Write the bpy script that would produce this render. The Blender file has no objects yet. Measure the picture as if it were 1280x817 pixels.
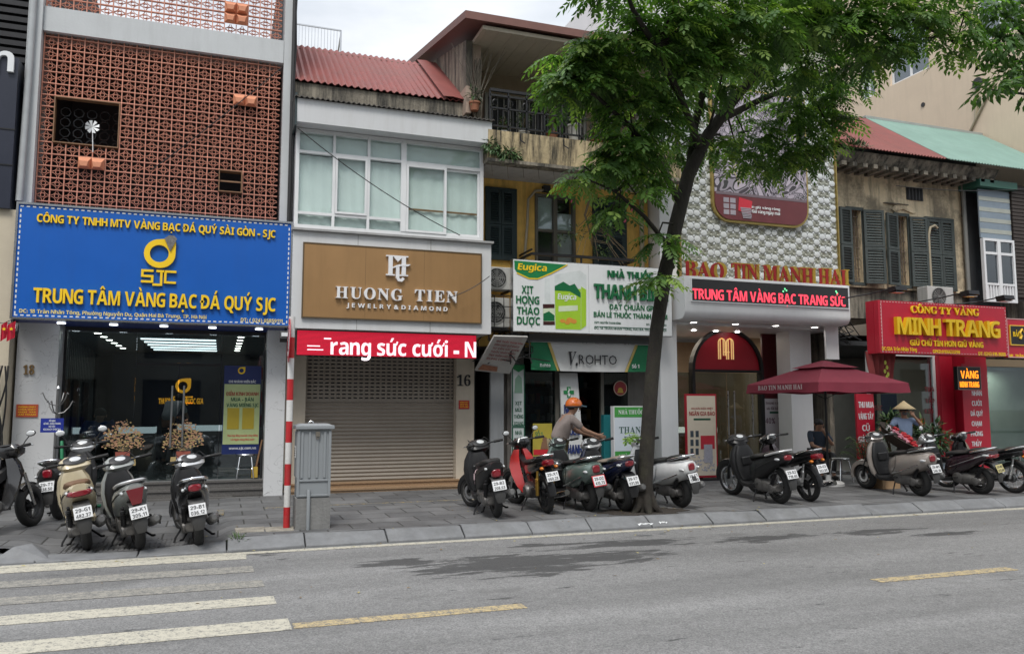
import bpy, math, random, unicodedata
from mathutils import Vector, Matrix, noise as mnoise
R = math.radians
random.seed(7)
scene = bpy.context.scene
COL = scene.collection

# ---------------------------------------------------------------- camera
F_PX, PITCH, PSI, EYE = 1010.0, R(5.65), R(19.65), 1.6
cam_d = bpy.data.cameras.new('camera')
cam = bpy.data.objects.new('camera', cam_d)
COL.objects.link(cam)
cam_d.sensor_width = 36.0
cam_d.lens = 36.0 * F_PX / 1280.0
cam_d.clip_start = 0.05
cam_d.clip_end = 2000.0
cam.location = (0, 0, EYE)
cam.rotation_euler = (R(90) + PITCH, 0, -PSI)
scene.camera = cam

# ---------------------------------------------------------------- overcast sky, soft sun, exposure
SUN_EL, SUN_AZ = R(58), R(205)          # azimuth: direction the light comes from, clockwise from +Y
world = bpy.data.worlds.new("World")
scene.world = world
world.use_nodes = True
wt = world.node_tree
for n in list(wt.nodes): wt.nodes.remove(n)
w_out = wt.nodes.new('ShaderNodeOutputWorld')
w_bg = wt.nodes.new('ShaderNodeBackground'); w_bg.inputs['Strength'].default_value = 0.12
w_sky = wt.nodes.new('ShaderNodeTexSky'); w_sky.sky_type = 'NISHITA'; w_sky.sun_disc = False
w_sky.sun_elevation = SUN_EL; w_sky.sun_rotation = SUN_AZ
w_tc = wt.nodes.new('ShaderNodeTexCoord')
w_map = wt.nodes.new('ShaderNodeMapping'); w_map.inputs['Scale'].default_value = (1.5, 1.5, 4.5)
w_noise = wt.nodes.new('ShaderNodeTexNoise'); w_noise.inputs['Scale'].default_value = 1.6
w_noise.inputs['Detail'].default_value = 7; w_noise.inputs['Roughness'].default_value = 0.55
w_ramp = wt.nodes.new('ShaderNodeValToRGB')
w_ramp.color_ramp.elements[0].position = 0.36; w_ramp.color_ramp.elements[0].color = (4.9, 5.25, 5.7, 1)
w_ramp.color_ramp.elements[1].position = 0.64; w_ramp.color_ramp.elements[1].color = (7.6, 7.75, 7.95, 1)
w_mix = wt.nodes.new('ShaderNodeMixRGB'); w_mix.inputs['Fac'].default_value = 0.93
wt.links.new(w_tc.outputs['Generated'], w_map.inputs['Vector'])
wt.links.new(w_map.outputs[0], w_noise.inputs['Vector'])
wt.links.new(w_noise.outputs['Fac'], w_ramp.inputs['Fac'])
wt.links.new(w_sky.outputs[0], w_mix.inputs['Color1'])
wt.links.new(w_ramp.outputs['Color'], w_mix.inputs['Color2'])
# overcast luminance: zenith about three times as bright as the horizon
w_sep = wt.nodes.new('ShaderNodeSeparateXYZ'); wt.links.new(w_tc.outputs['Generated'], w_sep.inputs[0])
w_gr = wt.nodes.new('ShaderNodeMapRange'); w_gr.inputs[1].default_value = 0.0; w_gr.inputs[2].default_value = 1.0
w_gr.inputs[3].default_value = 0.40; w_gr.inputs[4].default_value = 1.25
wt.links.new(w_sep.outputs['Z'], w_gr.inputs[0])
w_mul = wt.nodes.new('ShaderNodeMixRGB'); w_mul.blend_type = 'MULTIPLY'; w_mul.inputs['Fac'].default_value = 1.0
wt.links.new(w_mix.outputs[0], w_mul.inputs['Color1']); wt.links.new(w_gr.outputs[0], w_mul.inputs['Color2'])
wt.links.new(w_mul.outputs[0], w_bg.inputs['Color'])
wt.links.new(w_bg.outputs[0], w_out.inputs['Surface'])
sun_d = bpy.data.lights.new('sun', 'SUN'); sun_d.energy = 1.5; sun_d.angle = R(18); sun_d.color = (1.0, 0.96, 0.9)
sun = bpy.data.objects.new('sun', sun_d); COL.objects.link(sun)
_d = Vector((math.sin(SUN_AZ) * math.cos(SUN_EL), math.cos(SUN_AZ) * math.cos(SUN_EL), math.sin(SUN_EL)))
sun.rotation_euler = (-_d).to_track_quat('-Z', 'Y').to_euler()
scene.view_settings.view_transform = 'Standard'
scene.view_settings.look = 'None'
scene.view_settings.gamma = 1.0
scene.view_settings.use_curve_mapping = False
scene.view_settings.exposure = 0.78
scene.render.engine = 'CYCLES'
scene.cycles.use_denoising = True
scene.cycles.max_bounces = 7
scene.cycles.transparent_max_bounces = 16

# ---------------------------------------------------------------- measuring: pixel of the photograph -> metres
def _ray(px, py):
    dx = (px - 640) / F_PX; dz = (408.5 - py) / F_PX
    fy = math.cos(PITCH) - dz * math.sin(PITCH); fz = math.sin(PITCH) + dz * math.cos(PITCH)
    return (dx * math.cos(PSI) + fy * math.sin(PSI), fy * math.cos(PSI) - dx * math.sin(PSI), fz)
def P(px, py, Y):
    r = _ray(px, py); t = Y / r[1]
    return r[0] * t, EYE + r[2] * t
def PX(px, py, Y): return P(px, py, Y)[0]
def PZ(px, py, Y): return P(px, py, Y)[1]
def G(px, py, z=0.0):
    r = _ray(px, py); t = (z - EYE) / r[2]
    return r[0] * t, r[1] * t
def rect(xl, yt, xr, yb, Y):
    x0, z1 = P(xl, yt, Y); x1, z0 = P(xr, yb, Y)
    return x0, x1, z0, z1

# ---------------------------------------------------------------- mesh builder
class MB:
    def __init__(s): s.v = []; s.f = []; s.m = []; s.mi = 0; s.xf = None
    def add(s, vs, fs):
        b = len(s.v)
        if s.xf is not None: vs = [tuple(s.xf @ Vector(p)) for p in vs]
        s.v.extend(tuple(p) for p in vs)
        for f in fs: s.f.append(tuple(b + i for i in f)); s.m.append(s.mi)
        return s
    def box(s, x0, x1, y0, y1, z0, z1):
        if x0 > x1: x0, x1 = x1, x0
        if y0 > y1: y0, y1 = y1, y0
        if z0 > z1: z0, z1 = z1, z0
        return s.add([(x0,y0,z0),(x1,y0,z0),(x1,y1,z0),(x0,y1,z0),(x0,y0,z1),(x1,y0,z1),(x1,y1,z1),(x0,y1,z1)],
              [(0,3,2,1),(4,5,6,7),(0,1,5,4),(1,2,6,5),(2,3,7,6),(3,0,4,7)])
    def hexa(s, p):      # 8 points, bottom 4 ccw then top 4
        return s.add(p, [(0,3,2,1),(4,5,6,7),(0,1,5,4),(1,2,6,5),(2,3,7,6),(3,0,4,7)])
    def quad(s, a, b, c, d): return s.add([a,b,c,d], [(0,1,2,3)])
    def bar(s, p, q, w, h=None, up=(0,0,1)):
        h = h or w; p = Vector(p); q = Vector(q); d = (q - p).normalized()
        u = Vector(up)
        if abs(d.dot(u)) > .98: u = Vector((1,0,0))
        a = d.cross(u).normalized(); b = a.cross(d).normalized()
        a *= w/2; b *= h/2
        return s.hexa([p-a-b, p+a-b, q+a-b, q-a-b, p-a+b, p+a+b, q+a+b, q-a+b])
    def tube(s, pts, r, seg=8, caps=True):
        pts = [Vector(p) for p in pts]; n = len(pts)
        rs = r if isinstance(r, (list, tuple)) else [r] * n
        rings = []; prev = None
        for i, p in enumerate(pts):
            d = (pts[min(i+1,n-1)] - pts[max(i-1,0)])
            d = d.normalized() if d.length > 1e-9 else Vector((0,0,1))
            if prev is None:
                u = Vector((0,0,1)) if abs(d.z) < .9 else Vector((1,0,0))
                a = d.cross(u).normalized()
            else:
                a = prev - d * prev.dot(d)
                a = a.normalized() if a.length > 1e-6 else d.orthogonal().normalized()
            prev = a; b = d.cross(a)
            rings.append([p + (a*math.cos(2*math.pi*k/seg) + b*math.sin(2*math.pi*k/seg))*rs[i] for k in range(seg)])
        return s.loft(rings, caps)
    def loft(s, rings, caps=True, closed=True):
        n = len(rings[0]); vs = [p for r in rings for p in r]; fs = []
        for i in range(len(rings)-1):
            for k in range(n if closed else n-1):
                k2 = (k+1) % n
                fs.append((i*n+k, i*n+k2, (i+1)*n+k2, (i+1)*n+k))
        if caps: fs.append(tuple(range(n-1,-1,-1))); fs.append(tuple((len(rings)-1)*n+k for k in range(n)))
        return s.add(vs, fs)
    def lathe(s, prof, c=(0,0,0), axis='z', seg=20, a0=0, a1=2*math.pi):
        full = abs(a1-a0-2*math.pi) < 1e-6; cnt = seg if full else seg+1
        vs = []
        for r, h in prof:
            for k in range(cnt):
                a = a0 + (a1-a0)*k/seg
                x, y = r*math.cos(a), r*math.sin(a)
                p = (x, y, h) if axis == 'z' else ((x, h, y) if axis == 'y' else (h, x, y))
                vs.append((c[0]+p[0], c[1]+p[1], c[2]+p[2]))
        fs = []
        for i in range(len(prof)-1):
            for k in range(cnt if full else cnt-1):
                k2 = (k+1) % cnt
                fs.append((i*cnt+k, i*cnt+k2, (i+1)*cnt+k2, (i+1)*cnt+k))
        return s.add(vs, fs)
    def ell(s, c, r, seg=14, rings=8):
        prof = []
        vs = []; fs = []
        for i in range(rings+1):
            t = math.pi*i/rings - math.pi/2
            for k in range(seg):
                a = 2*math.pi*k/seg
                vs.append((c[0]+r[0]*math.cos(t)*math.cos(a), c[1]+r[1]*math.cos(t)*math.sin(a), c[2]+r[2]*math.sin(t)))
        for i in range(rings):
            for k in range(seg):
                k2=(k+1)%seg
                fs.append((i*seg+k, i*seg+k2, (i+1)*seg+k2, (i+1)*seg+k))
        return s.add(vs, fs)
    def prism(s, pts, y0, y1, plane='xz'):
        n = len(pts)
        def mk(p, d): return (p[0], d, p[1]) if plane == 'xz' else ((p[0], p[1], d) if plane == 'xy' else (d, p[0], p[1]))
        vs = [mk(p, y0) for p in pts] + [mk(p, y1) for p in pts]
        fs = [tuple(range(n)), tuple(range(2*n-1, n-1, -1))] + [(i, n+i, n+(i+1)%n, (i+1)%n) for i in range(n)]
        return s.add(vs, fs)
    def frame(s, x0, x1, z0, z1, y0, y1, w, wz=None):   # picture-frame border, four bars butted
        wz = wz or w
        s.box(x0, x1, y0, y1, z1-wz, z1); s.box(x0, x1, y0, y1, z0, z0+wz)
        s.box(x0, x0+w, y0, y1, z0+wz, z1-wz); s.box(x1-w, x1, y0, y1, z0+wz, z1-wz)
        return s
    def wall(s, x0, x1, z0, z1, y0, y1, holes=()):      # wall with rectangular openings
        zs = sorted({z0, z1, *[min(max(h[2],z0),z1) for h in holes], *[min(max(h[3],z0),z1) for h in holes]})
        for za, zb in zip(zs, zs[1:]):
            if zb - za < 1e-5: continue
            cur = x0
            for h in sorted(h for h in holes if h[2] < zb-1e-5 and h[3] > za+1e-5):
                if h[0] > cur + 1e-5: s.box(cur, h[0], y0, y1, za, zb)
                cur = max(cur, h[1])
            if cur < x1 - 1e-5: s.box(cur, x1, y0, y1, za, zb)
        return s
    def build(s, name, mats, parent=None, smooth=None, bevel=0, seg=2):
        me = bpy.data.meshes.new(name)
        vs = s.v
        if parent is not None:
            inv = world_of(parent).inverted()
            if inv != Matrix.Identity(4): vs = [tuple(inv @ Vector(p)) for p in vs]
        me.from_pydata(vs, [], s.f)
        for m in (mats if isinstance(mats, (list, tuple)) else [mats]): me.materials.append(m)
        if any(s.m): me.polygons.foreach_set('material_index', s.m)
        if smooth is not None:
            me.polygons.foreach_set('use_smooth', [True]*len(me.polygons))
            me.set_sharp_from_angle(angle=R(smooth))
        me.update()
        o = bpy.data.objects.new(name, me); COL.objects.link(o)
        if parent is not None: o.parent = parent
        if bevel:
            b = o.modifiers.new('bevel', 'BEVEL'); b.width = bevel; b.segments = seg; b.limit_method = 'ANGLE'; b.angle_limit = R(40)
            b.harden_normals = False
        return o

def world_of(o):
    m = o.matrix_basis.copy(); p = o.parent
    while p is not None: m = p.matrix_basis @ m; p = p.parent
    return m
def tag(o, label=None, cat=None, group=None, kind=None):
    if label: o['label'] = label
    if cat: o['category'] = cat
    if group: o['group'] = group
    if kind: o['kind'] = kind
    return o
def thing(name, label, cat, loc=(0,0,0), rot=(0,0,0), group=None):
    o = bpy.data.objects.new(name, None); COL.objects.link(o)
    o.location = loc; o.rotation_euler = rot; o.empty_display_size = .2
    return tag(o, label, cat, group)
def box(name, mat, parent, x0, x1, y0, y1, z0, z1, bevel=0):
    return MB().box(x0,x1,y0,y1,z0,z1).build(name, mat, parent, bevel=bevel)

# ---------------------------------------------------------------- materials
def mat(name, col, rough=.6, metal=0.0, var=.12, scale=4.0, bump=0.0, bscale=60.0, streak=0.0, streak_col=(.03,.03,.025), coat=0.0,
        emit=None, estr=0.0, spec=.5, sheet=None, stretch=(1,1,1), slo=.48, shi=.72, dlo=.47, dhi=.7, dirt=0.0, dirt_col=(.05,.045,.04), dscale=1.3):
    m = bpy.data.materials.new(name); m.use_nodes = True
    t = m.node_tree; N = t.nodes; L = t.links
    b = N['Principled BSDF']
    b.inputs['Roughness'].default_value = rough; b.inputs['Metallic'].default_value = metal
    b.inputs['Coat Weight'].default_value = coat; b.inputs['Coat Roughness'].default_value = .08
    b.inputs['Specular IOR Level'].default_value = spec
    g = N.new('ShaderNodeNewGeometry')
    mp = N.new('ShaderNodeMapping'); mp.inputs['Scale'].default_value = stretch
    L.new(g.outputs['Position'], mp.inputs['Vector'])
    c_in = None
    rgb = N.new('ShaderNodeRGB'); rgb.outputs[0].default_value = (*col, 1); c_in = rgb.outputs[0]
    if var:
        n = N.new('ShaderNodeTexNoise'); n.inputs['Scale'].default_value = scale; n.inputs['Detail'].default_value = 6; n.inputs['Roughness'].default_value = .65
        L.new(mp.outputs[0], n.inputs['Vector'])
        r = N.new('ShaderNodeMapRange'); r.inputs[1].default_value = .25; r.inputs[2].default_value = .75
        r.inputs[3].default_value = 1-var; r.inputs[4].default_value = 1+var
        L.new(n.outputs['Fac'], r.inputs[0])
        mx = N.new('ShaderNodeMixRGB'); mx.blend_type = 'MULTIPLY'; mx.inputs[0].default_value = 1
        L.new(c_in, mx.inputs[1]); L.new(r.outputs[0], mx.inputs[2]); c_in = mx.outputs[0]
        r2 = N.new('ShaderNodeMapRange'); r2.inputs[3].default_value = max(.02, rough-.12*min(1,var*5)); r2.inputs[4].default_value = min(1, rough+.12*min(1,var*5))
        L.new(n.outputs['Fac'], r2.inputs[0]); L.new(r2.outputs[0], b.inputs['Roughness'])
    def stain(amount, colr, sc, stretchv, lo, hi):
        nonlocal c_in
        mp2 = N.new('ShaderNodeMapping'); mp2.inputs['Scale'].default_value = stretchv
        L.new(g.outputs['Position'], mp2.inputs['Vector'])
        n = N.new('ShaderNodeTexNoise'); n.inputs['Scale'].default_value = sc; n.inputs['Detail'].default_value = 8; n.inputs['Roughness'].default_value = .7
        L.new(mp2.outputs[0], n.inputs['Vector'])
        r = N.new('ShaderNodeMapRange'); r.inputs[1].default_value = lo; r.inputs[2].default_value = hi; r.inputs[3].default_value = 0; r.inputs[4].default_value = amount
        L.new(n.outputs['Fac'], r.inputs[0])
        mx = N.new('ShaderNodeMixRGB'); mx.inputs[2].default_value = (*colr, 1)
        L.new(r.outputs[0], mx.inputs[0]); L.new(c_in, mx.inputs[1]); c_in = mx.outputs[0]
    if streak: stain(streak, streak_col, 2.2, (2.6, 2.6, .28), slo, shi)
    if dirt: stain(dirt, dirt_col, dscale, (1, 1, 1), dlo, dhi)
    L.new(c_in, b.inputs['Base Color'])
    if bump:
        n2 = N.new('ShaderNodeTexNoise'); n2.inputs['Scale'].default_value = bscale; n2.inputs['Detail'].default_value = 5
        L.new(mp.outputs[0], n2.inputs['Vector'])
        bp = N.new('ShaderNodeBump'); bp.inputs['Strength'].default_value = bump; bp.inputs['Distance'].default_value = .02
        L.new(n2.outputs['Fac'], bp.inputs['Height']); L.new(bp.outputs[0], b.inputs['Normal'])
    if emit:
        b.inputs['Emission Color'].default_value = (*emit, 1); b.inputs['Emission Strength'].default_value = estr
    return m

def glass_mat(name, tint=(.75,.8,.8), refl=.12, rough=.02, dark=0.0):
    m = bpy.data.materials.new(name); m.use_nodes = True
    t = m.node_tree; N = t.nodes; L = t.links
    for n in list(N):
        if n.type != 'OUTPUT_MATERIAL': N.remove(n)
    out = [n for n in N if n.type == 'OUTPUT_MATERIAL'][0]
    tr = N.new('ShaderNodeBsdfTransparent'); tr.inputs[0].default_value = (*tint, 1)
    gl = N.new('ShaderNodeBsdfGlossy'); gl.inputs['Roughness'].default_value = rough; gl.inputs[0].default_value = (.9,.95,1,1)
    fr = N.new('ShaderNodeLayerWeight'); fr.inputs['Blend'].default_value = .5
    pw = N.new('ShaderNodeMath'); pw.operation = 'POWER'; pw.inputs[1].default_value = 5.0; L.new(fr.outputs['Facing'], pw.inputs[0])
    ad = N.new('ShaderNodeMath'); ad.operation = 'MULTIPLY_ADD'; ad.inputs[1].default_value = .9; ad.inputs[2].default_value = refl * .6; ad.use_clamp = True
    L.new(pw.outputs[0], ad.inputs[0])
    mx = N.new('ShaderNodeMixShader'); L.new(ad.outputs[0], mx.inputs[0]); L.new(tr.outputs[0], mx.inputs[1]); L.new(gl.outputs[0], mx.inputs[2])
    L.new(mx.outputs[0], out.inputs[0])
    return m

# ---------------------------------------------------------------- lettering
_gl = {}
def _raw_glyph(ch, style):
    if style in ('heavy','cond'): style = 'bold'
    key = (ch, style)
    if key in _gl: return _gl[key]
    c = ch
    if style == 'bold':
        if 'A' <= ch <= 'Z': c = chr(0x1D5D4 + ord(ch) - 65)
        elif 'a' <= ch <= 'z': c = chr(0x1D5EE + ord(ch) - 97)
        elif '0' <= ch <= '9': c = chr(0x1D7EC + ord(ch) - 48)
    elif style == 'serif':
        if 'A' <= ch <= 'Z': c = chr(0x1D400 + ord(ch) - 65)
        elif 'a' <= ch <= 'z': c = chr(0x1D41A + ord(ch) - 97)
        elif '0' <= ch <= '9': c = chr(0x1D7CE + ord(ch) - 48)
    cu = bpy.data.curves.new('g', 'FONT'); cu.body = c; cu.resolution_u = 2; cu.extrude = .5
    plain = style in ('bold', 'heavy', 'cond', 'serif') and c == ch
    cu.offset = .03 if plain else 0.0
    o = bpy.data.objects.new('g', cu); COL.objects.link(o)
    dg = bpy.context.evaluated_depsgraph_get(); dg.update()
    me = bpy.data.meshes.new_from_object(o.evaluated_get(dg))
    vs = [tuple(v.co) for v in me.vertices]; fs = [tuple(p.vertices) for p in me.polygons]
    bpy.data.objects.remove(o); bpy.data.curves.remove(cu); bpy.data.meshes.remove(me)
    if vs:
        x0 = min(v[0] for v in vs); x1 = max(v[0] for v in vs)
        vs = [(v[0]-x0, v[1], v[2]) for v in vs]; w = x1 - x0
    else: w = .24
    _gl[key] = (vs, fs, w)
    return _gl[key]
for _c in '0123456789ABCDEFGHIJKLMNOPQRSTUVWXYZabcdefghijklmnopqrstuvwxyz-.,:()%&': _raw_glyph(_c, 'bold')
for _c in 'ABCDEGHIJKLMNOPRTUVY168.': _raw_glyph(_c, 'serif')
_caph = {}
def cap_h(style):
    if style not in _caph: _caph[style] = max(v[1] for v in _raw_glyph('H', style)[0])
    return _caph[style]
def _ext(poly):
    n = len(poly); vs = [(x,y,-.5) for x,y in poly] + [(x,y,.5) for x,y in poly]
    return vs, [tuple(range(n)), tuple(range(2*n-1,n-1,-1))] + [(i,n+i,n+(i+1)%n,(i+1)%n) for i in range(n)]
def _stroke(pts, w):
    L_, R_ = [], []
    for i, p in enumerate(pts):
        a = pts[max(i-1,0)]; b = pts[min(i+1,len(pts)-1)]
        dx, dy = b[0]-a[0], b[1]-a[1]; l = math.hypot(dx,dy) or 1
        nx, ny = -dy/l*w/2, dx/l*w/2
        L_.append((p[0]+nx,p[1]+ny)); R_.append((p[0]-nx,p[1]-ny))
    return L_ + R_[::-1]
def layout(s, style='bold', track=.09, lead=1.55):
    """vertices and faces of one or more lines of text; cap height 1, baseline of the last line 0"""
    V, Fc = [], []; lines = s.split('\n'); widths = []
    H = cap_h(style); per = []
    wt_ = .10 if style == 'thin' else (.17 if style != 'serif' else .11)
    for li, line in enumerate(lines):
        x = 0; lv, lf = [], []
        def put(vs, fs, dx=0, dy=0):
            b = len(lv); lv.extend((v[0]+dx, v[1]+dy, v[2]) for v in vs); lf.extend(tuple(b+i for i in f) for f in fs)
        for ch in line:
            if ch == ' ': x += .36; continue
            d = unicodedata.normalize('NFD', ch); base = d[0]; marks = d[1:]
            dbar = base in 'Đđ'
            if dbar: base = 'D' if base == 'Đ' else 'd'
            vs, fs, w = _raw_glyph(base, style); w = w / H
            vs = [(v[0]/H, v[1]/H, v[2]) for v in vs]
            put(vs, fs, x)
            up = base.isupper() or base in 'bdfhklt'
            top = 1.0 if up else .76
            cx = x + w/2
            if dbar:
                if base == 'D': put(*_ext([(x-.1,.43),(x+.3,.43),(x+.3,.58),(x-.1,.58)]))
                else: put(*_ext([(x+w*.45,.83),(x+w+.1,.83),(x+w+.1,.94),(x+w*.45,.94)]))
            y = top + .09
            for k in marks:
                if k == '\u0302': put(*_ext([(cx-.24,y),(cx-.10,y),(cx,y+.12),(cx+.10,y),(cx+.24,y),(cx+.07,y+.22),(cx-.07,y+.22)])); y += .12; cx_m = cx+.12
                elif k == '\u0306': put(*_ext(_stroke([(cx-.2,y+.2),(cx-.12,y+.09),(cx,y+.05),(cx+.12,y+.09),(cx+.2,y+.2)], .12))); y += .15
                elif k == '\u0301': put(*_ext([(cx-.10,y),(cx+.04,y),(cx+.20,y+.24),(cx+.02,y+.24)])); y += .2
                elif k == '\u0300': put(*_ext([(cx+.10,y),(cx-.04,y),(cx-.20,y+.24),(cx-.02,y+.24)])); y += .2
                elif k == '\u0309': put(*_ext(_stroke([(cx-.12,y+.24),(cx+.02,y+.29),(cx+.11,y+.2),(cx,y+.11),(cx,y+.02)], .1))); y += .2
                elif k == '\u0303': put(*_ext(_stroke([(cx-.22,y+.06),(cx-.1,y+.15),(cx+.1,y+.07),(cx+.22,y+.16)], .11))); y += .2
                elif k == '\u0323': put(*_ext([(cx+.1*math.cos(a*math.pi/4), -.22+.1*math.sin(a*math.pi/4)) for a in range(8)]))
                elif k == '\u031b': put(*_ext(_stroke([(x+w-.06,top-.08),(x+w+.06,top-.02),(x+w+.1,top+.12)], .11))); w += .06
            x += w + track
        per.append((lv, lf, x - track))
    for li, (lv, lf, w) in enumerate(per):
        b = len(V); dy = (len(per)-1-li)*lead
        V.extend((v[0], v[1]+dy, v[2]) for v in lv); Fc.extend(tuple(b+i for i in f) for f in lf); widths.append(w)
    return V, Fc, per, widths
def text(mb, s, o, u, v, n, width, cap, depth, style='bold', track=.09, align='fit', lead=1.55, slant=0, lead_h=None):
    """lettering into mb: o = left end of the last baseline, u/v/n unit vectors; width in metres ('fit' stretches each line to it)"""
    V, Fc, per, widths = layout(s, style, track, lead)
    o, u, v, n = Vector(o), Vector(u), Vector(v), Vector(n)
    out = []; wmax = max(widths); lines = len(per)
    for li, (lv, lf, w) in enumerate(per):
        if not lv: continue
        sx = width / w if align == 'fit' else (width / wmax)
        off = 0 if align in ('fit', 'left') else (width - w*sx)/2
        dy = (lines-1-li)*lead
        pts = [tuple(o + u*((p[0] + slant*p[1])*sx+off) + v*((p[1]+dy)*cap) + n*((p[2]+.5)*depth)) for p in lv]
        mb.add(pts, lf)
    return mb
def ptext(mb, s, xl, yl, xr, yr, cap_px, Y, depth=.02, style='bold', track=.09, align='fit', lead=1.55, slant=0):
    """front-facing lettering measured from the photograph: baseline from (xl,yl) to (xr,yr), capital height in pixels"""
    x0, za = P(xl, yl, Y); x1, zb = P(xr, yr, Y)
    xm, ym = (xl+xr)/2, (yl+yr)/2
    cap = PZ(xm, ym-cap_px, Y) - PZ(xm, ym, Y)
    return text(mb, s, (x0, Y, (za+zb)/2), (1,0,0), (0,0,1), (0,-1,0), x1-x0, cap, depth, style, track, align, lead, slant)
# ---------------------------------------------------------------- shared materials
M_white = mat('white_paint', (.62,.63,.63), .45, var=.06, scale=2, streak=.12, streak_col=(.3,.29,.27))
M_whitewall = mat('white_cladding', (.70,.71,.72), .35, var=.04, scale=1.5, streak=.10, streak_col=(.35,.34,.32))
M_concrete = mat('pale_concrete', (.52,.52,.51), .8, var=.08, scale=3, bump=.15, bscale=40, streak=.25, streak_col=(.24,.23,.22))
M_oldconc = mat('mossy_concrete', (.27,.24,.19), .9, var=.3, scale=3, bump=.5, bscale=25, streak=.95, streak_col=(.03,.029,.026), slo=.42, shi=.62, dirt=.6)
M_yellow = mat('ochre_plaster', (.80,.50,.13), .85, var=.15, scale=2.5, bump=.15, bscale=40, streak=.55, streak_col=(.20,.13,.05), dirt=.35, dirt_col=(.16,.11,.05))
M_oldwall = mat('peeling_plaster', (.76,.63,.43), .9, var=.22, scale=2.2, bump=.5, bscale=18, streak=.75, streak_col=(.07,.06,.045), slo=.48, shi=.70, dirt=.85, dirt_col=(.20,.17,.125), dscale=1.5, dlo=.45, dhi=.62)
M_beige = mat('cream_render', (.66,.54,.41), .85, var=.05, scale=1.5, streak=.22, streak_col=(.42,.35,.27), bump=.08, bscale=20)
M_pinkwall = mat('faded_pink_plaster', (.38,.29,.23), .85, var=.1, scale=2, streak=.3, streak_col=(.2,.15,.12))
M_terra = mat('terracotta', (.56,.255,.18), .8, var=.25, scale=9, bump=.1, bscale=80)
M_terra2 = mat('pale_terracotta', (.60,.25,.14), .75, var=.1, scale=9)
M_dark = mat('dark_interior', (.035,.037,.04), .8, var=.3, scale=3)
M_black = mat('black_paint', (.012,.012,.013), .35, var=.2, scale=6)
M_blackm = mat('black_metal', (.02,.02,.022), .45, metal=.3, var=.2, scale=10)
M_navy = mat('navy_panel', (.018,.022,.038), .35, var=.1, scale=2)
M_steel = mat('brushed_steel', (.55,.56,.57), .28, metal=1, var=.06, scale=8)
M_chrome = mat('chrome', (.78,.79,.8), .1, metal=1, var=0)
M_alu = mat('white_aluminium', (.72,.73,.74), .35, var=.05, scale=3, streak=.12, streak_col=(.35,.34,.33))
M_shutgreen = mat('teal_shutter_paint', (.020,.036,.040), .6, var=.2, scale=6, bump=.1)
M_shutold = mat('weathered_green_shutter_paint', (.055,.068,.066), .7, var=.25, scale=7, streak=.4, streak_col=(.02,.022,.02))
M_roofred = mat('red_roof_sheet', (.22,.058,.05), .6, var=.2, scale=2.5, streak=.3, streak_col=(.14,.05,.04), dirt=.5, dirt_col=(.17,.07,.055))
M_roofgreen = mat('green_roof_sheet', (.17,.28,.235), .55, var=.1, scale=2, dirt=.4, dirt_col=(.24,.36,.31))
M_eave = mat('brown_eave', (.17,.075,.06), .6, var=.15, scale=4)
M_granite = mat('dark_granite', (.12,.115,.11), .35, var=.5, scale=60, spec=.5)
M_browngran = mat('brown_granite', (.30,.20,.12), .35, var=.5, scale=50)
M_marble = mat('cream_marble', (.50,.44,.36), .25, var=.1, scale=3, streak=.35, streak_col=(.33,.28,.22))
M_rubber = mat('tyre_rubber', (.018,.018,.018), .8, var=.25, scale=20, bump=.2, bscale=90)
M_plastic = mat('black_plastic', (.02,.02,.021), .5, var=.2, scale=14)
M_gold = mat('gold_letters', (.85,.55,.06), .3, metal=.25, var=.05)
M_yel = mat('yellow_letters', (.88,.58,.02), .35, var=.05)
M_brass = mat('brass_trim', (.40,.30,.10), .35, metal=.6, var=.05)
M_lred = mat('dark_red_letters', (.33,.02,.02), .3, var=.05)
M_red = mat('red_panel', (.42,.012,.03), .4, var=.06, scale=2)
M_redsign = mat('crimson_sign_face', (.46,.012,.033), .38, var=.06, scale=2, streak=.15, streak_col=(.20,.02,.03))
M_green = mat('green_sign_paint', (.012,.20,.06), .4, var=.05)
M_dgreen = mat('dark_green_sign_paint', (.006,.085,.045), .4, var=.05)
M_lime = mat('lime_print', (.33,.55,.03), .4, var=.06, scale=5)
M_signwhite = mat('white_sign_face', (.72,.74,.75), .35, var=.03, scale=2, streak=.15, streak_col=(.45,.45,.44))
M_ink = mat('black_ink', (.015,.016,.02), .5, var=0)
M_navyink = mat('navy_ink', (.015,.03,.14), .5, var=0)
M_redink = mat('red_ink', (.5,.02,.03), .5, var=0)
M_blue = mat('royal_blue_sign_face', (.006,.10,.44), .35, var=.05, scale=2, streak=.10, streak_col=(.03,.07,.22))
M_bluedk = mat('deep_blue_print', (.012,.03,.20), .4, var=.04)
M_cloth_red = mat('maroon_canvas', (.21,.022,.042), .8, var=.1, scale=5, bump=.15, bscale=120)
M_leaf = None
M_lamp = mat('lit_lamp', (.9,.9,.88), .4, var=0, emit=(1,.95,.88), estr=9)
M_lampcool = mat('lit_tube', (.9,.9,.9), .4, var=0, emit=(.9,.96,1), estr=2.0)
M_wood = mat('brown_wood', (.22,.12,.06), .6, var=.25, scale=12)
M_carton = mat('cardboard', (.38,.25,.14), .85, var=.1, scale=9)
M_soil = mat('dark_soil', (.035,.028,.022), .95, var=.4, scale=14, bump=.7, bscale=30)
M_fabric = mat('white_blind', (.68,.74,.73), .8, var=.06, scale=1.5)
M_glass = glass_mat('shop_glass', (.62,.68,.68), .13)
M_glassd = glass_mat('window_glass', (.86,.89,.89), .12)
M_terracotta = M_terra
M_leafdk = mat('plant_leaf', (.035,.085,.022), .5, var=.35, scale=5)
M_leafvine = mat('vine_leaf', (.055,.13,.03), .55, var=.4, scale=6)
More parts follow.
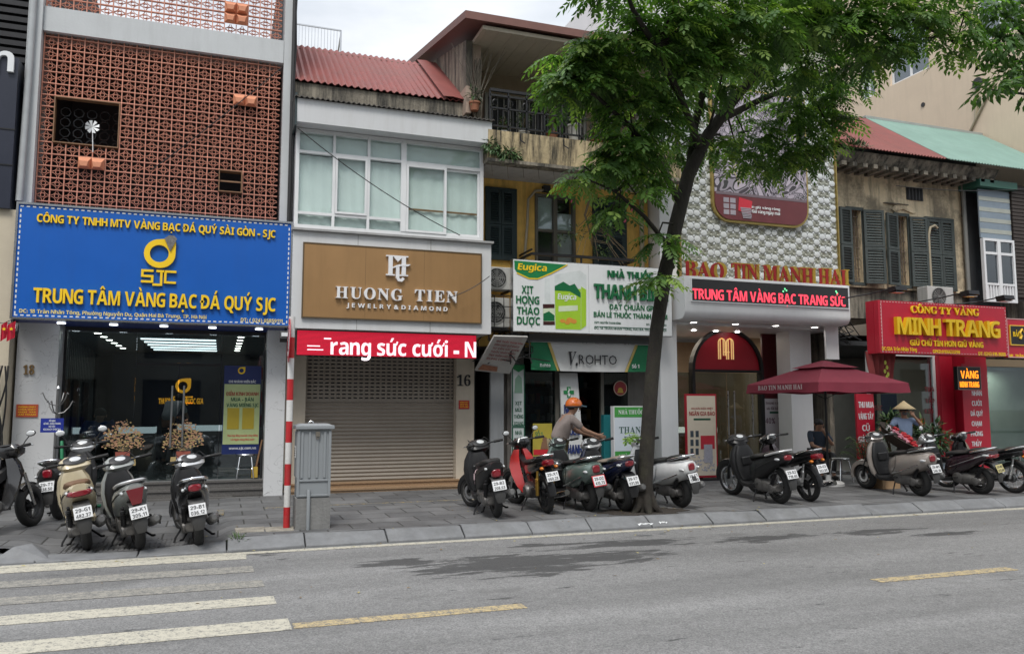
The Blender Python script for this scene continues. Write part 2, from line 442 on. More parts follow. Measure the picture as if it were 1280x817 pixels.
# ================================================================ SETTING: ground, road, markings, kerb, pavement
def sstep(a, b, x):
    t = min(1, max(0, (x-a)/(b-a))); return t*t*(3-2*t)
def gz(x, y):
    full = .13 + .02*sstep(10, 14, y)
    drop = sstep(-2.1, -1.75, x) * (1 - sstep(-.02, .18, x))
    low = .035 + .095*sstep(9.9, 12.6, y)
    return full + (low-full)*drop

def asphalt():
    m = bpy.data.materials.new('asphalt'); m.use_nodes = True
    t = m.node_tree; N = t.nodes; L = t.links; b = N['Principled BSDF']
    g = N.new('ShaderNodeNewGeometry')
    def noise(sc, det=6, rough=.6, stretch=(1,1,1)):
        mp = N.new('ShaderNodeMapping'); mp.inputs['Scale'].default_value = stretch; L.new(g.outputs['Position'], mp.inputs['Vector'])
        n = N.new('ShaderNodeTexNoise'); n.inputs['Scale'].default_value = sc; n.inputs['Detail'].default_value = det; n.inputs['Roughness'].default_value = rough
        L.new(mp.outputs[0], n.inputs['Vector']); return n.outputs['Fac']
    def rng(f, a, bb, c, d):
        r = N.new('ShaderNodeMapRange'); r.inputs[1].default_value=a; r.inputs[2].default_value=bb; r.inputs[3].default_value=c; r.inputs[4].default_value=d
        L.new(f, r.inputs[0]); return r.outputs[0]
    def mix(f, a, c2, mode='MIX'):
        x = N.new('ShaderNodeMixRGB'); x.blend_type = mode
        if isinstance(f, float): x.inputs[0].default_value = f
        else: L.new(f, x.inputs[0])
        for i, s in ((1,a),(2,c2)):
            if isinstance(s, tuple): x.inputs[i].default_value = (*s,1)
            else: L.new(s, x.inputs[i])
        return x.outputs[0]
    vor = N.new('ShaderNodeTexVoronoi'); vor.inputs['Scale'].default_value = 95; L.new(g.outputs['Position'], vor.inputs['Vector'])
    base = mix(rng(vor.outputs['Color'], .1, .9, 0, 1), (.125,.126,.127), (.245,.243,.24))
    base = mix(1.0, base, rng(noise(.8, 5, .6, (.35,1.2,1)), .3, .7, .82, 1.16), 'MULTIPLY')
    base = mix(1.0, base, rng(noise(9, 6, .7), .3, .7, .88, 1.12), 'MULTIPLY')
    base = mix(1.0, base, rng(noise(.55, 4, .5, (.06,2.4,1)), .35, .65, .86, 1.12), 'MULTIPLY')      # worn wheel lanes along the street
    base = mix(rng(noise(.9, 7, .6, (.5,.9,1)), .60, .66, 0, .35), base, (.085,.085,.083))             # oil-darkened areas
    # damp patches: ellipses in street coordinates with a ragged edge
    def ell(cx, cy, rx, ry):
        mp = N.new('ShaderNodeMapping'); mp.vector_type = 'TEXTURE'
        mp.inputs['Location'].default_value = (cx, cy, 0); mp.inputs['Scale'].default_value = (rx, ry, 50)
        L.new(g.outputs['Position'], mp.inputs['Vector'])
        ln = N.new('ShaderNodeVectorMath'); ln.operation = 'LENGTH'; L.new(mp.outputs[0], ln.inputs[0])
        return rng(ln.outputs['Value'], .2, 1.05, 1, 0)
    tot = None
    for e in DAMP:
        v = ell(*e)
        if tot is None: tot = v
        else:
            mm = N.new('ShaderNodeMath'); mm.operation = 'MAXIMUM'; L.new(tot, mm.inputs[0]); L.new(v, mm.inputs[1]); tot = mm.outputs[0]
    ad = N.new('ShaderNodeMath'); ad.operation = 'ADD'; L.new(tot, ad.inputs[0]); L.new(rng(noise(3.2, 10, .72, (.35,1.5,1)), .32, .68, -.75, .75), ad.inputs[1])
    wet = rng(ad.outputs[0], .48, .60, 0, 1)
    base = mix(wet, base, mix(.80, base, (.034,.034,.035)))
    # small dark cracks and tar spots
    base = mix(rng(noise(2.2, 9, .75, (.25,1.6,1)), .665, .70, 0, .75), base, (.03,.03,.03))
    L.new(base, b.inputs['Base Color'])
    b.inputs['Roughness'].default_value = .85
    bp = N.new('ShaderNodeBump'); bp.inputs['Strength'].default_value = .5; bp.inputs['Distance'].default_value = .012
    L.new(vor.outputs['Distance'], bp.inputs['Height']); L.new(bp.outputs[0], b.inputs['Normal'])
    return m
_g = lambda x, y: G(x, y, 0)
DAMP = []
for (cx, cy, w, h) in [(640,704,240,19), (760,696,150,11), (500,703,90,7), (790,678,150,7), (960,672,130,6), (1090,664,120,5), (1180,667,110,4), (330,689,70,5), (660,682,80,4), (430,684,50,3)]:
    c = _g(cx, cy); l = _g(cx-w, cy+w*.03); r = _g(cx+w, cy-w*.03); t_ = _g(cx, cy-h); b_ = _g(cx, cy+h)
    DAMP.append((c[0], c[1], max(abs(r[0]-c[0])*.6, abs(l[0]-c[0])*.8), abs(t_[1]-b_[1])/2))
M_asphalt = asphalt()

def tiles_mat(name, c1, c2, mortar, bw, bh, ms, rot=0.0, bump=.6, offset=.5):
    m = bpy.data.materials.new(name); m.use_nodes = True
    t = m.node_tree; N = t.nodes; L = t.links; b = N['Principled BSDF']
    g = N.new('ShaderNodeNewGeometry'); mp = N.new('ShaderNodeMapping'); mp.inputs['Rotation'].default_value = (0,0,rot)
    L.new(g.outputs['Position'], mp.inputs['Vector'])
    br = N.new('ShaderNodeTexBrick'); br.inputs['Scale'].default_value = 1; br.inputs['Brick Width'].default_value = bw; br.inputs['Row Height'].default_value = bh
    br.inputs['Mortar Size'].default_value = ms; br.inputs['Mortar Smooth'].default_value = .3; br.offset = offset
    br.inputs['Color1'].default_value = (*c1,1); br.inputs['Color2'].default_value = (*c2,1); br.inputs['Mortar'].default_value = (*mortar,1)
    L.new(mp.outputs[0], br.inputs['Vector'])
    n = N.new('ShaderNodeTexNoise'); n.inputs['Scale'].default_value = 1.6; n.inputs['Detail'].default_value = 9; n.inputs['Roughness'].default_value = .7
    L.new(g.outputs['Position'], n.inputs['Vector'])
    r = N.new('ShaderNodeMapRange'); r.inputs[1].default_value=.3; r.inputs[2].default_value=.7; r.inputs[3].default_value=.62; r.inputs[4].default_value=1.25
    L.new(n.outputs['Fac'], r.inputs[0])
    x = N.new('ShaderNodeMixRGB'); x.blend_type='MULTIPLY'; x.inputs[0].default_value=1; L.new(br.outputs['Color'], x.inputs[1]); L.new(r.outputs[0], x.inputs[2])
    L.new(x.outputs[0], b.inputs['Base Color'])
    n2 = N.new('ShaderNodeTexNoise'); n2.inputs['Scale'].default_value = 45; L.new(g.outputs['Position'], n2.inputs['Vector'])
    ad = N.new('ShaderNodeMath'); ad.operation='MULTIPLY_ADD'; ad.inputs[1].default_value=-1.0
    L.new(br.outputs['Fac'], ad.inputs[0]); mu = N.new('ShaderNodeMath'); mu.operation='MULTIPLY'; mu.inputs[1].default_value=.35; L.new(n2.outputs['Fac'], mu.inputs[0]); L.new(mu.outputs[0], ad.inputs[2])
    bp = N.new('ShaderNodeBump'); bp.inputs['Strength'].default_value = bump; bp.inputs['Distance'].default_value=.012
    L.new(ad.outputs[0], bp.inputs['Height']); L.new(bp.outputs[0], b.inputs['Normal'])
    rr = N.new('ShaderNodeMapRange'); rr.inputs[3].default_value=.55; rr.inputs[4].default_value=.8; L.new(n.outputs['Fac'], rr.inputs[0]); L.new(rr.outputs[0], b.inputs['Roughness'])
    return m
M_pave = tiles_mat('paving_stone', (.098,.099,.102), (.155,.156,.158), (.045,.045,.042), .62, .42, .011)
M_kerb = mat('kerb_stone', (.17,.175,.182), .7, var=.3, scale=3.5, bump=.25, bscale=30, dirt=.5, dirt_col=(.10,.10,.095), dscale=3)

def S(o): o['kind'] = 'structure'; return o
KY = 9.74
S(MB().box(-400, 400, -400, 500, -.6, -.25).build('ground', mat('earth', (.12,.11,.1), .95)))
S(MB().box(-70, 90, -9, KY+.12, -.22, 0).build('road', M_asphalt))
# pavement sheet
mb = MB(); xs = [-40,-20,-8,-4]; x = -2.6
while x < .6: xs.append(x); x += .1
xs += [1,2,4,6,8,10,12,14,16,18,20,24,30,50]
ys = [KY+.20, 10.1, 10.5, 11, 11.5, 12, 12.5, 13, 13.5, 14, 15.2]
vs = [(x, y, gz(x, y)) for y in ys for x in xs]; n = len(xs)
mb.add(vs, [(j*n+i, j*n+i+1, (j+1)*n+i+1, (j+1)*n+i) for j in range(len(ys)-1) for i in range(n-1)])
S(mb.build('pavement', M_pave, smooth=30))
# kerb: slanted stone blocks with joints; dropped between the crossing's ends
mb = MB(); random.seed(3)
def kerb_block(a, b):
    z0 = gz((a+b)/2, KY+.2)
    ja, jb = a+.008, b-.008; dy = random.uniform(-.012, .012); dz = random.uniform(-.008, .004); tz = random.uniform(-.008,.008)
    za, zb = gz(a+.03, KY+.2)+dz-tz, gz(b-.03, KY+.2)+dz+tz
    y0, y1, y2 = KY+dy-.07, KY+.14+dy, KY+.22
    prof = lambda z: [(y0,-.1),(y2,-.1),(y2,z+.004),(y1,z+.004),(y0+.01,max(.015,z*.22))]
    A = [(ja, y, z) for y, z in prof(za)]; B = [(jb, y, z) for y, z in prof(zb)]
    mb.add(A+B, [(0,1,2,3,4)[::-1],(5,6,7,8,9)] + [(i,(i+1)%5,5+(i+1)%5,5+i) for i in range(5)])
x = -38.0
while x < 48:
    w = random.uniform(.82, .98)
    kerb_block(x, x+w); x += w
S(mb.build('kerb', M_kerb, smooth=20, bevel=.008, seg=1))
# painted markings, worn
def paint(name, col, wear=.5):
    m = bpy.data.materials.new(name); m.use_nodes = True
    t = m.node_tree; N = t.nodes; L = t.links; b = N['Principled BSDF']
    g = N.new('ShaderNodeNewGeometry')
    n = N.new('ShaderNodeTexNoise'); n.inputs['Scale'].default_value = 16; n.inputs['Detail'].default_value = 9; n.inputs['Roughness'].default_value=.75
    L.new(g.outputs['Position'], n.inputs['Vector'])
    v = N.new('ShaderNodeTexVoronoi'); v.inputs['Scale'].default_value = 70; L.new(g.outputs['Position'], v.inputs['Vector'])
    ad = N.new('ShaderNodeMath'); ad.operation='MULTIPLY_ADD'; ad.inputs[1].default_value=.25; L.new(v.outputs['Distance'], ad.inputs[0]); L.new(n.outputs['Fac'], ad.inputs[2])
    r = N.new('ShaderNodeMapRange'); r.inputs[1].default_value = .78-wear*.45; r.inputs[2].default_value = .98-wear*.45; r.inputs[3].default_value=0; r.inputs[4].default_value=1
    L.new(ad.outputs[0], r.inputs[0])
    x = N.new('ShaderNodeMixRGB'); x.inputs[1].default_value=(*col,1); x.inputs[2].default_value=(.14,.14,.135,1); L.new(r.outputs[0], x.inputs[0])
    L.new(x.outputs[0], b.inputs['Base Color']); b.inputs['Roughness'].default_value=.8
    bp = N.new('ShaderNodeBump'); bp.inputs['Strength'].default_value=.3; bp.inputs['Distance'].default_value=.01; L.new(v.outputs['Distance'], bp.inputs['Height']); L.new(bp.outputs[0], b.inputs['Normal'])
    return m
M_pw = paint('worn_cream_road_paint', (.46,.435,.36), .38); M_pw2 = paint('faded_cream_road_paint', (.30,.285,.25), .55); M_py = paint('worn_yellow_road_paint', (.47,.37,.20), .5)
M_pyl = paint('yellow_pavement_line', (.50,.34,.07), .8)
def sheet(name, poly, z, m):
    mb = MB(); n = len(poly)
    mb.add([(x,y,z) for x,y in poly]+[(x,y,z-.003) for x,y in poly], [tuple(range(n)), tuple(range(2*n-1,n-1,-1))]+[(i,n+i,n+(i+1)%n,(i+1)%n) for i in range(n)])
    return S(mb.build(name, m))
sheet('edge_line', [(-40,KY-.26),(48,KY-.26),(48,KY-.13),(-40,KY-.13)], .004, M_pw)
bars = [((0,716),(308,699),(308,693.5),(0,710),M_pw), ((0,733.5),(318,716),(316,709),(0,725),M_pw2), ((0,755),(331,734),(328,727),(0,745),M_pw2),
        ((0,781),(346,755),(342,746),(0,769),M_pw), ((0,817),(366,789),(360,774),(0,802.5),M_pw)]
for a, b, c, d, m in bars:
    A, B, C_, D = [G(*q) for q in (a,b,c,d)]
    y0 = (A[1]+B[1])/2; y1 = (C_[1]+D[1])/2
    sheet('crosswalk_stripe', [(-6.5, y0), (B[0], y0), (C_[0], y1), (-6.5, y1)], .005, m)
for (l, r) in [((366,781),(657,758)), ((1092,725),(1268,711))]:
    a, b = G(*l), G(*r); yc = (a[1]+b[1])/2
    sheet('centre_line', [(a[0],yc-.075),(b[0],yc-.075),(b[0],yc+.075),(a[0],yc+.075)], .0045, M_py)
# yellow parking line on the pavement
mb = MB()
xs = [-.02, 1, 2, 3, 3.9, 5, 6.2]; yl = 12.45
for a, b in zip(xs, xs[1:]):
    mb.hexa([(a,yl-.035,gz(a,yl)+.001),(b,yl-.035,gz(b,yl)+.001),(b,yl+.035,gz(b,yl)+.001),(a,yl+.035,gz(a,yl)+.001),
             (a,yl-.035,gz(a,yl)+.005),(b,yl-.035,gz(b,yl)+.005),(b,yl+.035,gz(b,yl)+.005),(a,yl+.035,gz(a,yl)+.005)])
mb.box(.0,.07, 11.9, yl-.035, .128, .148)
S(mb.build('parking_line', M_pyl))
# grooved paving in the dropped part, broken bedding by the kerb end, ramp wedge
mb = MB()
for i in range(5):
    for j in range(2):
        x0 = -1.62 + i*.31; y0 = 9.98 + j*.31
        for k in range(6):
            xa = x0 + k*.05
            q = [(xa,y0),(xa+.03,y0),(xa+.03,y0+.29),(xa,y0+.29)]
            mb.hexa([(a,b,gz(a,b)-.01) for a,b in q]+[(a,b,gz(a,b)+.007) for a,b in q])
S(mb.build('grooved_paving', M_pave))
M_broken = mat('broken_bedding_concrete', (.27,.25,.21), .9, var=.35, scale=7, bump=.7, bscale=22, dirt=.6, dirt_col=(.10,.09,.08), dscale=5)
mb = MB()
for (x0,x1,y0,y1) in [(.20,.52,10.2,10.55),(.54,.86,10.16,10.5)]:
    q = [(x0,y0),(x1,y0),(x1+.02,y1),(x0-.01,y1)]
    mb.hexa([(a,b,gz(a,b)-.03) for a,b in q]+[(a,b,gz(a,b)+.012) for a,b in q])
S(mb.build('broken_paving', M_broken, bevel=.01))
mb = MB(); mb.add([(-2.2,9.72,0.005),(-1.62,9.72,.005),(-1.72,10.16,.05),(-2.12,10.2,.07),(-2.0,9.86,.15),(-1.86,9.98,.16)],
                  [(0,1,4),(1,5,4),(1,2,5),(2,3,5),(3,4,5),(3,0,4),(0,3,2,1)])
S(mb.build('kerb_ramp', M_kerb, bevel=.01))
mb = MB()
for k in range(40):
    a = 2*math.pi*k/40
TREE_X, TREE_Y = 5.66, 10.28
mb = MB(); pts = [(TREE_X+(.62+.12*math.sin(k*2.3)+.06*random.random())*math.cos(k*math.pi/12), TREE_Y+.05+(.36+.06*math.sin(k*1.7))*math.sin(k*math.pi/12)) for k in range(24)]
mb.prism([(x,max(y,KY+.23)) for x,y in pts], .13, .1365, 'xy')
S(mb.build('tree_pit', M_soil))
# ================================================================ BUILDINGS
def part(name, m, par, *boxes, bevel=0, smooth=None):
    mb = MB()
    for b in boxes: mb.box(*b)
    return mb.build(name, m, par, bevel=bevel, smooth=smooth)
def corrugated(mb, x0, x1, y0, z0, y1, z1, pitch=.1, amp=.012, n=3):
    """corrugated sheet from eave (y0,z0) to ridge (y1,z1), ribs running up the slope"""
    cnt = int((x1-x0)/pitch*4); L_ = math.hypot(y1-y0, z1-z0); ny, nz = -(z1-z0)/L_, (y1-y0)/L_
    top, bot = [], []
    vs = []; fs = []
    for i in range(cnt+1):
        x = x0 + (x1-x0)*i/cnt; a = amp*math.sin(2*math.pi*(x-x0)/pitch)
        for (y, z) in ((y0,z0),(y1,z1)):
            vs.append((x, y+ny*(a+.006), z+nz*(a+.006))); vs.append((x, y+ny*(a-.006), z+nz*(a-.006)))
    for i in range(cnt):
        b = i*4; c = b+4
        fs += [(b,c,c+2,b+2),(b+1,b+3,c+3,c+1),(b,b+1,c+1,c),(b+2,c+2,c+3,b+3)]
    fs += [(0,2,3,1),(cnt*4,cnt*4+1,cnt*4+3,cnt*4+2)]
    return mb.add(vs, fs)
def louvre(mb, x0, x1, z0, z1, y, w=.05, gap=.055, fr=.05, d=.05, axis='x'):
    mb.frame(x0, x1, z0, z1, y-d/2, y+d/2, fr)
    zz = z0+fr+.01
    while zz < z1-fr-.02:
        mb.hexa([(x0+fr,y-d*.42,zz),(x1-fr,y-d*.42,zz),(x1-fr,y+d*.3,zz+gap*.85),(x0+fr,y+d*.3,zz+gap*.85),
                 (x0+fr,y-d*.42,zz+.012),(x1-fr,y-d*.42,zz+.012),(x1-fr,y+d*.3,zz+gap*.85+.012),(x0+fr,y+d*.3,zz+gap*.85+.012)])
        zz += gap

# ---------------------------------------------------------------- leftmost: navy clad building
nb = thing('navy_building', 'dark navy clad building with louvred top and cream pilaster beside the brick screen building', 'building', (-3.9,14,0))
part('wall', M_cream if 'M_cream' in globals() else mat('cream_pilaster', (.52,.46,.35), .8, var=.08, scale=3, streak=.25, streak_col=(.3,.26,.2)), nb, (-4.6,-3.0,13.75,15.5,.1,4.55))
part('cladding', M_navy, nb, (-4.7,-3.09,13.68,15.4,4.55,6.88))
mb = MB(); mb.box(-4.7,-3.0,14.1,16,6.9,10.5)
for k in range(26): mb.box(-4.7,-2.99,14.02,14.1,6.95+k*.13,7.03+k*.13)
mb.build('louvred_wall', M_blackm, nb)
mb = MB(); x0, z0 = P(2,89,13.66); text(mb, 'n', (x0-.12,13.68,z0), (1,0,0),(0,0,1),(0,-1,0), .28, .40, .05, 'bold'); mb.build('lettering', M_signwhite, nb)
part('joint', M_black, nb, (-4.7,-3.08,13.67,13.69,5.75,5.77), (-4.7,-3.08,13.67,13.69,5.2,5.22))
mb = MB(); mb.tube([(-2.98,13.85,10.2),(-2.98,13.85,6.9),(-3.0,13.8,4.7)], .05, 10); mb.build('drainpipe', mat('grey_pipe', (.38,.4,.41), .5), nb, smooth=60)

# ---------------------------------------------------------------- No.18: breeze-block screen building
b18 = thing('breeze_block_building', 'narrow building with terracotta breeze block screen above a glass shopfront numbered 18', 'building', (-.95,14.5,0))
M_beam = mat('grey_concrete_beam', (.50,.52,.53), .75, var=.06, scale=2, bump=.1, bscale=30, streak=.28, streak_col=(.33,.33,.33))
part('beam', M_beam, b18, (-2.85,.80,13.97,14.4,7.5,7.9))
part('column', M_beam, b18, (-3.05,-2.855,13.9,14.5,4.3,10.4)); part('column', M_beam, b18, (.805,.93,13.9,14.5,4.3,10.4))
S0 = .19; bx0, bz0 = -2.845, 4.59
def breeze(x0, x1, z0, z1, y, holes, odd):
    mb = MB(); nx = round((x1-x0)/S0); nz = math.ceil((z1-z0)/S0)
    for j in range(nz):
        for i in range(nx):
            if (i, j) in holes or (i, j) in odd: continue
            xa, za = x0+i*S0, z0+j*S0; cx, cz = xa+S0/2+.009, za+S0/2+.009; t = .015; y0, y1 = y+random.uniform(-.003,.003), y+.045
            mb.box(xa, xa+S0, y0, y1, za, za+t); mb.box(xa, xa+t, y0, y1, za+t, za+S0)
            prof = []                           # centre ring
            r0, r1 = .028, .036; cnt = 10; vs = []; fs = []
            for k in range(cnt):
                a = 2*math.pi*(k+.5)/cnt; c, s_ = math.cos(a), math.sin(a)
                vs += [(cx+r1*c,y0+.004,cz+r1*s_),(cx+r0*c,y0+.004,cz+r0*s_),(cx+r1*c,y1,cz+r1*s_),(cx+r0*c,y1,cz+r0*s_)]
            for k in range(cnt):
                b = k*4; c = ((k+1)%cnt)*4
                fs += [(b,b+1,c+1,c),(b,c,c+2,b+2),(b+1,b+3,c+3,c+1)]
            mb.add(vs, fs)
            jit = random.uniform(-.004,.004)
            for sx in (-1,1):                   # concave diamond: arcs around the four corners, meeting at the edge middles
                for sz in (-1,1):
                    kx, kz = cx+sx*S0/2, cz+sz*S0/2; a0 = math.atan2(-sz,-sx); ro_, ri_ = .0900, .0830
                    vs = []; fs = []
                    for q_ in range(6):
                        a_ = a0-.66+1.32*q_/5; c_, s_ = math.cos(a_), math.sin(a_)
                        vs += [(kx+ro_*c_,y0+.012+jit,kz+ro_*s_),(kx+ri_*c_,y0+.012+jit,kz+ri_*s_),(kx+ro_*c_,y1-.004,kz+ro_*s_),(kx+ri_*c_,y1-.004,kz+ri_*s_)]
                    for q_ in range(5):
                        p_, n_ = q_*4, q_*4+4; fs += [(p_,p_+1,n_+1,n_),(p_,n_,n_+2,p_+2),(p_+1,p_+3,n_+3,n_+1)]
                    mb.add(vs, fs)
    return mb
def cell(px, py, z0=bz0): x, z = P(px,py,14.05); return int((x-bx0)/S0), int((z-z0)/S0)
i0, j1 = cell(84,124); i1, j0 = cell(143,176)
holes = {(i,j) for i in range(i0,i1+1) for j in range(j0,j1+1)}; big = (bx0+i0*S0, bx0+(i1+1)*S0, bz0+j0*S0, bz0+(j1+1)*S0)
i0, j1 = cell(283,214); i1, j0 = cell(301,232)
holes |= {(i,j) for i in range(i0,i1+1) for j in range(j0,j1+1)}; small = (bx0+i0*S0, bx0+(i1+1)*S0, bz0+j0*S0, bz0+(j1+1)*S0)
odd = set()
for px, py in ((103,211),(120,211),(303,122),(319,124)): odd.add(cell(px,py))
breeze(bx0, bx0+19*S0, bz0, 7.5, 14.05, holes, odd).build('breeze_block_screen', M_terra, b18)
U0 = 7.905
oddu = {cell(px,py,U0) for px,py in ((293,12),(308,14),(293,27),(308,29))}
breeze(bx0, bx0+19*S0, U0, 10.3, 14.05, set(), oddu).build('breeze_block_screen', M_terra, b18)
def pyramid_block(mb, x, z):
    y = 14.04; d = .11
    mb.add([(x,y,z),(x+S0,y,z),(x+S0,y,z+S0),(x,y,z+S0),(x+.05,y-d,z+.02),(x+S0-.05,y-d,z+.02),(x+S0-.03,y-d,z+.10),(x+.03,y-d,z+.10)],
           [(0,1,5,4),(1,2,6,5),(2,3,7,6),(3,0,4,7),(4,5,6,7),(3,2,1,0)])
for i, j in sorted(odd): mb = MB(); pyramid_block(mb, bx0+i*S0, bz0+j*S0); mb.build('projecting_block', M_terra2, b18)
for i, j in sorted(oddu): mb = MB(); pyramid_block(mb, bx0+i*S0, U0+j*S0); mb.build('projecting_block', M_terra2, b18)
w = MB().frame(big[0]+.005, big[1]-.005, big[2]+.005, big[3]-.005, 14.03, 14.16, .016).build('window_frame', M_wood, b18)
w = MB().frame(small[0]+.005, small[1]-.005, small[2]+.005, small[3]-.005, 14.0, 14.16, .015)
w.box(small[0]+.02, small[1]-.02, 14.03, 14.06, (small[2]+small[3])/2-.012, (small[2]+small[3])/2+.012); w.build('window_frame', M_wood, b18)
mb = MB()                                       # curled ironwork inside the big opening
for a in range(6):
    for b in range(4):
        cx = big[0]+.12+a*.19; cz = big[2]+.1+b*.17
        mb.tube([(cx+.075*math.cos(t*.9+a), 14.35, cz+.075*math.sin(t*.9+a)) for t in range(8)], .011, 5)
mb.build('window_grille', M_black, b18)
mb = MB(); px_, pz_ = P(116,160,14.0)
mb.tube([(px_+.02,13.99,5.62),(px_,13.96,pz_)], .008, 5)
for k in range(8):
    a = k*math.pi/4; mb.add([(px_,13.955,pz_),(px_+.1*math.cos(a),13.93,pz_+.1*math.sin(a)),(px_+.11*math.cos(a+.5),13.95,pz_+.11*math.sin(a+.5)),(px_+.05*math.cos(a+.7),13.96,pz_+.05*math.sin(a+.7))],[(0,1,2,3),(3,2,1,0)])
pw = mb.build('pinwheel', M_signwhite); tag(pw, 'white toy pinwheel on a stick at the sill of the brick screen window', 'pinwheel')
# body behind the screen and the upper dark rooms
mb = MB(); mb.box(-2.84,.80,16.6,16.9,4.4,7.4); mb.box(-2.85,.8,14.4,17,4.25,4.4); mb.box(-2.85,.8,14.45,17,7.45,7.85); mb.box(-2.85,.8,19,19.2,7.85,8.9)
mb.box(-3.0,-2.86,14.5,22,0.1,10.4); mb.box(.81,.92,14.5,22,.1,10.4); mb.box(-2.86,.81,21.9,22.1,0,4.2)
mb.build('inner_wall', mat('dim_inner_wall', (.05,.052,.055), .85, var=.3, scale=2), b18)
# shopfront pillars (white crackled tile), number
M_crack = mat('white_marbled_tile', (.60,.61,.62), .25, var=.05, scale=2, spec=.5)
def crack(m):
    t = m.node_tree; N = t.nodes; L = t.links; b = N['Principled BSDF']
    g = N.new('ShaderNodeNewGeometry'); n = N.new('ShaderNodeTexNoise'); n.inputs['Scale'].default_value = 3.2; n.inputs['Detail'].default_value = 3; n.inputs['Distortion'].default_value=1.2
    L.new(g.outputs['Position'], n.inputs['Vector'])
    s_ = N.new('ShaderNodeMath'); s_.operation='SUBTRACT'; s_.inputs[1].default_value=.5; L.new(n.outputs['Fac'], s_.inputs[0])
    a = N.new('ShaderNodeMath'); a.operation='ABSOLUTE'; L.new(s_.outputs[0], a.inputs[0])
    r = N.new('ShaderNodeMapRange'); r.inputs[1].default_value=.001; r.inputs[2].default_value=.007; r.inputs[3].default_value=.55; r.inputs[4].default_value=0
    L.new(a.outputs[0], r.inputs[0])
    old = b.inputs['Base Color'].links[0].from_socket
    x = N.new('ShaderNodeMixRGB'); x.inputs[2].default_value=(.22,.22,.23,1); L.new(r.outputs[0], x.inputs[0]); L.new(old, x.inputs[1]); L.new(x.outputs[0], b.inputs['Base Color'])
crack(M_crack)
pl = part('pillar', M_crack, b18, (-2.96,-2.40,14.05,14.6,.08,3.0)); pr = part('pillar', M_crack, b18, (.68,.985,14.05,14.6,.08,3.0))
mb = MB(); ptext(mb, '18', 29, 467, 43, 468, 11, 14.05, .03, 'serif'); mb.build('house_number', mat('bronze_number', (.30,.19,.08), .35, metal=.6), b18)
mb = MB()
for k, (y, za, zb) in enumerate([(14.02,.05,.15),(14.17,.15,.275),(14.32,.275,.395)]):
    mb.box(-2.398,.678, y, 14.9, za, zb); mb.box(-2.398,.678, y-.02, y+.05, zb-.028, zb+.004)
mb.build('steps', M_granite, b18)
# shop interior: floor, ceiling, back wall
mb = MB(); mb.box(-2.86,.81,14.45,21.9,.3,.40); mb.build('shop_floor', mat('grey_shop_tiles', (.25,.25,.25), .25, var=.1), b18)
mb = MB(); mb.box(-2.86,.81,14.5,21.9,2.86,2.95); mb.build('shop_ceiling', mat('shop_ceiling_paint', (.30,.31,.32), .8, var=.05), b18)
mb = MB(); mb.box(-2.4,.6,20.6,20.75,.4,2.86); mb.build('back_panel', mat('navy_back_wall', (.008,.012,.04), .35, var=.1), b18)
mb = MB(); mb.box(-2.85,-2.7,14.7,20,.4,2.85)
for k in range(26): mb.box(-2.7,-2.67,14.75+k*.2,14.83+k*.2,.4,2.85)
mb.build('panelled_wall', mat('grey_slats', (.16,.17,.17), .6), b18)
for y0 in (15.1,16.0,17.0,18.2):
    mb = MB(); mb.box(-2.66,-2.62,y0,y0+.6,.9,2.1); mb.build('wall_cabinet', M_black, b18)
mb = MB(); ptext(mb, 'THƯƠNG HIỆU QUỐC GIA', 198, 504, 254, 505, 7, 20.58, .03); mb.build('lettering', mat('lit_orange_letters', (.8,.4,.03), .4, var=0, emit=(1,.45,.03), estr=.5), b18)
def sjc_logo(mb, cx, cz, r, y, d, sx=1):
    n = 28; vs = []; fs = []
    for k in range(n):
        a = 2*math.pi*k/n
        ro, ri = r, r*.60
        ox, oz = cx+ro*math.cos(a), cz+ro*math.sin(a)
        if 0 <= k <= n/4: t = k/(n/4); ox = cx+r*(1.0 if t<.5 else 1-(t-.5)*1.2); oz = cz+r*(t*2.1 if t<.5 else 1.05)
        ix, iz = cx-.03*r+ri*math.cos(a), cz+ri*math.sin(a)
        vs += [(ox,y,oz),(ix,y,iz),(ox,y-d,oz),(ix,y-d,iz)]
    for k in range(n):
        b = 4*k; c = 4*((k+1)%n)
        fs += [(b+2,b+3,c+3,c+2),(b,c,c+1,b+1),(b,b+2,c+2,c),(b+1,c+1,c+3,b+3)]
    mb.add(vs, fs)
def sjc_word(mb, cx, cz, w, h, y, d):
    t = h*.2; W = w/3.3
    x = cx-w/2
    for seg in ([(0,1,1,1),(0,.5,1,.5),(0,0,1,0),(0,.5,0,1),(1,0,1,.5)], [(.35,1,1,1),(.75,-.25,.75,1),(0,-.25,.75,-.25)], [(0,1,1,1),(0,0,1,0),(0,0,0,1)]):
        for a, b, c, e in seg:
            xa, xb = x+a*W, x+c*W; za, zb = cz-h/2+b*h, cz-h/2+e*h
            if xa == xb: mb.box(xa-t/2, xa+t/2, y-d*.98, y, min(za,zb)-t/2, max(za,zb)+t/2)
            else: mb.box(xa-t/2+.002, xb+t/2-.002, y-d, y, za-t/2, za+t/2)
        x += W*1.15
mb = MB(); x, z = P(229,482,20.58); sjc_logo(mb, x, z, .17, 20.58, .03); sjc_word(mb, x, z-.33, .42, .14, 20.58, .03)
mb.build('emblem', bpy.data.materials['lit_orange_letters'], b18)
for k in range(6):
    y = 15.4+k*.75
    for x in (-2.05, .28):
        MB().lathe([(0,2.852),(.055,2.852),(.055,2.87)], (x,y,0), seg=12).build('ceiling_spot', M_lamp, b18)
for k in range(5): box('ceiling_tube', M_lampcool, b18, -1.45,-.15, 16.2+k*.75,16.27+k*.75, 2.835,2.858)
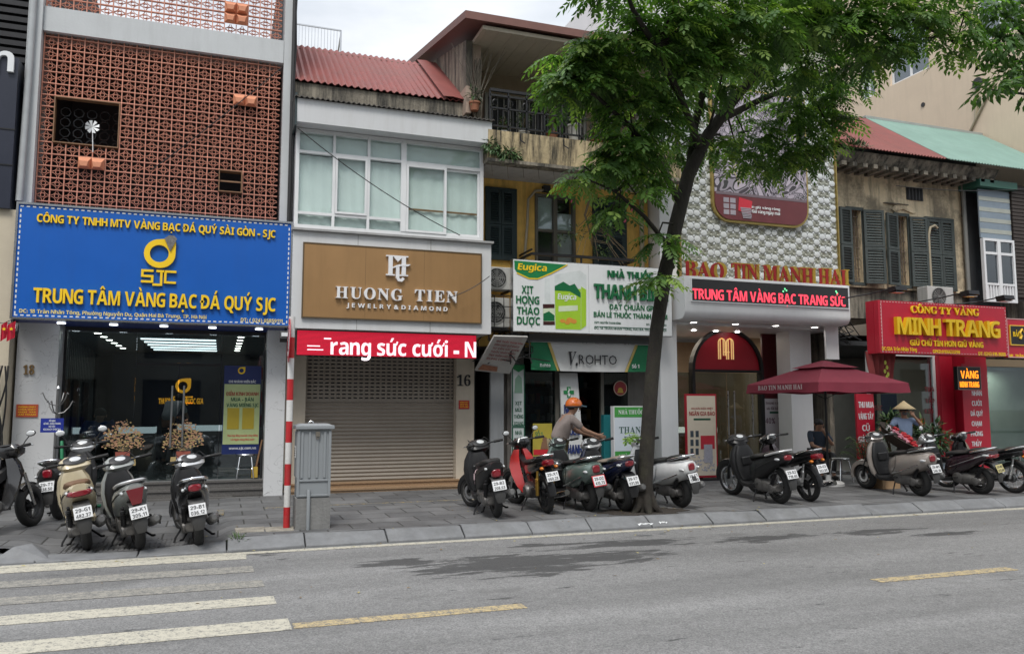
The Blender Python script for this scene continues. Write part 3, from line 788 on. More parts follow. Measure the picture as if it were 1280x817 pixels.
# glass front: panes, door handles, frame
gx = [-2.385,-1.93,-.62,.20,.66]
box('glass_pane', M_glass, b18, -2.38,-1.35,14.5,14.512,.41,2.82); box('glass_pane', M_glass, b18, -.03,.67,14.5,14.512,.41,2.82)
mb = MB(); mb.box(-2.39,.675,14.47,14.54,2.82,2.88); mb.box(-2.395,-2.36,14.47,14.54,.4,2.82); mb.box(.65,.675,14.47,14.54,.4,2.82); mb.box(-1.34,-.04,14.49,14.52,2.28,2.32); mb.build('shopfront_frame', M_blackm, b18)
for xa, xb, hx in ((-1.345,-.70,-.78),(-.68,-.04,-.60)):
    d = box('glass_door', M_glass, b18, xa,xb,14.495,14.507,.42,2.28)
    mb = MB(); mb.tube([(hx,14.43,.95),(hx,14.43,1.95)], .016, 8); mb.tube([(hx,14.43,1.1),(hx,14.5,1.1)], .01, 6); mb.tube([(hx,14.43,1.8),(hx,14.5,1.8)], .01, 6); mb.build('handle', M_steel, d, smooth=50)
box('glass_pane', M_glass, b18, -1.345,-.04,14.495,14.507,2.325,2.815)
M_pink = mat('pink_gold_sticker', (.50,.28,.17), .5, var=.35, scale=30); M_stick2 = mat('gold_sticker', (.48,.36,.16), .5, var=.3, scale=25); M_potst = mat('red_pot_sticker', (.36,.10,.07), .5)
for (cx, cy, sgn) in ((153,570,1),(229,569,-1)):
    x, z = P(cx, cy, 14.48); mb = MB(); random.seed(int(cx))
    for k in range(330):
        a = random.uniform(.1, math.pi-.1) if k < 270 else random.uniform(0, 2*math.pi); r = .34*math.sqrt(random.random()); q = random.uniform(.007,.015)
        px_, pz_ = x+r*math.cos(a)*.95, z+.10+abs(r*math.sin(a))*1.25+random.uniform(-.04,.08)
        rot = random.random()*3
        mb.mi = 0 if random.random()<.6 else 1
        mb.prism([(px_+q*math.cos(rot+t*math.pi/3)*1.3, pz_+q*math.sin(rot+t*math.pi/3)) for t in range(6)], 14.478+random.random()*.006, 14.4885)
    for k in range(8):
        mb.mi = 1; a = math.pi*(k+.7)/8.4
        mb.bar((x,14.486,z+.08),(x+.3*math.cos(a),14.486,z+.1+.33*math.sin(a)),.008,.004)
    mb.mi = 2; mb.prism([(x-.09,z-.13),(x+.09,z-.13),(x+.11,z+.07),(x-.11,z+.07)], 14.484, 14.489)
    mb.mi = 1; mb.prism([(x-.2,z-.15),(x-.1,z-.15),(x-.11,z-.02),(x-.19,z-.02)], 14.485, 14.490); mb.prism([(x+.1,z-.15),(x+.2,z-.15),(x+.19,z-.02),(x+.11,z-.02)], 14.485, 14.490)
    o = mb.build('door_sticker', [M_pink, M_stick2, M_potst], b18)

# ---------------------------------------------------------------- No.16: jewellery shop with white bay
b16 = thing('jewellery_building', 'two storey shop with white glazed bay, red tin roof and roller shutter numbered 16', 'building', (2.7,14.4,0))
mb = MB(); mb.box(1.0,4.36,14.62,20,.1,2.43); mb.box(1.0,4.36,14.6,20,2.43,7.05); mb.build('wall', M_concrete, b16)
part('pillar', M_marble, b16, (1.0,1.35,14.35,14.62,.1,2.6)); pr = part('pillar', M_marble, b16, (4.04,4.38,14.35,14.62,.1,2.6))
mb = MB(); ptext(mb, '16', 571, 482, 588, 482, 13, 14.35, .015, 'serif'); mb.build('house_number', M_ink, b16)
mb = MB(); mb.box(1.02,4.36,14.1,14.66,.08,.215); mb.box(1.01,4.37,14.08,14.15,.19,.22); mb.box(1.02,4.36,14.3,14.66,.215,.30); mb.box(1.01,4.37,14.28,14.36,.28,.305); mb.build('steps', M_browngran, b16)
M_shutter = mat('grey_roller_shutter', (.285,.25,.21), .5, metal=.2, var=.06, scale=2, streak=.15, streak_col=(.17,.155,.14))
mb = MB(); z = .30
while z < 1.64:
    mb.hexa([(1.352,14.545,z),(4.038,14.545,z),(4.038,14.56,z),(1.352,14.56,z),(1.352,14.527,z+.03),(4.038,14.527,z+.03),(4.038,14.56,z+.03),(1.352,14.56,z+.03)])
    mb.hexa([(1.352,14.527,z+.03),(4.038,14.527,z+.03),(4.038,14.56,z+.03),(1.352,14.56,z+.03),(1.352,14.545,z+.066),(4.038,14.545,z+.066),(4.038,14.56,z+.066),(1.352,14.56,z+.066)])
    z += .066
mb.box(1.352,4.038,14.52,14.56,z,z+.02); z += .02
zs0 = z; cols = []
x = 1.36
while x < 4.03: cols.append(x); x += .1
while z < 2.6:                        # perforated upper part: slots between short links
    mb.box(1.352,4.038,14.53,14.55,z,z+.042)
    for x in cols: mb.box(x, x+.035, 14.535,14.547, z+.042, z+.066)
    z += .066
mb.build('roller_shutter', M_shutter, b16)
box('shutter_backing', mat('grey_inner_curtain', (.10,.10,.11), .8), b16, 1.352,4.038,14.58,14.61,.3,2.6)
# sign box and bay
M_fasc = mat('white_fascia_panel', (.61,.62,.63), .4, var=.03, scale=1.2, streak=.3, streak_col=(.40,.39,.37))
mb = MB(); mb.box(1.0,4.4,13.42,14.62,2.87,4.47); mb.build('fascia', M_fasc, b16)
mb = MB(); mb.box(.98,4.43,13.36,14.6,4.475,4.51); mb.box(2.05,2.058,13.414,13.42,4.28,4.47); mb.box(3.3,3.308,13.414,13.42,4.28,4.47); mb.box(2.05,2.058,13.414,13.42,2.87,3.04); mb.box(3.3,3.308,13.414,13.42,2.87,3.04); mb.build('ledge', mat('grey_ledge', (.33,.33,.33), .6, streak=.3), b16)
Yb = 13.6
fx = [1.02, PX(417.5,220,Yb), PX(461,220,Yb), PX(504.7,220,Yb), PX(556.7,240,Yb), 4.31]
zt, zb = 6.26, 4.56
zt1 = PZ(400,191,Yb); zl = PZ(400,267,Yb); zr = PZ(555,207,Yb)
mb = MB(); w = .045
mb.frame(1.02,4.31,zb,zt,Yb,Yb+.09,.06)
mb.box(fx[3]-.045,fx[3]+.045,Yb-.01,Yb+.09,zb+.06,zt-.06)
for x in fx[1:3]: mb.box(x-w/2,x+w/2,Yb+.005,Yb+.085,zb+.06,zt-.06)
mb.box(1.08,fx[3]-.045,Yb+.008,Yb+.083,zt1-w/2,zt1+w/2); mb.box(1.08,fx[3]-.045,Yb+.008,Yb+.083,zl-w/2,zl+w/2)
mb.box(fx[3]+.045,4.25,Yb+.008,Yb+.083,zr-.04,zr+.02)
mb.frame(fx[1]+w/2+.003,fx[2]-w/2-.003,zl+w/2+.003,zt1-w/2-.003,Yb-.012,Yb+.05,.035)
mb.frame(fx[3]+.048,fx[4]+.02,zb+.062,zr-.043,Yb-.014,Yb+.04,.04); mb.frame(fx[4]-.02,4.248,zb+.062,zr-.043,Yb+.042,Yb+.078,.04)
bayf = mb.build('bay_window_frame', M_alu, b16)
box('window_pane', glass_mat('bay_glass', (.93,.96,.95), .04), b16, 1.05,4.28,Yb+.055,Yb+.062,zb+.03,zt-.03)
mb = MB()                                    # blinds behind glass, gently rippled, each its own drop
for (a, b, z0, z1) in [(1.08,fx[1]-.02,zl+.03,zt1-.03),(fx[1]+.02,fx[2]-.02,zl+.03,zt1-.03),(fx[2]+.02,fx[3]-.03,zl+.03,zt1-.03),
                       (1.08,fx[1]-.02,zb+.05,zl-.01),(fx[1]+.02,fx[2]-.02,zb+.05,zl-.01),(fx[2]+.02,fx[3]-.03,zb+.05,zl-.01),
                       (fx[3]+.03,fx[4],zb+.05,zr-.02),(fx[4]+.015,4.27,zb+.05,zr-.02),
                       (1.08,fx[1]-.02,zt1+.01,zt-.05),(fx[1]+.02,fx[2]-.02,zt1+.01,zt-.05),(fx[2]+.02,fx[3]-.03,zt1+.01,zt-.05),(fx[3]+.03,4.27,zr+.01,zt-.05)]:
    d = .02
    cnt = 14; ph = random.random()*6; rows = []
    for j in range(7):
        zz = z0+(z1-z0)*j/6
        rows.append([(a+(b-a)*i/cnt, Yb+.09+d+.008*math.sin(i*1.3+ph+j*.3)+.006*math.sin(j*2+i*.4+ph), zz) for i in range(cnt+1)])
    mb.loft(rows, caps=False, closed=False)
mb.build('blind', M_fabric, b16, smooth=80)
box('bay_back', M_dark, b16, 1.03,4.30,14.2,14.25,zb,zt); box('bay_floor', M_white, b16, 1.02,4.31,Yb+.1,14.6,zb-.05,zb+.02)
box('bay_side', M_alu, b16, 1.021,1.05,Yb+.1,14.6,zb+.03,zt); box('bay_side', M_alu, b16, 4.28,4.309,Yb+.1,14.6,zb+.03,zt)
box('window_rail', M_wood, b16, fx[3]+.06, 4.24, Yb+.065, Yb+.085, 5.03, 5.06)
mb = MB(); mb.hexa([(.99,13.32,6.27),(4.37,13.32,6.27),(4.37,14.6,6.27),(.99,14.6,6.27),(.99,13.3,6.66),(4.37,13.3,6.66),(4.37,14.6,6.68),(.99,14.6,6.68)]); mb.build('eave_box', M_fasc, b16)
mb = MB(); corrugated(mb, .96, 4.40, 13.24, 6.67, 13.95, 6.80, .085, .014); mb.build('canopy_sheet', mat('rusty_grey_sheet', (.12,.11,.10), .8, var=.3, scale=4), b16, smooth=50)
mb = MB(); mb.box(1.0,4.1,13.85,14.1,6.7,7.15); mb.build('parapet', M_oldconc, b16)
ridge = (16.0, 8.76)
mb = MB(); corrugated(mb, 1.0, 3.98, 13.8, 7.17, ridge[0], ridge[1], .115, .02); rf = mb.build('roof', M_roofred, b16, smooth=50)
mb = MB(); corrugated(mb, 3.60, 4.10, 13.78, 7.17, ridge[0], ridge[1]+.02, .5, .012); 
mb.xf = None; o = mb.build('roof_flashing', M_roofred, b16, smooth=50); o.location.z += .035; o.location.y -= .02
mb = MB(); mb.box(1.0,4.0,15.8,20,6.9,8.62); mb.build('gable_block', M_oldconc, b16)
mb = MB()
for k in range(19): mb.bar((1.0+k*.07,18.0,8.9),(1.0+k*.07,18.0,10.15),.012)
mb.bar((1.0,18,10.15),(2.28,18,10.15),.03); mb.bar((2.28,18,10.15),(2.28,18,8.9),.03); mb.bar((2.28,18,10.15),(2.28,19.2,9.4),.03)
rl = mb.build('roof_railing', M_steel, b16)
box('side_panel', M_shutgreen, b16, .965,1.0,13.3,14.0,6.2,6.75)

# ---------------------------------------------------------------- No.14: ochre pharmacy house with balcony
b14 = thing('pharmacy_house', 'old three storey ochre house with green shutters and a stained planted balcony above the pharmacy', 'building', (6.2,14.4,0))
wx = [(4.59,5.22),(5.61,6.46),(6.84,7.58)]
mb = MB(); mb.wall(4.37,8.1,2.75,6.0,14.4,14.7,[(wx[0][0]+.03,wx[0][1]-.03,4.40,5.76),(wx[1][0]+.03,wx[1][1]-.03,4.32,5.72),(wx[2][0]+.03,wx[2][1]-.03,4.36,5.74)]); mb.build('wall', M_yellow, b14)
mb = MB(); mb.box(4.37,8.2,14.9,15.1,6.0,8.7); mb.box(3.98,4.08,13.62,20,6.9,7.4); mb.build('upper_wall', M_pinkwall, b14)
mb = MB()                                       # left side wall, stained, under the sloping roof
mb.add([(4.0,13.7,6.6),(4.0,20,6.6),(4.0,20,9.9),(4.0,13.7,8.3),(4.12,13.7,6.6),(4.12,20,6.6),(4.12,20,9.9),(4.12,13.7,8.3)],
       [(0,1,2,3),(7,6,5,4),(0,3,7,4),(3,2,6,7),(1,5,6,2)]); mb.build('side_wall', M_oldconc, b14)
mb = MB(); mb.hexa([(3.78,13.0,8.36),(8.6,13.0,8.36),(8.6,20,9.9),(3.78,20,9.9),(3.78,13.0,8.50),(8.6,13.0,8.50),(8.6,20,10.06),(3.78,20,10.06)])
mb.build('roof', M_eave, b14)
mb = MB(); mb.box(4.13,8.4,13.1,14.9,8.26,8.33)
for k in range(17): mb.box(4.2+k*.25,4.215+k*.25,13.1,14.9,8.25,8.262)
mb.build('veranda_ceiling', mat('cream_boarding', (.48,.42,.34), .8, var=.06, streak=.1), b14)
mb = MB(); mb.hexa([(4.3,13.34,5.98),(8.25,13.34,5.98),(8.25,14.4,5.98),(4.3,14.4,5.98),(4.3,13.3,6.52),(8.25,13.3,6.52),(8.25,14.9,6.52),(4.3,14.9,6.52)]); 
M_balc = mat('stained_balcony_render', (.50,.40,.24), .9, var=.25, scale=3, bump=.4, bscale=25, streak=1.0, streak_col=(.022,.021,.018), slo=.44, shi=.60, dirt=.5, dirt_col=(.08,.07,.05))
mb.build('balcony_slab', M_balc, b14)
mb = MB(); mb.box(4.28,8.27,13.26,13.5,5.93,5.99); mb.build('balcony_moulding', M_oldconc, b14)
box('balcony_soffit', mat('pale_soffit', (.45,.44,.42), .85, streak=.2), b14, 4.35,8.2,13.5,14.39,5.955,5.976)
mb = MB(); Yr = 13.36                            # railing
for z in (6.62, 6.95, 7.18, 7.28): mb.bar((4.35,Yr,z),(8.2,Yr,z),.03 if z<7.2 else .05)
for k in range(12): 
    x = 4.35+k*.35; mb.bar((x,Yr,6.5),(x,Yr,7.28),.03)
for k in range(40):
    x = 4.4+k*.097; mb.bar((x,Yr,6.62),(x,Yr,6.95),.012)
    if k%3==0: mb.lathe([(.045,-.006),(.057,0),(.045,.006)], (x+.05,Yr,7.06), 'y', 10)
mb.build('balcony_railing', M_blackm, b14)
for (x, z) in ((4.9,6.42),(5.75,6.42),(6.6,6.42)):
    mb = MB(); mb.bar((x,13.28,6.5),(x,13.28,6.38),.02); mb.bar((x,13.28,6.38),(x+.06,13.2,6.3),.02); mb.build('bracket', M_blackm, b14)
# veranda window grille, post
mb = MB(); mb.box(4.75,6.9,14.86,14.9,6.55,7.78); mb.build('dark_opening', M_dark, b14)
mb = MB(); mb.frame(4.72,6.92,6.55,7.82,14.8,14.88,.06)
for k in range(16):
    x = 4.85+k*.135; mb.bar((x,14.82,6.6),(x,14.82,7.78),.016)
    if k%2==0: mb.lathe([(.055,-.006),(.068,0),(.055,.006)], (x+.067,14.82,7.55), 'y', 10)
for x in (5.45,6.18): mb.box(x-.03,x+.03,14.79,14.87,6.6,7.78)
mb.build('window_grille', mat('pale_ironwork', (.36,.35,.33), .5), b14)
mb = MB(); mb.box(4.14,4.30,13.75,13.95,6.5,8.27); mb.build('post', M_pinkwall, b14)
mb = MB(); mb.box(7.1,7.6,14.87,14.895,6.55,7.4); mb.build('veranda_door', mat('maroon_door', (.13,.02,.025), .6), b14)
# first floor shutters and window
for i in (0,2):
    a, b = wx[i]; mb = MB(); z0, z1 = (4.38,5.78) if i==0 else (4.34,5.76); m_ = (a+b)/2
    mb.frame(a,b,z0,z1,14.33,14.45,.05); mb.build('shutter_frame', M_shutgreen, b14)
    for xa, xb in ((a+.05,m_-.004),(m_+.004,b-.05)):
        mb = MB(); louvre(mb, xa, xb, z0+.052, (z0+z1)/2-.02, 14.36, gap=.045); louvre(mb, xa, xb, (z0+z1)/2-.01, z1-.052, 14.36, gap=.045); mb.build('shutter', M_shutgreen, b14)
    box('shutter_backing', M_black, b14, a+.05,b-.05,14.42,14.44,z0+.05,z1-.05)
a, b = wx[1]; mb = MB(); mb.frame(a,b,4.30,5.74,14.35,14.47,.05); m_ = (a+b)/2; mb.box(m_-.04,m_+.04,14.36,14.46,4.35,5.69); mb.box(a+.05,m_-.04,14.37,14.45,5.0,5.05); mb.box(m_+.04,b-.05,14.37,14.45,5.0,5.05)
mb.build('window_frame', mat('grey_green_window_frame', (.12,.11,.09), .6), b14)
for xa, xb, za, zb_, m in ((a+.05,m_-.04,5.05,5.69,M_fabric),(m_+.04,b-.05,5.05,5.4,M_fabric),(m_+.04,b-.05,4.35,5.0,mat('pale_curtain', (.5,.52,.52), .8, var=.1, scale=6))):
    box('curtain', m, b14, xa,xb,14.455,14.46,za,zb_)
box('window_pane', M_glassd, b14, a+.04,b-.04,14.425,14.43,4.34,5.70); box('window_backing', M_dark, b14, a,b,14.6,14.62,4.3,5.74)
mb = MB(); z = 4.42
for x0_, x1_ in ((5.3,7.45),): 
    mb.bar((x0_,13.75,z),(x1_,13.75,z),.05); mb.bar((x0_,13.75,z+.08),(x0_,14.4,z+.08),.03); mb.bar((x1_,13.75,z),(x1_,14.4,z),.04); mb.bar((x0_,13.75,z),(x0_,14.4,z),.04); mb.bar((6.3,13.75,z-.15),(6.3,13.75,z),.03)
mb.build('balconette_rail', M_blackm, b14)
# conduit, downpipe
mb = MB(); mb.tube([(5.82,14.34,5.82),(5.6,14.33,5.78),(5.45,14.33,5.6),(5.43,14.33,5.1),(5.37,14.33,4.4)], .028, 8); mb.build('conduit', mat('old_pvc', (.36,.31,.22), .6), b14, smooth=60)
MB().tube([(7.9,14.3,5.95),(7.9,14.3,4.3)], .05, 8).build('downpipe', bpy.data.materials['old_pvc'], b14, smooth=60)
part('junction_box', M_plastic, b14, (5.76,5.9,14.28,14.4,5.78,5.9))
# ground floor: passage, jambs, shop recess
mb = MB(); mb.box(4.37,4.40,14.62,19,.1,2.9); mb.box(4.95,5.05,14.5,19,.1,2.8); mb.box(5.05,5.38,14.4,14.9,.1,2.75); mb.box(4.38,8.1,14.42,19,2.76,2.95); mb.box(7.62,8.05,14.45,14.8,.1,2.75); mb.box(7.95,8.05,14.8,19,.1,2.75); mb.box(4.4,5.0,18,18.2,.1,2.8)
mb.build('ground_floor_wall', mat('grimy_wall', (.13,.12,.11), .85, var=.25, scale=3, streak=.5), b14)
box('passage_panel', mat('grey_panel', (.26,.27,.28), .5, var=.05, streak=.2), b14, 4.7,4.96,14.35,14.42,.1,2.3)
box('passage_dark_box', M_dark, b14, 4.38,4.5,14.66,14.9,.2,2.3)  # plain near-black box inside the passage mouth
box('shop_back', M_dark, b14, 5.05,7.95,18,18.1,.1,2.8)
box('shop_floor', mat('brown_tile_floor', (.15,.12,.1), .4), b14, 4.4,7.95,14.45,18,.10,.17)
M_shelf = mat('dim_shelf', (.10,.09,.08), .6)
for k, (x0_, x1_) in enumerate(((5.1,6.0),(6.2,7.0),(7.0,7.85))):
    mb = MB(); y = 15.8+.4*k
    mb.box(x0_,x1_,y+.3,y+.33,.2,2.5)
    for j in range(7): mb.box(x0_,x1_,y,y+.3,.2+j*.36,.23+j*.36)
    sh = mb.build('shelf_unit', M_shelf, b14)
    mb = MB(); cols3 = [mat('box_print_%s' % c_, v, .5, var=0) for c_, v in zip(('white','amber','teal','red'), ((.3,.3,.3),(.3,.2,.06),(.04,.16,.16),(.22,.03,.03)))] if k == 0 else cols3
    for j in range(6):
        x = x0_+.03
        while x < x1_-.1:
            w_ = random.uniform(.05,.12); h_ = random.uniform(.1,.26); mb.mi = random.randrange(4); mb.box(x,x+w_,y+.03,y+.2,.232+j*.36,.232+j*.36+h_); x += w_+random.uniform(.005,.04)
    mb.build('medicine_boxes', cols3, b14)['kind'] = 'stuff'
mb = MB(); mb.box(6.05,6.13,14.44,14.52,.15,2.7); mb.box(7.02,7.08,14.44,14.52,.15,2.7); mb.box(5.4,7.6,14.44,14.52,2.66,2.74); mb.build('door_frame', mat('grey_door_frame', (.12,.115,.10), .6), b14)
box('glass_pane', M_glass, b14, 7.08,7.62,14.475,14.485,.16,2.66); box('glass_pane', M_glass, b14, 5.40,6.05,14.475,14.485,.16,2.66)
box('teal_counter', mat('teal_panel', (.02,.17,.19), .4), b14, 7.0,7.9,14.30,14.42,.14,1.45)

# ---------------------------------------------------------------- No.12B: honeycomb jewellery building
b12 = thing('honeycomb_building', 'jewellery building clad in white honeycomb tiles with curved white canopy and red arched entrance', 'building', (10.5,14.4,0))
box('wall', M_whitewall, b12, 8.12,12.5,14.02,22,3.4,11.5)
box('gold_trim', M_brass, b12, 8.53,8.55,13.87,14.02,4.15,11.5); box('gold_trim', M_brass, b12, 12.48,12.50,13.87,14.02,4.15,11.5)
M_hexback = mat('olive_grey_backing', (.34,.34,.28), .5, var=.2, scale=9)
M_hexw = mat('glossy_white_tile', (.60,.625,.63), .22, var=.05, scale=6, spec=.6)
M_hexo = mat('patterned_olive_tile', (.40,.41,.36), .35, var=.35, scale=45, metal=.1)
mb = MB(); mo = MB(); ml = MB(); random.seed(11)
mb_back = MB(); mb_back.box(8.55,12.48,13.93,14.02,4.1,11.5); mb_back.build('tile_backing', M_hexback, b12)
cw, ch = .1562, .133; j = 0; z = 4.12+ch/2
while z < 8.9:
    for i in range(25):
        x = 8.565+cw*(i+.5); olive = (i%3 == 0) != (j%2 == 1); a_ = random.uniform(-.003,.003)
        ring = lambda k_, y: [(x+cw*.49*k_*math.cos(math.pi/8+t*math.pi/4)*1.06, y+a_, z+ch*.49*k_*math.sin(math.pi/8+t*math.pi/4)*1.06) for t in range(8)]
        if olive: mo.loft([ring(.98,13.93),ring(.98,13.916),ring(.84,13.912),ring(.76,13.922),ring(.62,13.908),ring(.50,13.920),ring(.36,13.905),ring(.2,13.916)])
        else: mb.loft([ring(.98,13.93),ring(.98,13.912),ring(.88,13.900),ring(.45,13.894)])
        ml.box(x+cw*.5-.022,x+cw*.5+.022,13.908,13.929,z+ch*.5-.020,z+ch*.5+.020) if i < 24 else None
    z += ch; j += 1
ml.build('tile_links', M_hexw, b12)
mb.build('white_tiles', M_hexw, b12); mo.build('patterned_tiles', M_hexo, b12)
# curved canopy carrying the display
prof = []
for k in range(7):
    a = math.pi/2*k/6; prof.append((13.52-.14*math.cos(a)+.0, 3.47-.17*math.sin(a)))
prof = [(14.02,4.12),(13.38,4.12)] + prof + [(14.3,3.30),(14.3,3.36)]
mb = MB(); x0_, x1_ = 8.30, 12.26
mb.loft([[(x0_,y,z) for y,z in prof],[(x1_,y,z) for y,z in prof]]); mb.build('canopy', M_whitewall, b12, smooth=35)
mb = MB(); mb.box(8.05,12.5,14.02,16.2,3.24,3.36); mb.box(8.32,12.24,13.6,14.02,3.288,3.31); mb.build('soffit', M_white, b12)
for k, (px_, py_) in enumerate(((863,401),(917,404),(970,406),(1018,409))):
    x = 8.75+k*.98; MB().lathe([(0,3.270),(.07,3.270),(.07,3.292)], (x,13.8,0), seg=14).build('downlight', M_lamp, b12, smooth=40)
    MB().lathe([(.071,3.262),(.095,3.266),(.095,3.292)], (x,13.8,0), seg=14).build('downlight_rim', M_white, b12, smooth=40)
for k in range(4): MB().lathe([(0,3.222),(.045,3.222),(.045,3.242)], (8.9+k*.55,14.9,0), seg=10).build('downlight', M_lamp, b12)
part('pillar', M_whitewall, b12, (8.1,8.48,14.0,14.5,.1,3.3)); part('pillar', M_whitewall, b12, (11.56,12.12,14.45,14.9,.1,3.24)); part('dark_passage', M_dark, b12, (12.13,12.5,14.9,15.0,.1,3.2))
box('side_fin', M_whitewall, b12, 11.93,12.26,13.75,13.8,2.6,3.30)
box('side_return', M_whitewall, b12, 8.115,8.5,13.95,14.02,3.3,11.5)
# entrance
YE = 15.2; M_warmwall = mat('warm_interior_wall', (.34,.27,.19), .6, var=.1)
mb = MB(); mb.box(8.1,12.3,18.5,18.6,.1,3.3); mb.box(8.05,8.1,14.5,18.5,.1,3.3); mb.box(12.3,12.4,14.9,18.5,.1,3.3); mb.build('interior_wall', M_warmwall, b12)
box('interior_floor', mat('dark_polished_floor', (.12,.11,.10), .2), b12, 8.1,12.3,14.4,18.5,.1,.17)
ac = PX(907,440,YE); ax0, ax1 = PX(866,463,YE), PX(948,463,YE); zs = PZ(907,462,YE); rr = (ax1-ax0)/2; ac = (ax0+ax1)/2
mb = MB(); pts = [(ac+rr*math.cos(math.pi*k/20), zs+rr*.98*math.sin(math.pi*k/20)) for k in range(21)]
mb.prism(pts[::-1], YE-.03, YE+.03); mb.build('arch_panel', M_red, b12)
mb = MB()
ro, ri = rr+.07, rr+.002
for k in range(20):
    a, b = math.pi*k/20, math.pi*(k+1)/20
    q = [(ac+ro*math.cos(a), zs+ro*.98*math.sin(a)),(ac+ro*math.cos(b), zs+ro*.98*math.sin(b)),(ac+ri*math.cos(b), zs+ri*.98*math.sin(b)),(ac+ri*math.cos(a), zs+ri*.98*math.sin(a))]
    mb.prism(q, YE-.10, YE+.06)
mb.box(ac-ro,ac-ri,YE-.10,YE+.06,.15,zs); mb.box(ac+ri,ac+ro,YE-.10,YE+.06,.15,zs); mb.box(ac-ri,ac+ri,YE-.09,YE+.05,zs-.06,zs-.002)
mb.build('arch_frame', M_blackm, b12)
mb = MB(); gx0, gx1 = PX(897,440,YE-.03), PX(917,440,YE-.03); gz0, gz1 = PZ(907,449,YE-.03), PZ(907,423,YE-.03); w = (gx1-gx0)
for k in range(2):                               # crest: two linked arches
    c0 = gx0+w*(.25+.5*k); q = w*.21; t = .014
    for qq in (q, q*.45):
        mb.box(c0-qq-t/2,c0-qq+t/2,YE-.055,YE-.03,gz0,gz1-qq); mb.box(c0+qq-t/2,c0+qq+t/2,YE-.055,YE-.03,gz0+(.08 if k==0 else 0),gz1-qq)
        ar = [(c0+qq*math.cos(math.pi*j/8),gz1-qq+qq*math.sin(math.pi*j/8)) for j in range(9)]
        for p, q2 in zip(ar, ar[1:]): mb.bar((p[0],YE-.044,p[1]),(q2[0],YE-.044,q2[1]),t,.025,up=(0,1,0))
mb.bar((c0-w*.4,YE-.043,gz0+.16),(c0,YE-.043,gz0+.16),.012)
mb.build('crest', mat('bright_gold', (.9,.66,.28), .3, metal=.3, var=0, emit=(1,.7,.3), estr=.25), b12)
box('red_wall_panel', mat('dark_maroon_panel', (.10,.012,.02), .35), b12, ax1+.1, ax1+.62, YE-.02,YE+.03,.15,3.24)
for xa, xb in ((8.15,ac-ro-.02),(ac-ri+.01,ac-.01),(ac+.01,ac+ri-.01),(ax1+.65,11.55)):
    d = box('glass_door' if abs((xa+xb)/2-ac)<rr else 'glass_pane', M_glass, b12, xa,xb,YE-.005,YE+.008,.17,zs-.07)
for hx in (ac-.08, ac+.08, ac+.55): mb = MB(); mb.tube([(hx,YE-.16,.9),(hx,YE-.16,1.95)], .018, 8); mb.build('door_handle', M_steel, b12)
for (x0_,x1_) in ((8.3,9.2),(9.9,11.1)):
    mb = MB(); mb.box(x0_,x1_,16.6,17.2,.17,1.0); c = mb.build('display_counter', M_wood, b12)
    box('counter_glass', mat('lit_white_case', (.7,.7,.65), .2, var=0, emit=(1,.95,.85), estr=.5), c, x0_,x1_,16.58,17.2,1.002,1.12)
for (lx, ly, lw, e_) in ((9.3,16.2,1.6,15),(10.9,16.2,1.2,10)):
    ld = bpy.data.lights.new('shop_downlight','AREA'); ld.energy = e_; ld.size = lw; ld.color = (1,.88,.72); lo = bpy.data.objects.new('shop_downlight', ld); lo.location = (lx,ly,3.2); COL.objects.link(lo); lo.parent = b12; lo.location = Vector((lx,ly,3.2))-Vector(b12.location)
box('interior_niche', mat('amber_wall_light', (.7,.45,.2), .5, var=0, emit=(1,.62,.25), estr=.55), b12, 9.35,9.75,18.44,18.49,2.0,2.12)
mb = MB(); mb.box(9.0,11.2,18.46,18.49,1.2,2.0); mb.build('blue_wall_screen', M_navy, b12)

# ---------------------------------------------------------------- No.12A: old plaster house with shutters
b10 = thing('old_plaster_house', 'old peeling ochre plaster house with grey green shutters under red and green tin roof', 'building', (15,14.6,0))
mb = MB(); oldw = [(13.12,14.52,4.36,6.15),(14.55,15.50,4.36,6.12),(15.48,16.28,4.36,6.1)]
mb.wall(12.54,16.7,4.3,7.1,14.42,14.8,[(13.3,13.62,4.40,6.10),(14.66,14.98,4.40,6.05)]); mb.build('wall', M_oldwall, b10)
mb = MB(); mb.box(12.54,12.66,14.42,22,0,7.1); mb.box(12.54,19,14.5,14.7,3.6,4.3); mb.box(12.55,19.0,14.8,22,4.2,4.3); mb.build('lower_wall', M_oldconc, b10)
mb = MB()
mb.hexa([(12.5,13.9,6.98),(17.2,13.9,6.98),(17.2,14.6,6.98),(12.5,14.6,6.98),(12.5,13.75,7.2),(17.2,13.75,7.2),(17.2,14.6,7.25),(12.5,14.6,7.25)])
for k in range(16): mb.box(12.6+k*.29,12.72+k*.29,13.8,14.4,6.88,6.97)
mb.box(14.3,15.0,14.36,14.44,6.3,6.32)
mb.build('cornice', M_oldconc, b10)
mb = MB(); corrugated(mb, 12.5, 15.4, 13.62, 7.24, 16.0, 9.0, .09, .016); mb.build('roof', M_roofred, b10, smooth=50)
mb = MB(); corrugated(mb, 15.42, 19.45, 13.56, 7.22, 16.05, 9.06, .09, .016); mb.build('roof', M_roofgreen, b10, smooth=50)['label'] = 'green half of the tin roof'
box('ridge_cap', mat('grey_ridge', (.33,.35,.33), .6), b10, 15.4,19.45,15.98,16.15,9.03,9.09)
box('roof_block', M_dark, b10, 12.6,19.4,16.2,21,6.9,8.6)
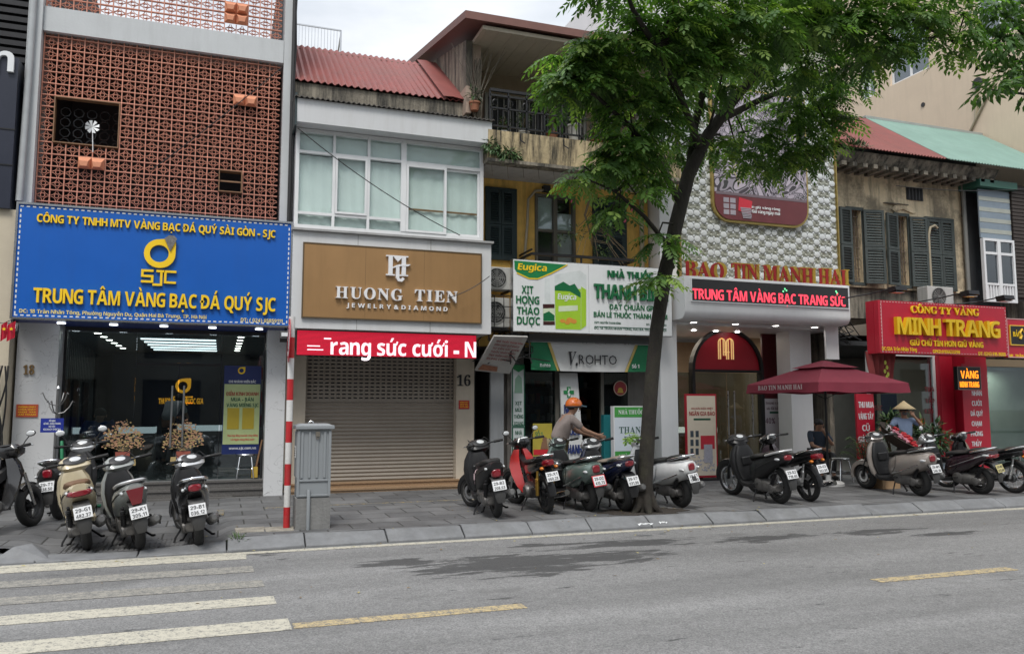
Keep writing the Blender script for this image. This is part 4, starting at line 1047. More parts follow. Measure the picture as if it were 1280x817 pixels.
# windows, ironwork, open shutters
for (a, b, z0, z1) in ((13.3,13.62,4.40,6.10),(14.66,14.98,4.40,6.05)):
    box('window_backing', M_black, b10, a-.1,b+.1,14.79,14.81,z0,z1)
    mb = MB()
    for k in range(4): x = a+.04+k*(b-a-.08)/3; mb.bar((x,14.5,z0),(x,14.5,z1),.014)
    for j in range(7):
        zz = z0+.1+j*.24
        mb.bar((a,14.5,zz),(b,14.5,zz),.012); mb.lathe([(.05,-.005),(.06,0),(.05,.005)], ((a+b)/2,14.5,zz+.1), 'y', 10)
    mb.build('window_grille', mat('rusty_ironwork', (.14,.11,.09), .7) if a < 14 else bpy.data.materials['rusty_ironwork'], b10)
def open_shutter(hx, hy, ang, w, z0, z1, name='shutter'):
    mb = MB(); louvre(mb, 0, w, z0, (z0+z1)/2-.01, 0, gap=.062, fr=.06, d=.05); louvre(mb, 0, w, (z0+z1)/2+.0, z1, 0, gap=.062, fr=.06, d=.05)
    M_ = Matrix.Translation((hx,hy,0)) @ Matrix.Rotation(ang, 4, 'Z')
    mb.v = [tuple(M_ @ Vector(p)) for p in mb.v]
    return mb.build(name, M_shutold, b10)
zb0, zt0 = 4.38, 6.08
open_shutter(13.28, 14.34, R(186), .36, zb0, zt0); open_shutter(13.64, 14.36, R(-12), .50, zb0, zt0)
open_shutter(14.64, 14.36, R(190), .40, zb0, zt0-.03); open_shutter(15.0, 14.36, R(-8), .46, zb0, zt0-.05)
open_shutter(15.55, 14.38, R(0), .40, zb0-.02, zt0-.06); open_shutter(15.96, 14.38, R(0), .38, zb0-.02, zt0-.06)
mb = MB(); mb.frame(15.5,16.38,zb0-.05,zt0,14.36,14.42,.05); mb.build('window_surround', M_shutold, b10); mb = MB(); mb.frame(13.2,13.7,zb0-.04,zt0+.06,14.4,14.43,.07); mb.build('window_surround', M_shutold, b10); mb = MB(); mb.frame(14.58,15.05,zb0-.04,zt0+.03,14.4,14.43,.07); mb.build('window_surround', M_shutold, b10)
mb = MB(); mb.box(15.0,15.5,14.40,14.43,6.45,6.75)
for k in range(5): mb.bar((15.05+k*.1,14.38,6.45),(15.05+k*.1,14.38,6.75),.015)
mb.build('vent_opening', M_black, b10)
mb = MB(); mb.prism([(14.5,6.17),(14.62,6.28),(14.85,6.33),(15.1,6.26),(15.25,6.15),(15.15,6.12),(14.85,6.2),(14.6,6.12)], 14.38,14.43); mb.build('broken_pediment', M_oldwall, b10, bevel=.01)
mb = MB(); mb.tube([(15.5,14.3,4.4),(15.5,14.3,5.6),(15.56,14.3,5.8),(15.7,14.3,5.86),(15.78,14.3,5.8)], .03, 8); mb.build('conduit', bpy.data.materials['old_pvc'], b10, smooth=60)
mb = MB(); mb.tube([(16.66,14.3,7.1),(16.66,14.3,4.2)], .05, 8); mb.build('downpipe', mat('grey_downpipe', (.2,.2,.19), .6), b10, smooth=60)
# enclosed balcony at the right: blue-grey striped tarp and white framed glazing
Yk = 13.95; tx0, tx1 = 16.72, 17.72
mb = MB(); mb.box(tx0,tx1,Yk,Yk+.03,5.58,6.75)
M_tarp = mat('blue_grey_striped_tarp', (.21,.26,.31), .6, var=.1, scale=6)
mb.build('tarp', M_tarp, b10)
mb = MB()
for k in range(4): mb.box(tx0,tx1,Yk-.006,Yk,5.70+k*.26,5.80+k*.26)
mb.build('tarp_stripe', mat('tarp_stripe_print', (.36,.38,.34), .6), b10)
box('canopy_strip', mat('green_metal_strip', (.03,.11,.08), .5), b10, tx0-.1,tx1+.1,13.8,14.4,6.78,6.95)
mb = MB(); z0, z1 = 4.05, 5.56
mb.frame(tx0,tx1,z0,z1,Yk-.06,Yk+.02,.06); m_ = (tx0+tx1)/2; mb.box(m_-.05,m_+.05,Yk-.06,Yk+.02,z0+.06,z1-.06); mb.box(tx0+.06,m_-.05,Yk-.05,Yk+.01,5.18,5.24); mb.box(m_+.05,tx1-.06,Yk-.05,Yk+.01,5.18,5.24); mb.box(tx0+.06,m_-.05,Yk-.05,Yk+.01,4.45,4.5); mb.box(m_+.05,tx1-.06,Yk-.05,Yk+.01,4.45,4.5)
for k in range(10): mb.box(tx0+.08+k*.088, tx0+.12+k*.088, Yk-.04,Yk-.0, z0+.06,4.45)
mb.box(tx0+.06,tx1-.06,Yk,Yk+.01,z0+.06,4.45)
mb.build('balcony_glazing_frame', M_alu, b10)
box('balcony_glass', glass_mat('grey_balcony_glass', (.5,.55,.58), .2), b10, tx0+.05,tx1-.05,Yk-.02,Yk-.014,4.5,5.5); box('balcony_backing', M_dark, b10, tx0,tx1,14.35,14.38,4.0,6.8)
mb = MB()
for k in range(30): mb.box(17.74,19,13.9,13.93,4.2+k*.09,4.27+k*.09)
mb.box(17.74,19,13.96,13.98,4.1,6.95)
mb.build('dark_blind', mat('brown_black_slats', (.045,.035,.03), .7), b10)
# shopfront under the red sign
box('shop_back', mat('shop_back_wall', (.20,.20,.19), .7), b10, 12.7,17.3,18,18.1,.1,3.6)
box('shop_floor', M_granite, b10, 12.6,19,14.2,18,.1,.2); box('shop_ceiling', M_dark, b10, 12.66,19,14.2,18,2.95,3.05)
box('glass_pane', M_glass, b10, 13.55,15.45,14.30,14.312,.2,2.75)
mb = MB(); mb.box(13.5,15.5,14.27,14.34,2.75,2.85); mb.box(15.40,15.46,14.27,14.34,.2,2.75); mb.box(13.5,13.56,14.27,14.34,.2,2.75); mb.build('shopfront_frame', M_alu, b10)
box('red_pillar', M_red, b10, 15.47,15.85,14.15,14.5,.15,3.0)
rp = box('red_pillar', M_red, b10, 15.95,16.6,13.9,14.45,.15,3.0)
box('rear_wall_poster', M_signwhite, b10, 14.3,15.0,17.95,17.99,1.2,2.2)
# right neighbour's shopfront, mostly out of frame
b8 = thing('corner_shop', 'pale green glass shopfront beyond the red text pillar', 'building', (18.4,14.4,0))
mb = MB(); mb.box(16.62,20,14.6,14.8,2.6,4.2); mb.box(19.5,20.2,14,18,0,4.2); mb.build('wall', M_oldconc, b8)
box('glass_pane', M_glass, b8, 16.62,19.3,14.2,14.204,.25,2.55); box('shop_interior', mat('sage_interior', (.52,.56,.46), .7, var=.25, scale=1.2), b8, 16.62,19.4,15.1,15.2,.1,2.6); box('floor', M_granite, b8, 16.62,19.4,14.1,16.5,.1,.25)
box('pelmet', mat('wood_pelmet', (.20,.15,.09), .6), b8, 16.62,19.4,14.12,14.3,2.55,2.72)
for (par_, lx, ly, lz, lw, e_) in ((b8,17.9,14.6,2.5,.6,9),(b10,14.5,16.2,2.9,1.5,16)):
    ld = bpy.data.lights.new('shop_ceiling_light','AREA'); ld.energy = e_; ld.size = lw; ld.color = (.95,1,.95); lo = bpy.data.objects.new('shop_ceiling_light', ld); COL.objects.link(lo); lo.parent = par_; lo.location = Vector((lx,ly,lz))-Vector(par_.location)
# cream apartment block behind
bc = thing('cream_block', 'tall cream rendered block with white framed windows rising behind the tin roofs', 'building', (22,20,0))
def wall_x(mb, X0, X1, y0, y1, z0, z1, holes):
    t = MB().wall(y0, y1, z0, z1, X0, X1, holes); mb.add([(p[1], p[0], p[2]) for p in t.v], [f[::-1] for f in t.f])
XB = 19.5
def yz(px, py): r = _ray(px, py); t = XB/r[0]; return r[1]*t, EYE + r[2]*t
wins = []
ya, za = yz(1113,108); yb, zb_ = yz(1160,60); wins.append((yb, ya, za, za+2.1))
ya, za = yz(1076,127); yb, zb_ = yz(1094,112); wins.append((yb, ya, za, za+1.5))
ya, za = yz(1222,48); yb, zb_ = yz(1275,0); wins.append((yb, ya, za-.2, za+2.4))
mb = MB(); wall_x(mb, XB, XB+.35, 14.0, 34, 0, 22, wins); mb.box(XB+.36,34,14.01,34,0,22); mb.build('wall', M_beige, bc)
for (y0, y1, z0, z1) in wins:
    t = MB().frame(y0,y1,z0,z1,XB+.08,XB+.16,.07); ym = (y0+y1)/2; t.box(ym-.04,ym+.04,XB+.09,XB+.15,z0+.07,z1-.07)
    mb = MB().add([(p[1],p[0],p[2]) for p in t.v],[f[::-1] for f in t.f]); fr = mb.build('window', M_alu, bc)
    box('pane', glass_mat('block_window_glass', (.35,.42,.46), .3) if 'block_window_glass' not in bpy.data.materials else bpy.data.materials['block_window_glass'], fr, XB+.11,XB+.12,y0+.06,y1-.06,z0+.06,z1-.06)
    box('backing', mat('pale_blind', (.33,.36,.37), .8) if 'pale_blind' not in bpy.data.materials else bpy.data.materials['pale_blind'], fr, XB+.25,XB+.3,y0+.05,y1-.05,z0+.05,z1-.05)
y1_, zl_ = yz(1110,150); y0_, zl2 = yz(1108,148)
mb = MB(); mb.box(XB-.05,XB,20.2,34,zl_-.03,zl_+.06); mb.build('string_course', M_beige, bc)
for (px_, py_, r_) in ((1222,104,.16),(1154,131,.07)):
    y, z = yz(px_, py_); mb = MB(); mb.lathe([(0,-.02),(r_,-.02),(r_,.01)], (XB,y,z), 'x', 12); mb.build('pipe_hole', M_black, bc)
a, b = yz(1222,108), yz(1221,150); c = yz(1245,125)
mb = MB(); mb.tube([(XB-.04,a[0],a[1]-.1),(XB-.04,b[0],b[1])], .04, 6); mb.tube([(XB-.04,c[0],c[1]+.5),(XB-.04,b[0]+.3,b[1]-.4)], .035, 6); mb.build('wall_pipe', bpy.data.materials['old_pvc'], bc, smooth=60)
# ================================================================ SIGNS, BANNERS, POSTERS
random.seed(21)
def dashes(mb, x0, x1, z0, z1, y, n_h, n_v, t=.018):
    for k in range(n_h):
        a = x0+(x1-x0)*k/n_h; w = (x1-x0)/n_h*.55
        mb.box(a,a+w,y-.004,y,z1-t,z1); mb.box(a,a+w,y-.004,y,z0,z0+t)
    for k in range(n_v):
        a = z0+t+(z1-z0-2*t)*k/n_v; w = (z1-z0)/n_v*.55
        mb.box(x0,x0+t,y-.004,y,a,a+w); mb.box(x1-t,x1,y-.004,y,a,a+w)
def lets(parent, m, *items, name='lettering'):
    o = None
    for it in items: o = ptext(MB(), *it[0], **(it[1] if len(it) > 1 else {})).build(name, m, parent)
    return o

# --- blue gold-shop sign
s = thing('shop_sign', 'big royal blue sign with raised yellow letters and ring emblem under the terracotta screen', 'sign', (-1,13.6,2.88))
x0, x1, z0, z1 = -2.96, 1.0, 2.88, 4.62; Ys = 13.5
box('panel', M_blue, s, x0+.03,x1-.03,Ys,Ys+.06,z0+.03,z1-.03)
MB().frame(x0,x1,z0,z1,Ys-.02,Ys+.1,.03).build('frame', M_steel, s)
mb = MB(); dashes(mb, x0+.05,x1-.05,z0+.05,z1-.05,Ys,48,20); mb.build('border_dashes', M_signwhite, s)
mb = MB(); mb.box(x0+.02,x1-.02,Ys+.101,14.5,z0,z0+.05); mb.box(x0+.02,x1-.02,Ys+.101,14.04,z1-.06,z1-.01); mb.box(x0+.02,x0+.06,Ys+.101,14.04,z0+.05,z1-.06); mb.box(x1-.06,x1-.02,Ys+.101,14.04,z0+.05,z1-.06); mb.build('housing', M_bluedk, s)
box('backing', M_dark, s, -2.8,.78,14.06,14.3,z0+.05,z1+.02)
for k in range(5): MB().lathe([(0,z0-.018),(.06,z0-.018),(.06,z0-.001)], (-2.35+k*.72,13.85,0), seg=12).build('downlight', M_lampcool, s)
lets(s, M_yel, (('CÔNG TY TNHH MTV VÀNG BẠC ĐÁ QUÝ SÀI GÒN - SJC', 46.5,276,344,299,9.5,Ys), dict(depth=.035, style='heavy', track=.07)),
     (('TRUNG TÂM VÀNG BẠC ĐÁ QUÝ SJC', 42,377,344,390.5,17.5,Ys), dict(depth=.05, style='heavy', track=.07)))
lets(s, mat('pale_yellow_print', (.75,.62,.25), .5), (('ĐC: 18 Trần Nhân Tông, Phường Nguyễn Du, Quận Hai Bà Trưng, TP. Hà Nội', 24,389.5,258,399.5,4.6,Ys), dict(depth=.006)),
     (('ĐT: ( 024) 85859111', 301,401.5,353,403.8,4.6,Ys), dict(depth=.006)), name='address_lettering')
mb = MB(); cx, cz = P(200,317.5,Ys); sjc_logo(mb, cx, cz, .225, Ys, .05); wx0, wx1 = PX(178,346,Ys), PX(219,349,Ys); sjc_word(mb, (wx0+wx1)/2, PZ(199,346,Ys), wx1-wx0, .17, Ys, .04)
mb.build('emblem', M_yel, s)
mb = MB(); mb.prism([(cx+.06,cz+.24),(cx+.12,cz+.29),(cx+.2,cz+.29),(cx+.24,cz+.24),(cx+.15,cz+.04)], Ys-.07, Ys-.052); mb.build('emblem_diamond', mat('grey_gem', (.30,.29,.28), .2, metal=.5, var=.4, scale=40), s)

for (x, lab) in ((-2.93,'small floodlight under the big blue sign beside the red flags'),(.93,'small floodlight under the big blue sign near the round traffic sign')):
    f = thing('floodlight', lab, 'floodlight', (x,13.6,2.82), group='floodlights under the blue sign')
    mb = MB(); mb.hexa([(x-.09,13.42,2.70),(x+.09,13.42,2.70),(x+.09,13.5,2.64),(x-.09,13.5,2.64),(x-.09,13.46,2.82),(x+.09,13.46,2.82),(x+.09,13.54,2.76),(x-.09,13.54,2.76)]); mb.build('lamp_head', M_plastic, f)
    box('lens', M_signwhite, f, x-.07,x+.07,13.415,13.425,2.73,2.79)
    mb = MB(); mb.tube([(x,13.53,2.77),(x,13.6,2.83),(x,13.62,2.9)], .012, 6); mb.build('bracket', M_blackm, f)

# --- jewellery shop sign
s = thing('shop_sign', 'bronze brown sign with silver serif jewellery lettering on the white fascia', 'sign', (2.7,13.4,3.06))
Yp = 13.38; x0, x1, z0, z1 = 1.18, 4.195, 3.06, 4.26
M_bronze = mat('bronze_sheet', (.40,.235,.105), .36, metal=.35, var=.06, scale=1.5, streak=.22, streak_col=(.22,.13,.06), coat=.1)
box('panel', M_bronze, s, x0,x1,Yp,Yp+.039,z0,z1); MB().frame(x0-.02,x1+.02,z0-.02,z1+.02,Yp-.008,Yp+.038,.019).build('frame', mat('dark_bronze_edge', (.10,.065,.03), .5), s)
for xx in (x0+1.0, x0+2.0): box('panel_joint', mat('joint_line_%d' % int(xx*10), (.17,.10,.045), .5), s, xx,xx+.004,Yp-.002,Yp,z0+.002,z1-.002)
M_silver = mat('polished_silver_letters', (.86,.86,.88), .3, metal=.15, var=0)
lets(s, M_silver, (('HUONG', 419,372.5,502.5,376,14,Yp), dict(depth=.06, style='serif', track=.2)), (('TIEN', 518,376,571,379,14,Yp), dict(depth=.06, style='serif', track=.2)),
     (('JEWELRY&DIAMOND', 433,384.5,559,388.5,5.2,Yp), dict(depth=.03, style='bold', track=.55)))
mb = MB(); hx0, hx1 = PX(481,343,Yp), PX(511,345,Yp); hz1, hz0 = PZ(496,320,Yp), PZ(496,345,Yp); w = hx1-hx0; h = hz1-hz0; y0, y1 = Yp-.05, Yp
for xx in (.13,.68):
    mb.box(hx0+w*xx,hx0+w*(xx+.17),y0,y1,hz0+h*.06,hz1-h*.06); mb.box(hx0+w*(xx-.1),hx0+w*(xx+.27),y0+.001,y1,hz1-h*.06,hz1); mb.box(hx0+w*(xx-.1),hx0+w*(xx+.27),y0+.001,y1,hz0,hz0+h*.06)
mb.prism([(hx0+w*.3,hz0+h*.42),(hx0+w*.55,hz0+h*.56),(hx0+w*1.05,hz0+h*.6),(hx0+w*.95,hz0+h*.5),(hx0+w*.6,hz0+h*.48),(hx0+w*.3,hz0+h*.36)], y0-.004, y1)
mb.box(hx0+w*.44,hx0+w*.58,y0-.002,y1,hz0-h*.12,hz0+h*.52)
mb.prism(_stroke([(hx0+w*.51,hz0-h*.1),(hx0+w*.56,hz0-h*.2),(hx0+w*.68,hz0-h*.22),(hx0+w*.76,hz0-h*.1)], .05), y0-.003, y1)
mb.prism([(hx0+w*.35,hz1-h*.1),(hx0+w*.42,hz1),(hx0+w*.62,hz1),(hx0+w*.69,hz1-h*.1),(hx0+w*.52,hz1-h*.3)], y0-.005, y1)
mb.build('monogram', M_silver, s)

# --- red LED board
s = thing('led_board', 'long red scrolling LED board showing white words above the roller shutter', 'LED board', (2.6,13.55,2.43))
x0, x1, z0, z1 = 1.10, 4.15, 2.435, 2.85; Yl = 13.46
box('casing', M_plastic, s, x0,x1,Yl+.012,Yl+.12,z0,z1)
M_led = mat('lit_red_led', (.5,.01,.03), .5, var=.2, scale=3, emit=(1,.012,.06), estr=.32)
mb = MB(); n = 20
for k in range(n):
    za = z0+.008+(z1-z0-.016)*k/n; mb.box(x0+.01,x1-.01,Yl,Yl+.012,za,za+(z1-z0)/n*.66)
mb.build('led_rows', M_led, s)
M_ledw = mat('lit_white_led', (.9,.8,.85), .5, var=0, emit=(1,.82,.9), estr=.8)
def slit(mb, zlo, zhi, n):   # cut lettering into display rows
    return mb
lets(s, M_ledw, (("rang sức cưới - N", 413,442,595,447.5,20,Yl), dict(depth=.006, style="bold", track=.1)))
mb = MB()
for (a,b,c,d) in ((405,422,414,424),(384,436,404,438),(384,431,400,433)):
    X0,Z1 = P(a,b,Yl); X1,Z0 = P(c,d,Yl); mb.box(X0,X1,Yl-.005,Yl,Z0,Z1)
mb.build('display_marks', M_ledw, s)
mb = MB()
for k in range(n): mb.box(x0+.01,x1-.01,Yl-.012,Yl-.0075,z0+.008+(z1-z0-.016)*(k+.70)/n,z0+.008+(z1-z0-.016)*(k+.94)/n)
mb.build('row_gaps', mat('dark_red_gap', (.12,.008,.015), .6), s)

# --- pharmacy double sign
s = thing('shop_sign', 'white pharmacy sign with green raised letters and spray box picture over the pharmacy', 'sign', (6.5,13.7,2.97))
Ye = 13.7; x0, x1, z0, z1 = 4.92, 8.2, 2.97, 4.28; xm = PX(736,370,Ye)
box('panel', M_signwhite, s, x0,xm-.003,Ye,Ye+.12,z0,z1); box('panel', M_signwhite, s, xm+.003,x1,Ye,Ye+.12,z0,z1)
MB().frame(x0-.012,x1+.012,z0-.012,z1+.012,Ye+.01,Ye+.13,.012).build('frame', M_steel, s)
mb = MB(); pts = [P(*p,Ye) for p in ((642,325.5),(709,331),(690,341),(672,348.5),(661,348),(646,341),(642.5,336))]; mb.prism([(a+.012,b) for a,b in pts], Ye-.008, Ye); mb.build('green_badge', M_green, s)
mb = MB(); e = [P(*p,Ye) for p in ((709,331),(690,341),(672,348.5),(661,348),(646,341))]
for p, q in zip(e, e[1:]): mb.bar((p[0],Ye-.006,p[1]),(q[0],Ye-.006,q[1]),.02,.008,up=(0,1,0))
mb.build('badge_edge', M_yel, s)
lets(s, M_yel, (('Eugica', 647,336.5,683,339.5,8,Ye-.008), dict(depth=.006, style='bold', slant=.12)))
M_deepg = mat('deep_green_letters', (.008,.13,.045), .35, var=.05)
lets(s, M_deepg, (('XỊT', 652,366.5,666.5,367,9.5,Ye), dict(depth=.012, style='heavy')), (('HỌNG', 645,379,674,380,9.5,Ye), dict(depth=.012, style='heavy')),
     (('THẢO', 646,392.5,674,393,9,Ye), dict(depth=.012, style='heavy')), (('DƯỢC', 646,405,675,406,9.5,Ye), dict(depth=.012, style='heavy')))
lets(s, M_deepg, (('NHÀ THUỐC', 759,348,816,348.5,8.5,Ye), dict(depth=.03, style='heavy')), (('THANH BÌNH', 742,374,834,376.5,18,Ye), dict(depth=.05, style='heavy', track=.06)),
     (('ĐẠT CHUẨN GPP', 762,387,821,388.5,6.5,Ye), dict(depth=.01, style='bold')), (('BÁN LẺ THUỐC THÀNH PHẨM', 742,396.5,834,399,6.3,Ye), dict(depth=.01, style='bold')))
lets(s, M_dgreen, (('DSPT: NGUYỄN THANH BÌNH', 743,404.5,776,405,2.6,Ye), dict(depth=.004)), (('ĐT: 0243 943 1234', 808,407,833,407.5,2.6,Ye), dict(depth=.004)), (('ĐC: 14 TRẦN NHÂN TÔNG, HAI BÀ TRƯNG, HÀ NỘI', 743,412,833,413.5,2.8,Ye), dict(depth=.004)), name='small_lettering')
X0, Z0 = P(743,408.2,Ye); X1, _z = P(833,409.8,Ye); box('rule_line', M_dgreen, s, X0,X1,Ye-.004,Ye,Z0,Z0+.012)
# the printed medicine box and bottle (a flat print)
def poly(mb, pts, Y, d0, d1): mb.prism([P(*p,Y) for p in pts], Y-d1, Y-d0)
mb = MB(); poly(mb, [(693,343),(725,338),(726,413),(694.5,411.5)], Ye, 0, .003); poly(mb, [(725,338),(733,344),(733,408),(726,413)], Ye, 0, .003); poly(mb,[(681,348),(687,347.5),(688,377),(692,380),(678.5,380),(680.5,377)],Ye,0,.003); mb.build('carton_print', mat('carton_white', (.62,.66,.66), .4), s)
mb = MB(); poly(mb, [(693.3,362),(726,361),(726,412),(694.3,411)], Ye, .0032, .0050); poly(mb, [(726.3,358),(732.6,362),(732.6,407),(726.3,411.5)], Ye, .0032,.0050); mb.build('lime_print', M_lime, s)
mb = MB(); poly(mb, [(693.2,357.5),(704,352),(712,357),(718,354.5),(725.6,366),(725.6,372),(712,364),(693.3,363)], Ye, .0055, .0072); poly(mb,[(679,392),(686,389),(693,394),(693,401),(679,401)],Ye,.0055,.0072); mb.build('hill_print', M_deepg, s)
mb = MB(); poly(mb, [(678.5,380),(693,380),(693.5,406),(679,406)], Ye, .0032,.0048); mb.build('bottle_print', mat('dark_bottle', (.05,.015,.015), .3), s)
mb = MB(); poly(mb, [(678.7,385.5),(693.2,385),(693.3,401.5),(678.9,401.5)], Ye, .005,.0053); poly(mb, [(698,382.5),(722,381.5),(722,388),(698,389.5)], Ye,.0055,.007); mb.build('label_print', mat('pale_label', (.6,.68,.5), .4), s)
mb = MB()
for (cx, cy, r_) in ((703,401,3.4),(712,400,4.5),(717,401.5,4),(709,403,3.5)):
    X, Z = P(cx,cy,Ye); R_ = r_*.0137
    mb.prism([(X+R_*1.2*math.cos(t*.785),Z+R_*.8*math.sin(t*.785)) for t in range(8)], Ye-.0075-r_*.0002, Ye-.0052)
mb.build('root_print', mat('orange_print', (.62,.27,.04), .5), s)
lets(s, M_signwhite, (('Eugica', 697,374,720,374.5,7,Ye-.0075), dict(depth=.002, slant=.12)), name='carton_lettering')
for (xa, ya, xb, yb) in ((727.5,350,731,351),(727.5,356,731.5,357),):
    pass

# --- banner V.ROHTO
s = thing('banner', 'green and white hanging cloth banner reading V.ROHTO under the pharmacy sign', 'banner', (6.6,14.0,2.3))
Yv = 14.05; X0, X1, Z0, Z1 = 5.39, 7.95, 2.29, 2.81
def cloth(mb, xa, xb, za, zb, y, nx=24, nz=6, amp=.016, skew0=0, skew1=0):
    rows = []
    for j in range(nz+1):
        t = j/nz; z = za+(zb-za)*t
        rows.append([((xa+skew0*t)+((xb+skew1*t)-(xa+skew0*t))*i/nx, y+amp*math.sin(i*.9+t*2.0+xa*3)*(1.2-t)+amp*.5*math.sin(t*6+i*.33), z-.02*math.sin(math.pi*((xa+(xb-xa)*i/nx)-X0)/(X1-X0))*(1-t)) for i in range(nx+1)])
    mb.loft(rows, caps=False, closed=False)
a, b, c, d = PX(700,464,Yv), PX(688,428,Yv), PX(781,463,Yv), PX(794,430,Yv)
mb = MB(); cloth(mb, a, c, Z0, Z1, Yv, 22, 7, .014, b-a, d-c); 
mb.build('white_field', mat('banner_white', (.55,.56,.56), .7, var=.05), s, smooth=70)
mb = MB(); cloth(mb, X0, a-.06, Z0, Z1, Yv, 10, 7, .014, 0, b-a); mb.build('green_field', mat('banner_green', (.012,.17,.07), .7, var=.06), s, smooth=70); mb = MB(); cloth(mb, c+.06, X1, Z0, Z1, Yv, 8, 7, .014, d-c, 0); mb.build('green_field', bpy.data.materials['banner_green'], s, smooth=70)
mb = MB(); cloth(mb, a-.06, a, Z0, Z1, Yv, 3, 7, .014, b-a, b-a); cloth(mb, c, c+.06, Z0, Z1, Yv, 3, 7, .014, d-c, d-c); mb.build('gold_stripe', mat('banner_gold', (.55,.42,.13), .6), s, smooth=70)
lets(s, M_ink, (('V.', 708,456,722,456.5,17,Yv-.035), dict(depth=.004, style='serif', slant=.25)), (('ROHTO', 723.5,455,771,455.5,11.5,Yv-.035), dict(depth=.004, style='thin', track=.12)))
lets(s, M_signwhite, (('Rohto', 675,458,688,458.5,4,Yv-.035), dict(depth=.004)), (('Số 1', 790,459.5,799,460,4.5,Yv-.035), dict(depth=.004)), name='small_lettering')
mb = MB(); mb.tube([(X0-.03,Yv,Z1+.01),(X1,Yv,Z1+.01)], .012, 6); mb.build('rod', M_steel, s)
box('fascia_beam', mat('dark_fascia_beam', (.07,.075,.08), .6), b14, 4.95,8.08,13.98,14.41,2.82,2.97)

# --- tilted white notice board over the passage
s = thing('notice_board', 'tilted white notice board with small print over the dark passage beside number 16', 'notice board', (4.75,13.7,2.3))
tl, tr, bl, br = (Vector((PX(618,420,13.35),13.35,PZ(618,420,13.35))), Vector((PX(660,421,13.6),13.6,PZ(660,421,13.6))), Vector((PX(594,463,13.9),13.9,PZ(594,463,13.9))), Vector((PX(637,467,14.1),14.1,PZ(637,467,14.1))))
nrm = (tr-tl).cross(tl-bl).normalized()
mb = MB(); mb.hexa([bl, br, br+nrm*-.03, bl+nrm*-.03, tl, tr, tr+nrm*-.03, tl+nrm*-.03]); mb.build('board', mat('soiled_white_board', (.44,.43,.41), .6, var=.1, dirt=.25, scale=4), s)
u = (br-bl).normalized(); v = (tl-bl).normalized(); W_ = (br-bl).length; H_ = (tl-bl).length; n_ = u.cross(v).normalized()
if n_.dot(Vector((0,-1,0))) < 0: n_ = -n_
mb = MB()
for k, ln in enumerate(['NHÀ THUỐC THANH BÌNH', 'KÍNH CHÀO QUÝ KHÁCH', 'TƯ VẤN SỨC KHỎE', 'THUỐC NHẬP KHẨU', 'THỰC PHẨM CHỨC NĂNG', 'DỤNG CỤ Y TẾ']):
    text(mb, ln, bl+u*(.12*W_)+v*(H_*(.86-.1*k))+n_*.004, u, v, n_, W_*(.76-.05*(k%2)), .042, .003)
mb.build('lettering', mat('faded_maroon_print', (.26,.09,.09), .6), s)
mb = MB(); mb.prism([(0,0)]*3,0,0) if False else None
p0 = bl+u*.05*W_+v*.04*H_+n_*.004
mb.hexa([p0, p0+u*.55*W_, p0+u*.5*W_+v*.13*H_, p0+u*.05*W_+v*.16*H_]+[q+n_*.003 for q in (p0, p0+u*.55*W_, p0+u*.5*W_+v*.13*H_, p0+u*.05*W_+v*.16*H_)]); mb.build('food_picture', mat('brown_food_print', (.28,.12,.07), .6, var=.4, scale=25), s)
# --- narrow vertical pharmacy boards
s = thing('signboard', 'narrow tall white pharmacy board with green edges next to the dark passage', 'sign', (5.2,14.3,.2))
Yn = 14.30; x0, x1, z0, z1 = PX(640,520,Yn), PX(656,520,Yn), PZ(648,585,Yn), PZ(648,455,Yn); 
box('panel', mat('grey_white_board', (.50,.54,.54), .5, var=.06), s, x0,x1,Yn,Yn+.05,z0,z1); zm = PZ(648,533,Yn); MB().frame(x0,x1,z0,zm,Yn-.006,Yn,.02).frame(x0,x1,zm+.01,z1,Yn-.006,Yn,.02).build('green_border', M_dgreen, s)
mb = MB(); xa, za = P(648,458,Yn); mb.prism([(x0+.021,z1-.021),(x0+.021,z1-.09),((x0+x1)/2,z1-.15),(x1-.021,z1-.09),(x1-.021,z1-.021)], Yn-.012,Yn-.0005); mb.build('green_badge', M_green, s)
mb = MB(); mb.prism([P(643,491,Yn),P(653,491,Yn),P(652,472,Yn),P(648,468,Yn),P(644,473,Yn)], Yn-.005,Yn-.001); mb.build('bottle_print', mat('green_grey_print', (.2,.33,.25), .6), s)
items = []
for k, wd in enumerate(['XỊT','MŨI','THÔNG','XOANG']): items.append(((wd, 642.5 if len(wd)>3 else 644, 506+k*8.4, 654 if len(wd)>3 else 652, 506+k*8.4, 4.6, Yn), dict(depth=.004)))
for k, wd in enumerate(['NHÀ','THUỐC','THANH','BÌNH']): items.append(((wd, 642.5 if len(wd)>4 else 644, 543+k*9, 654 if len(wd)>4 else 652.5, 543+k*9, 4.8, Yn), dict(depth=.004)))
lets(s, M_dgreen, *items)
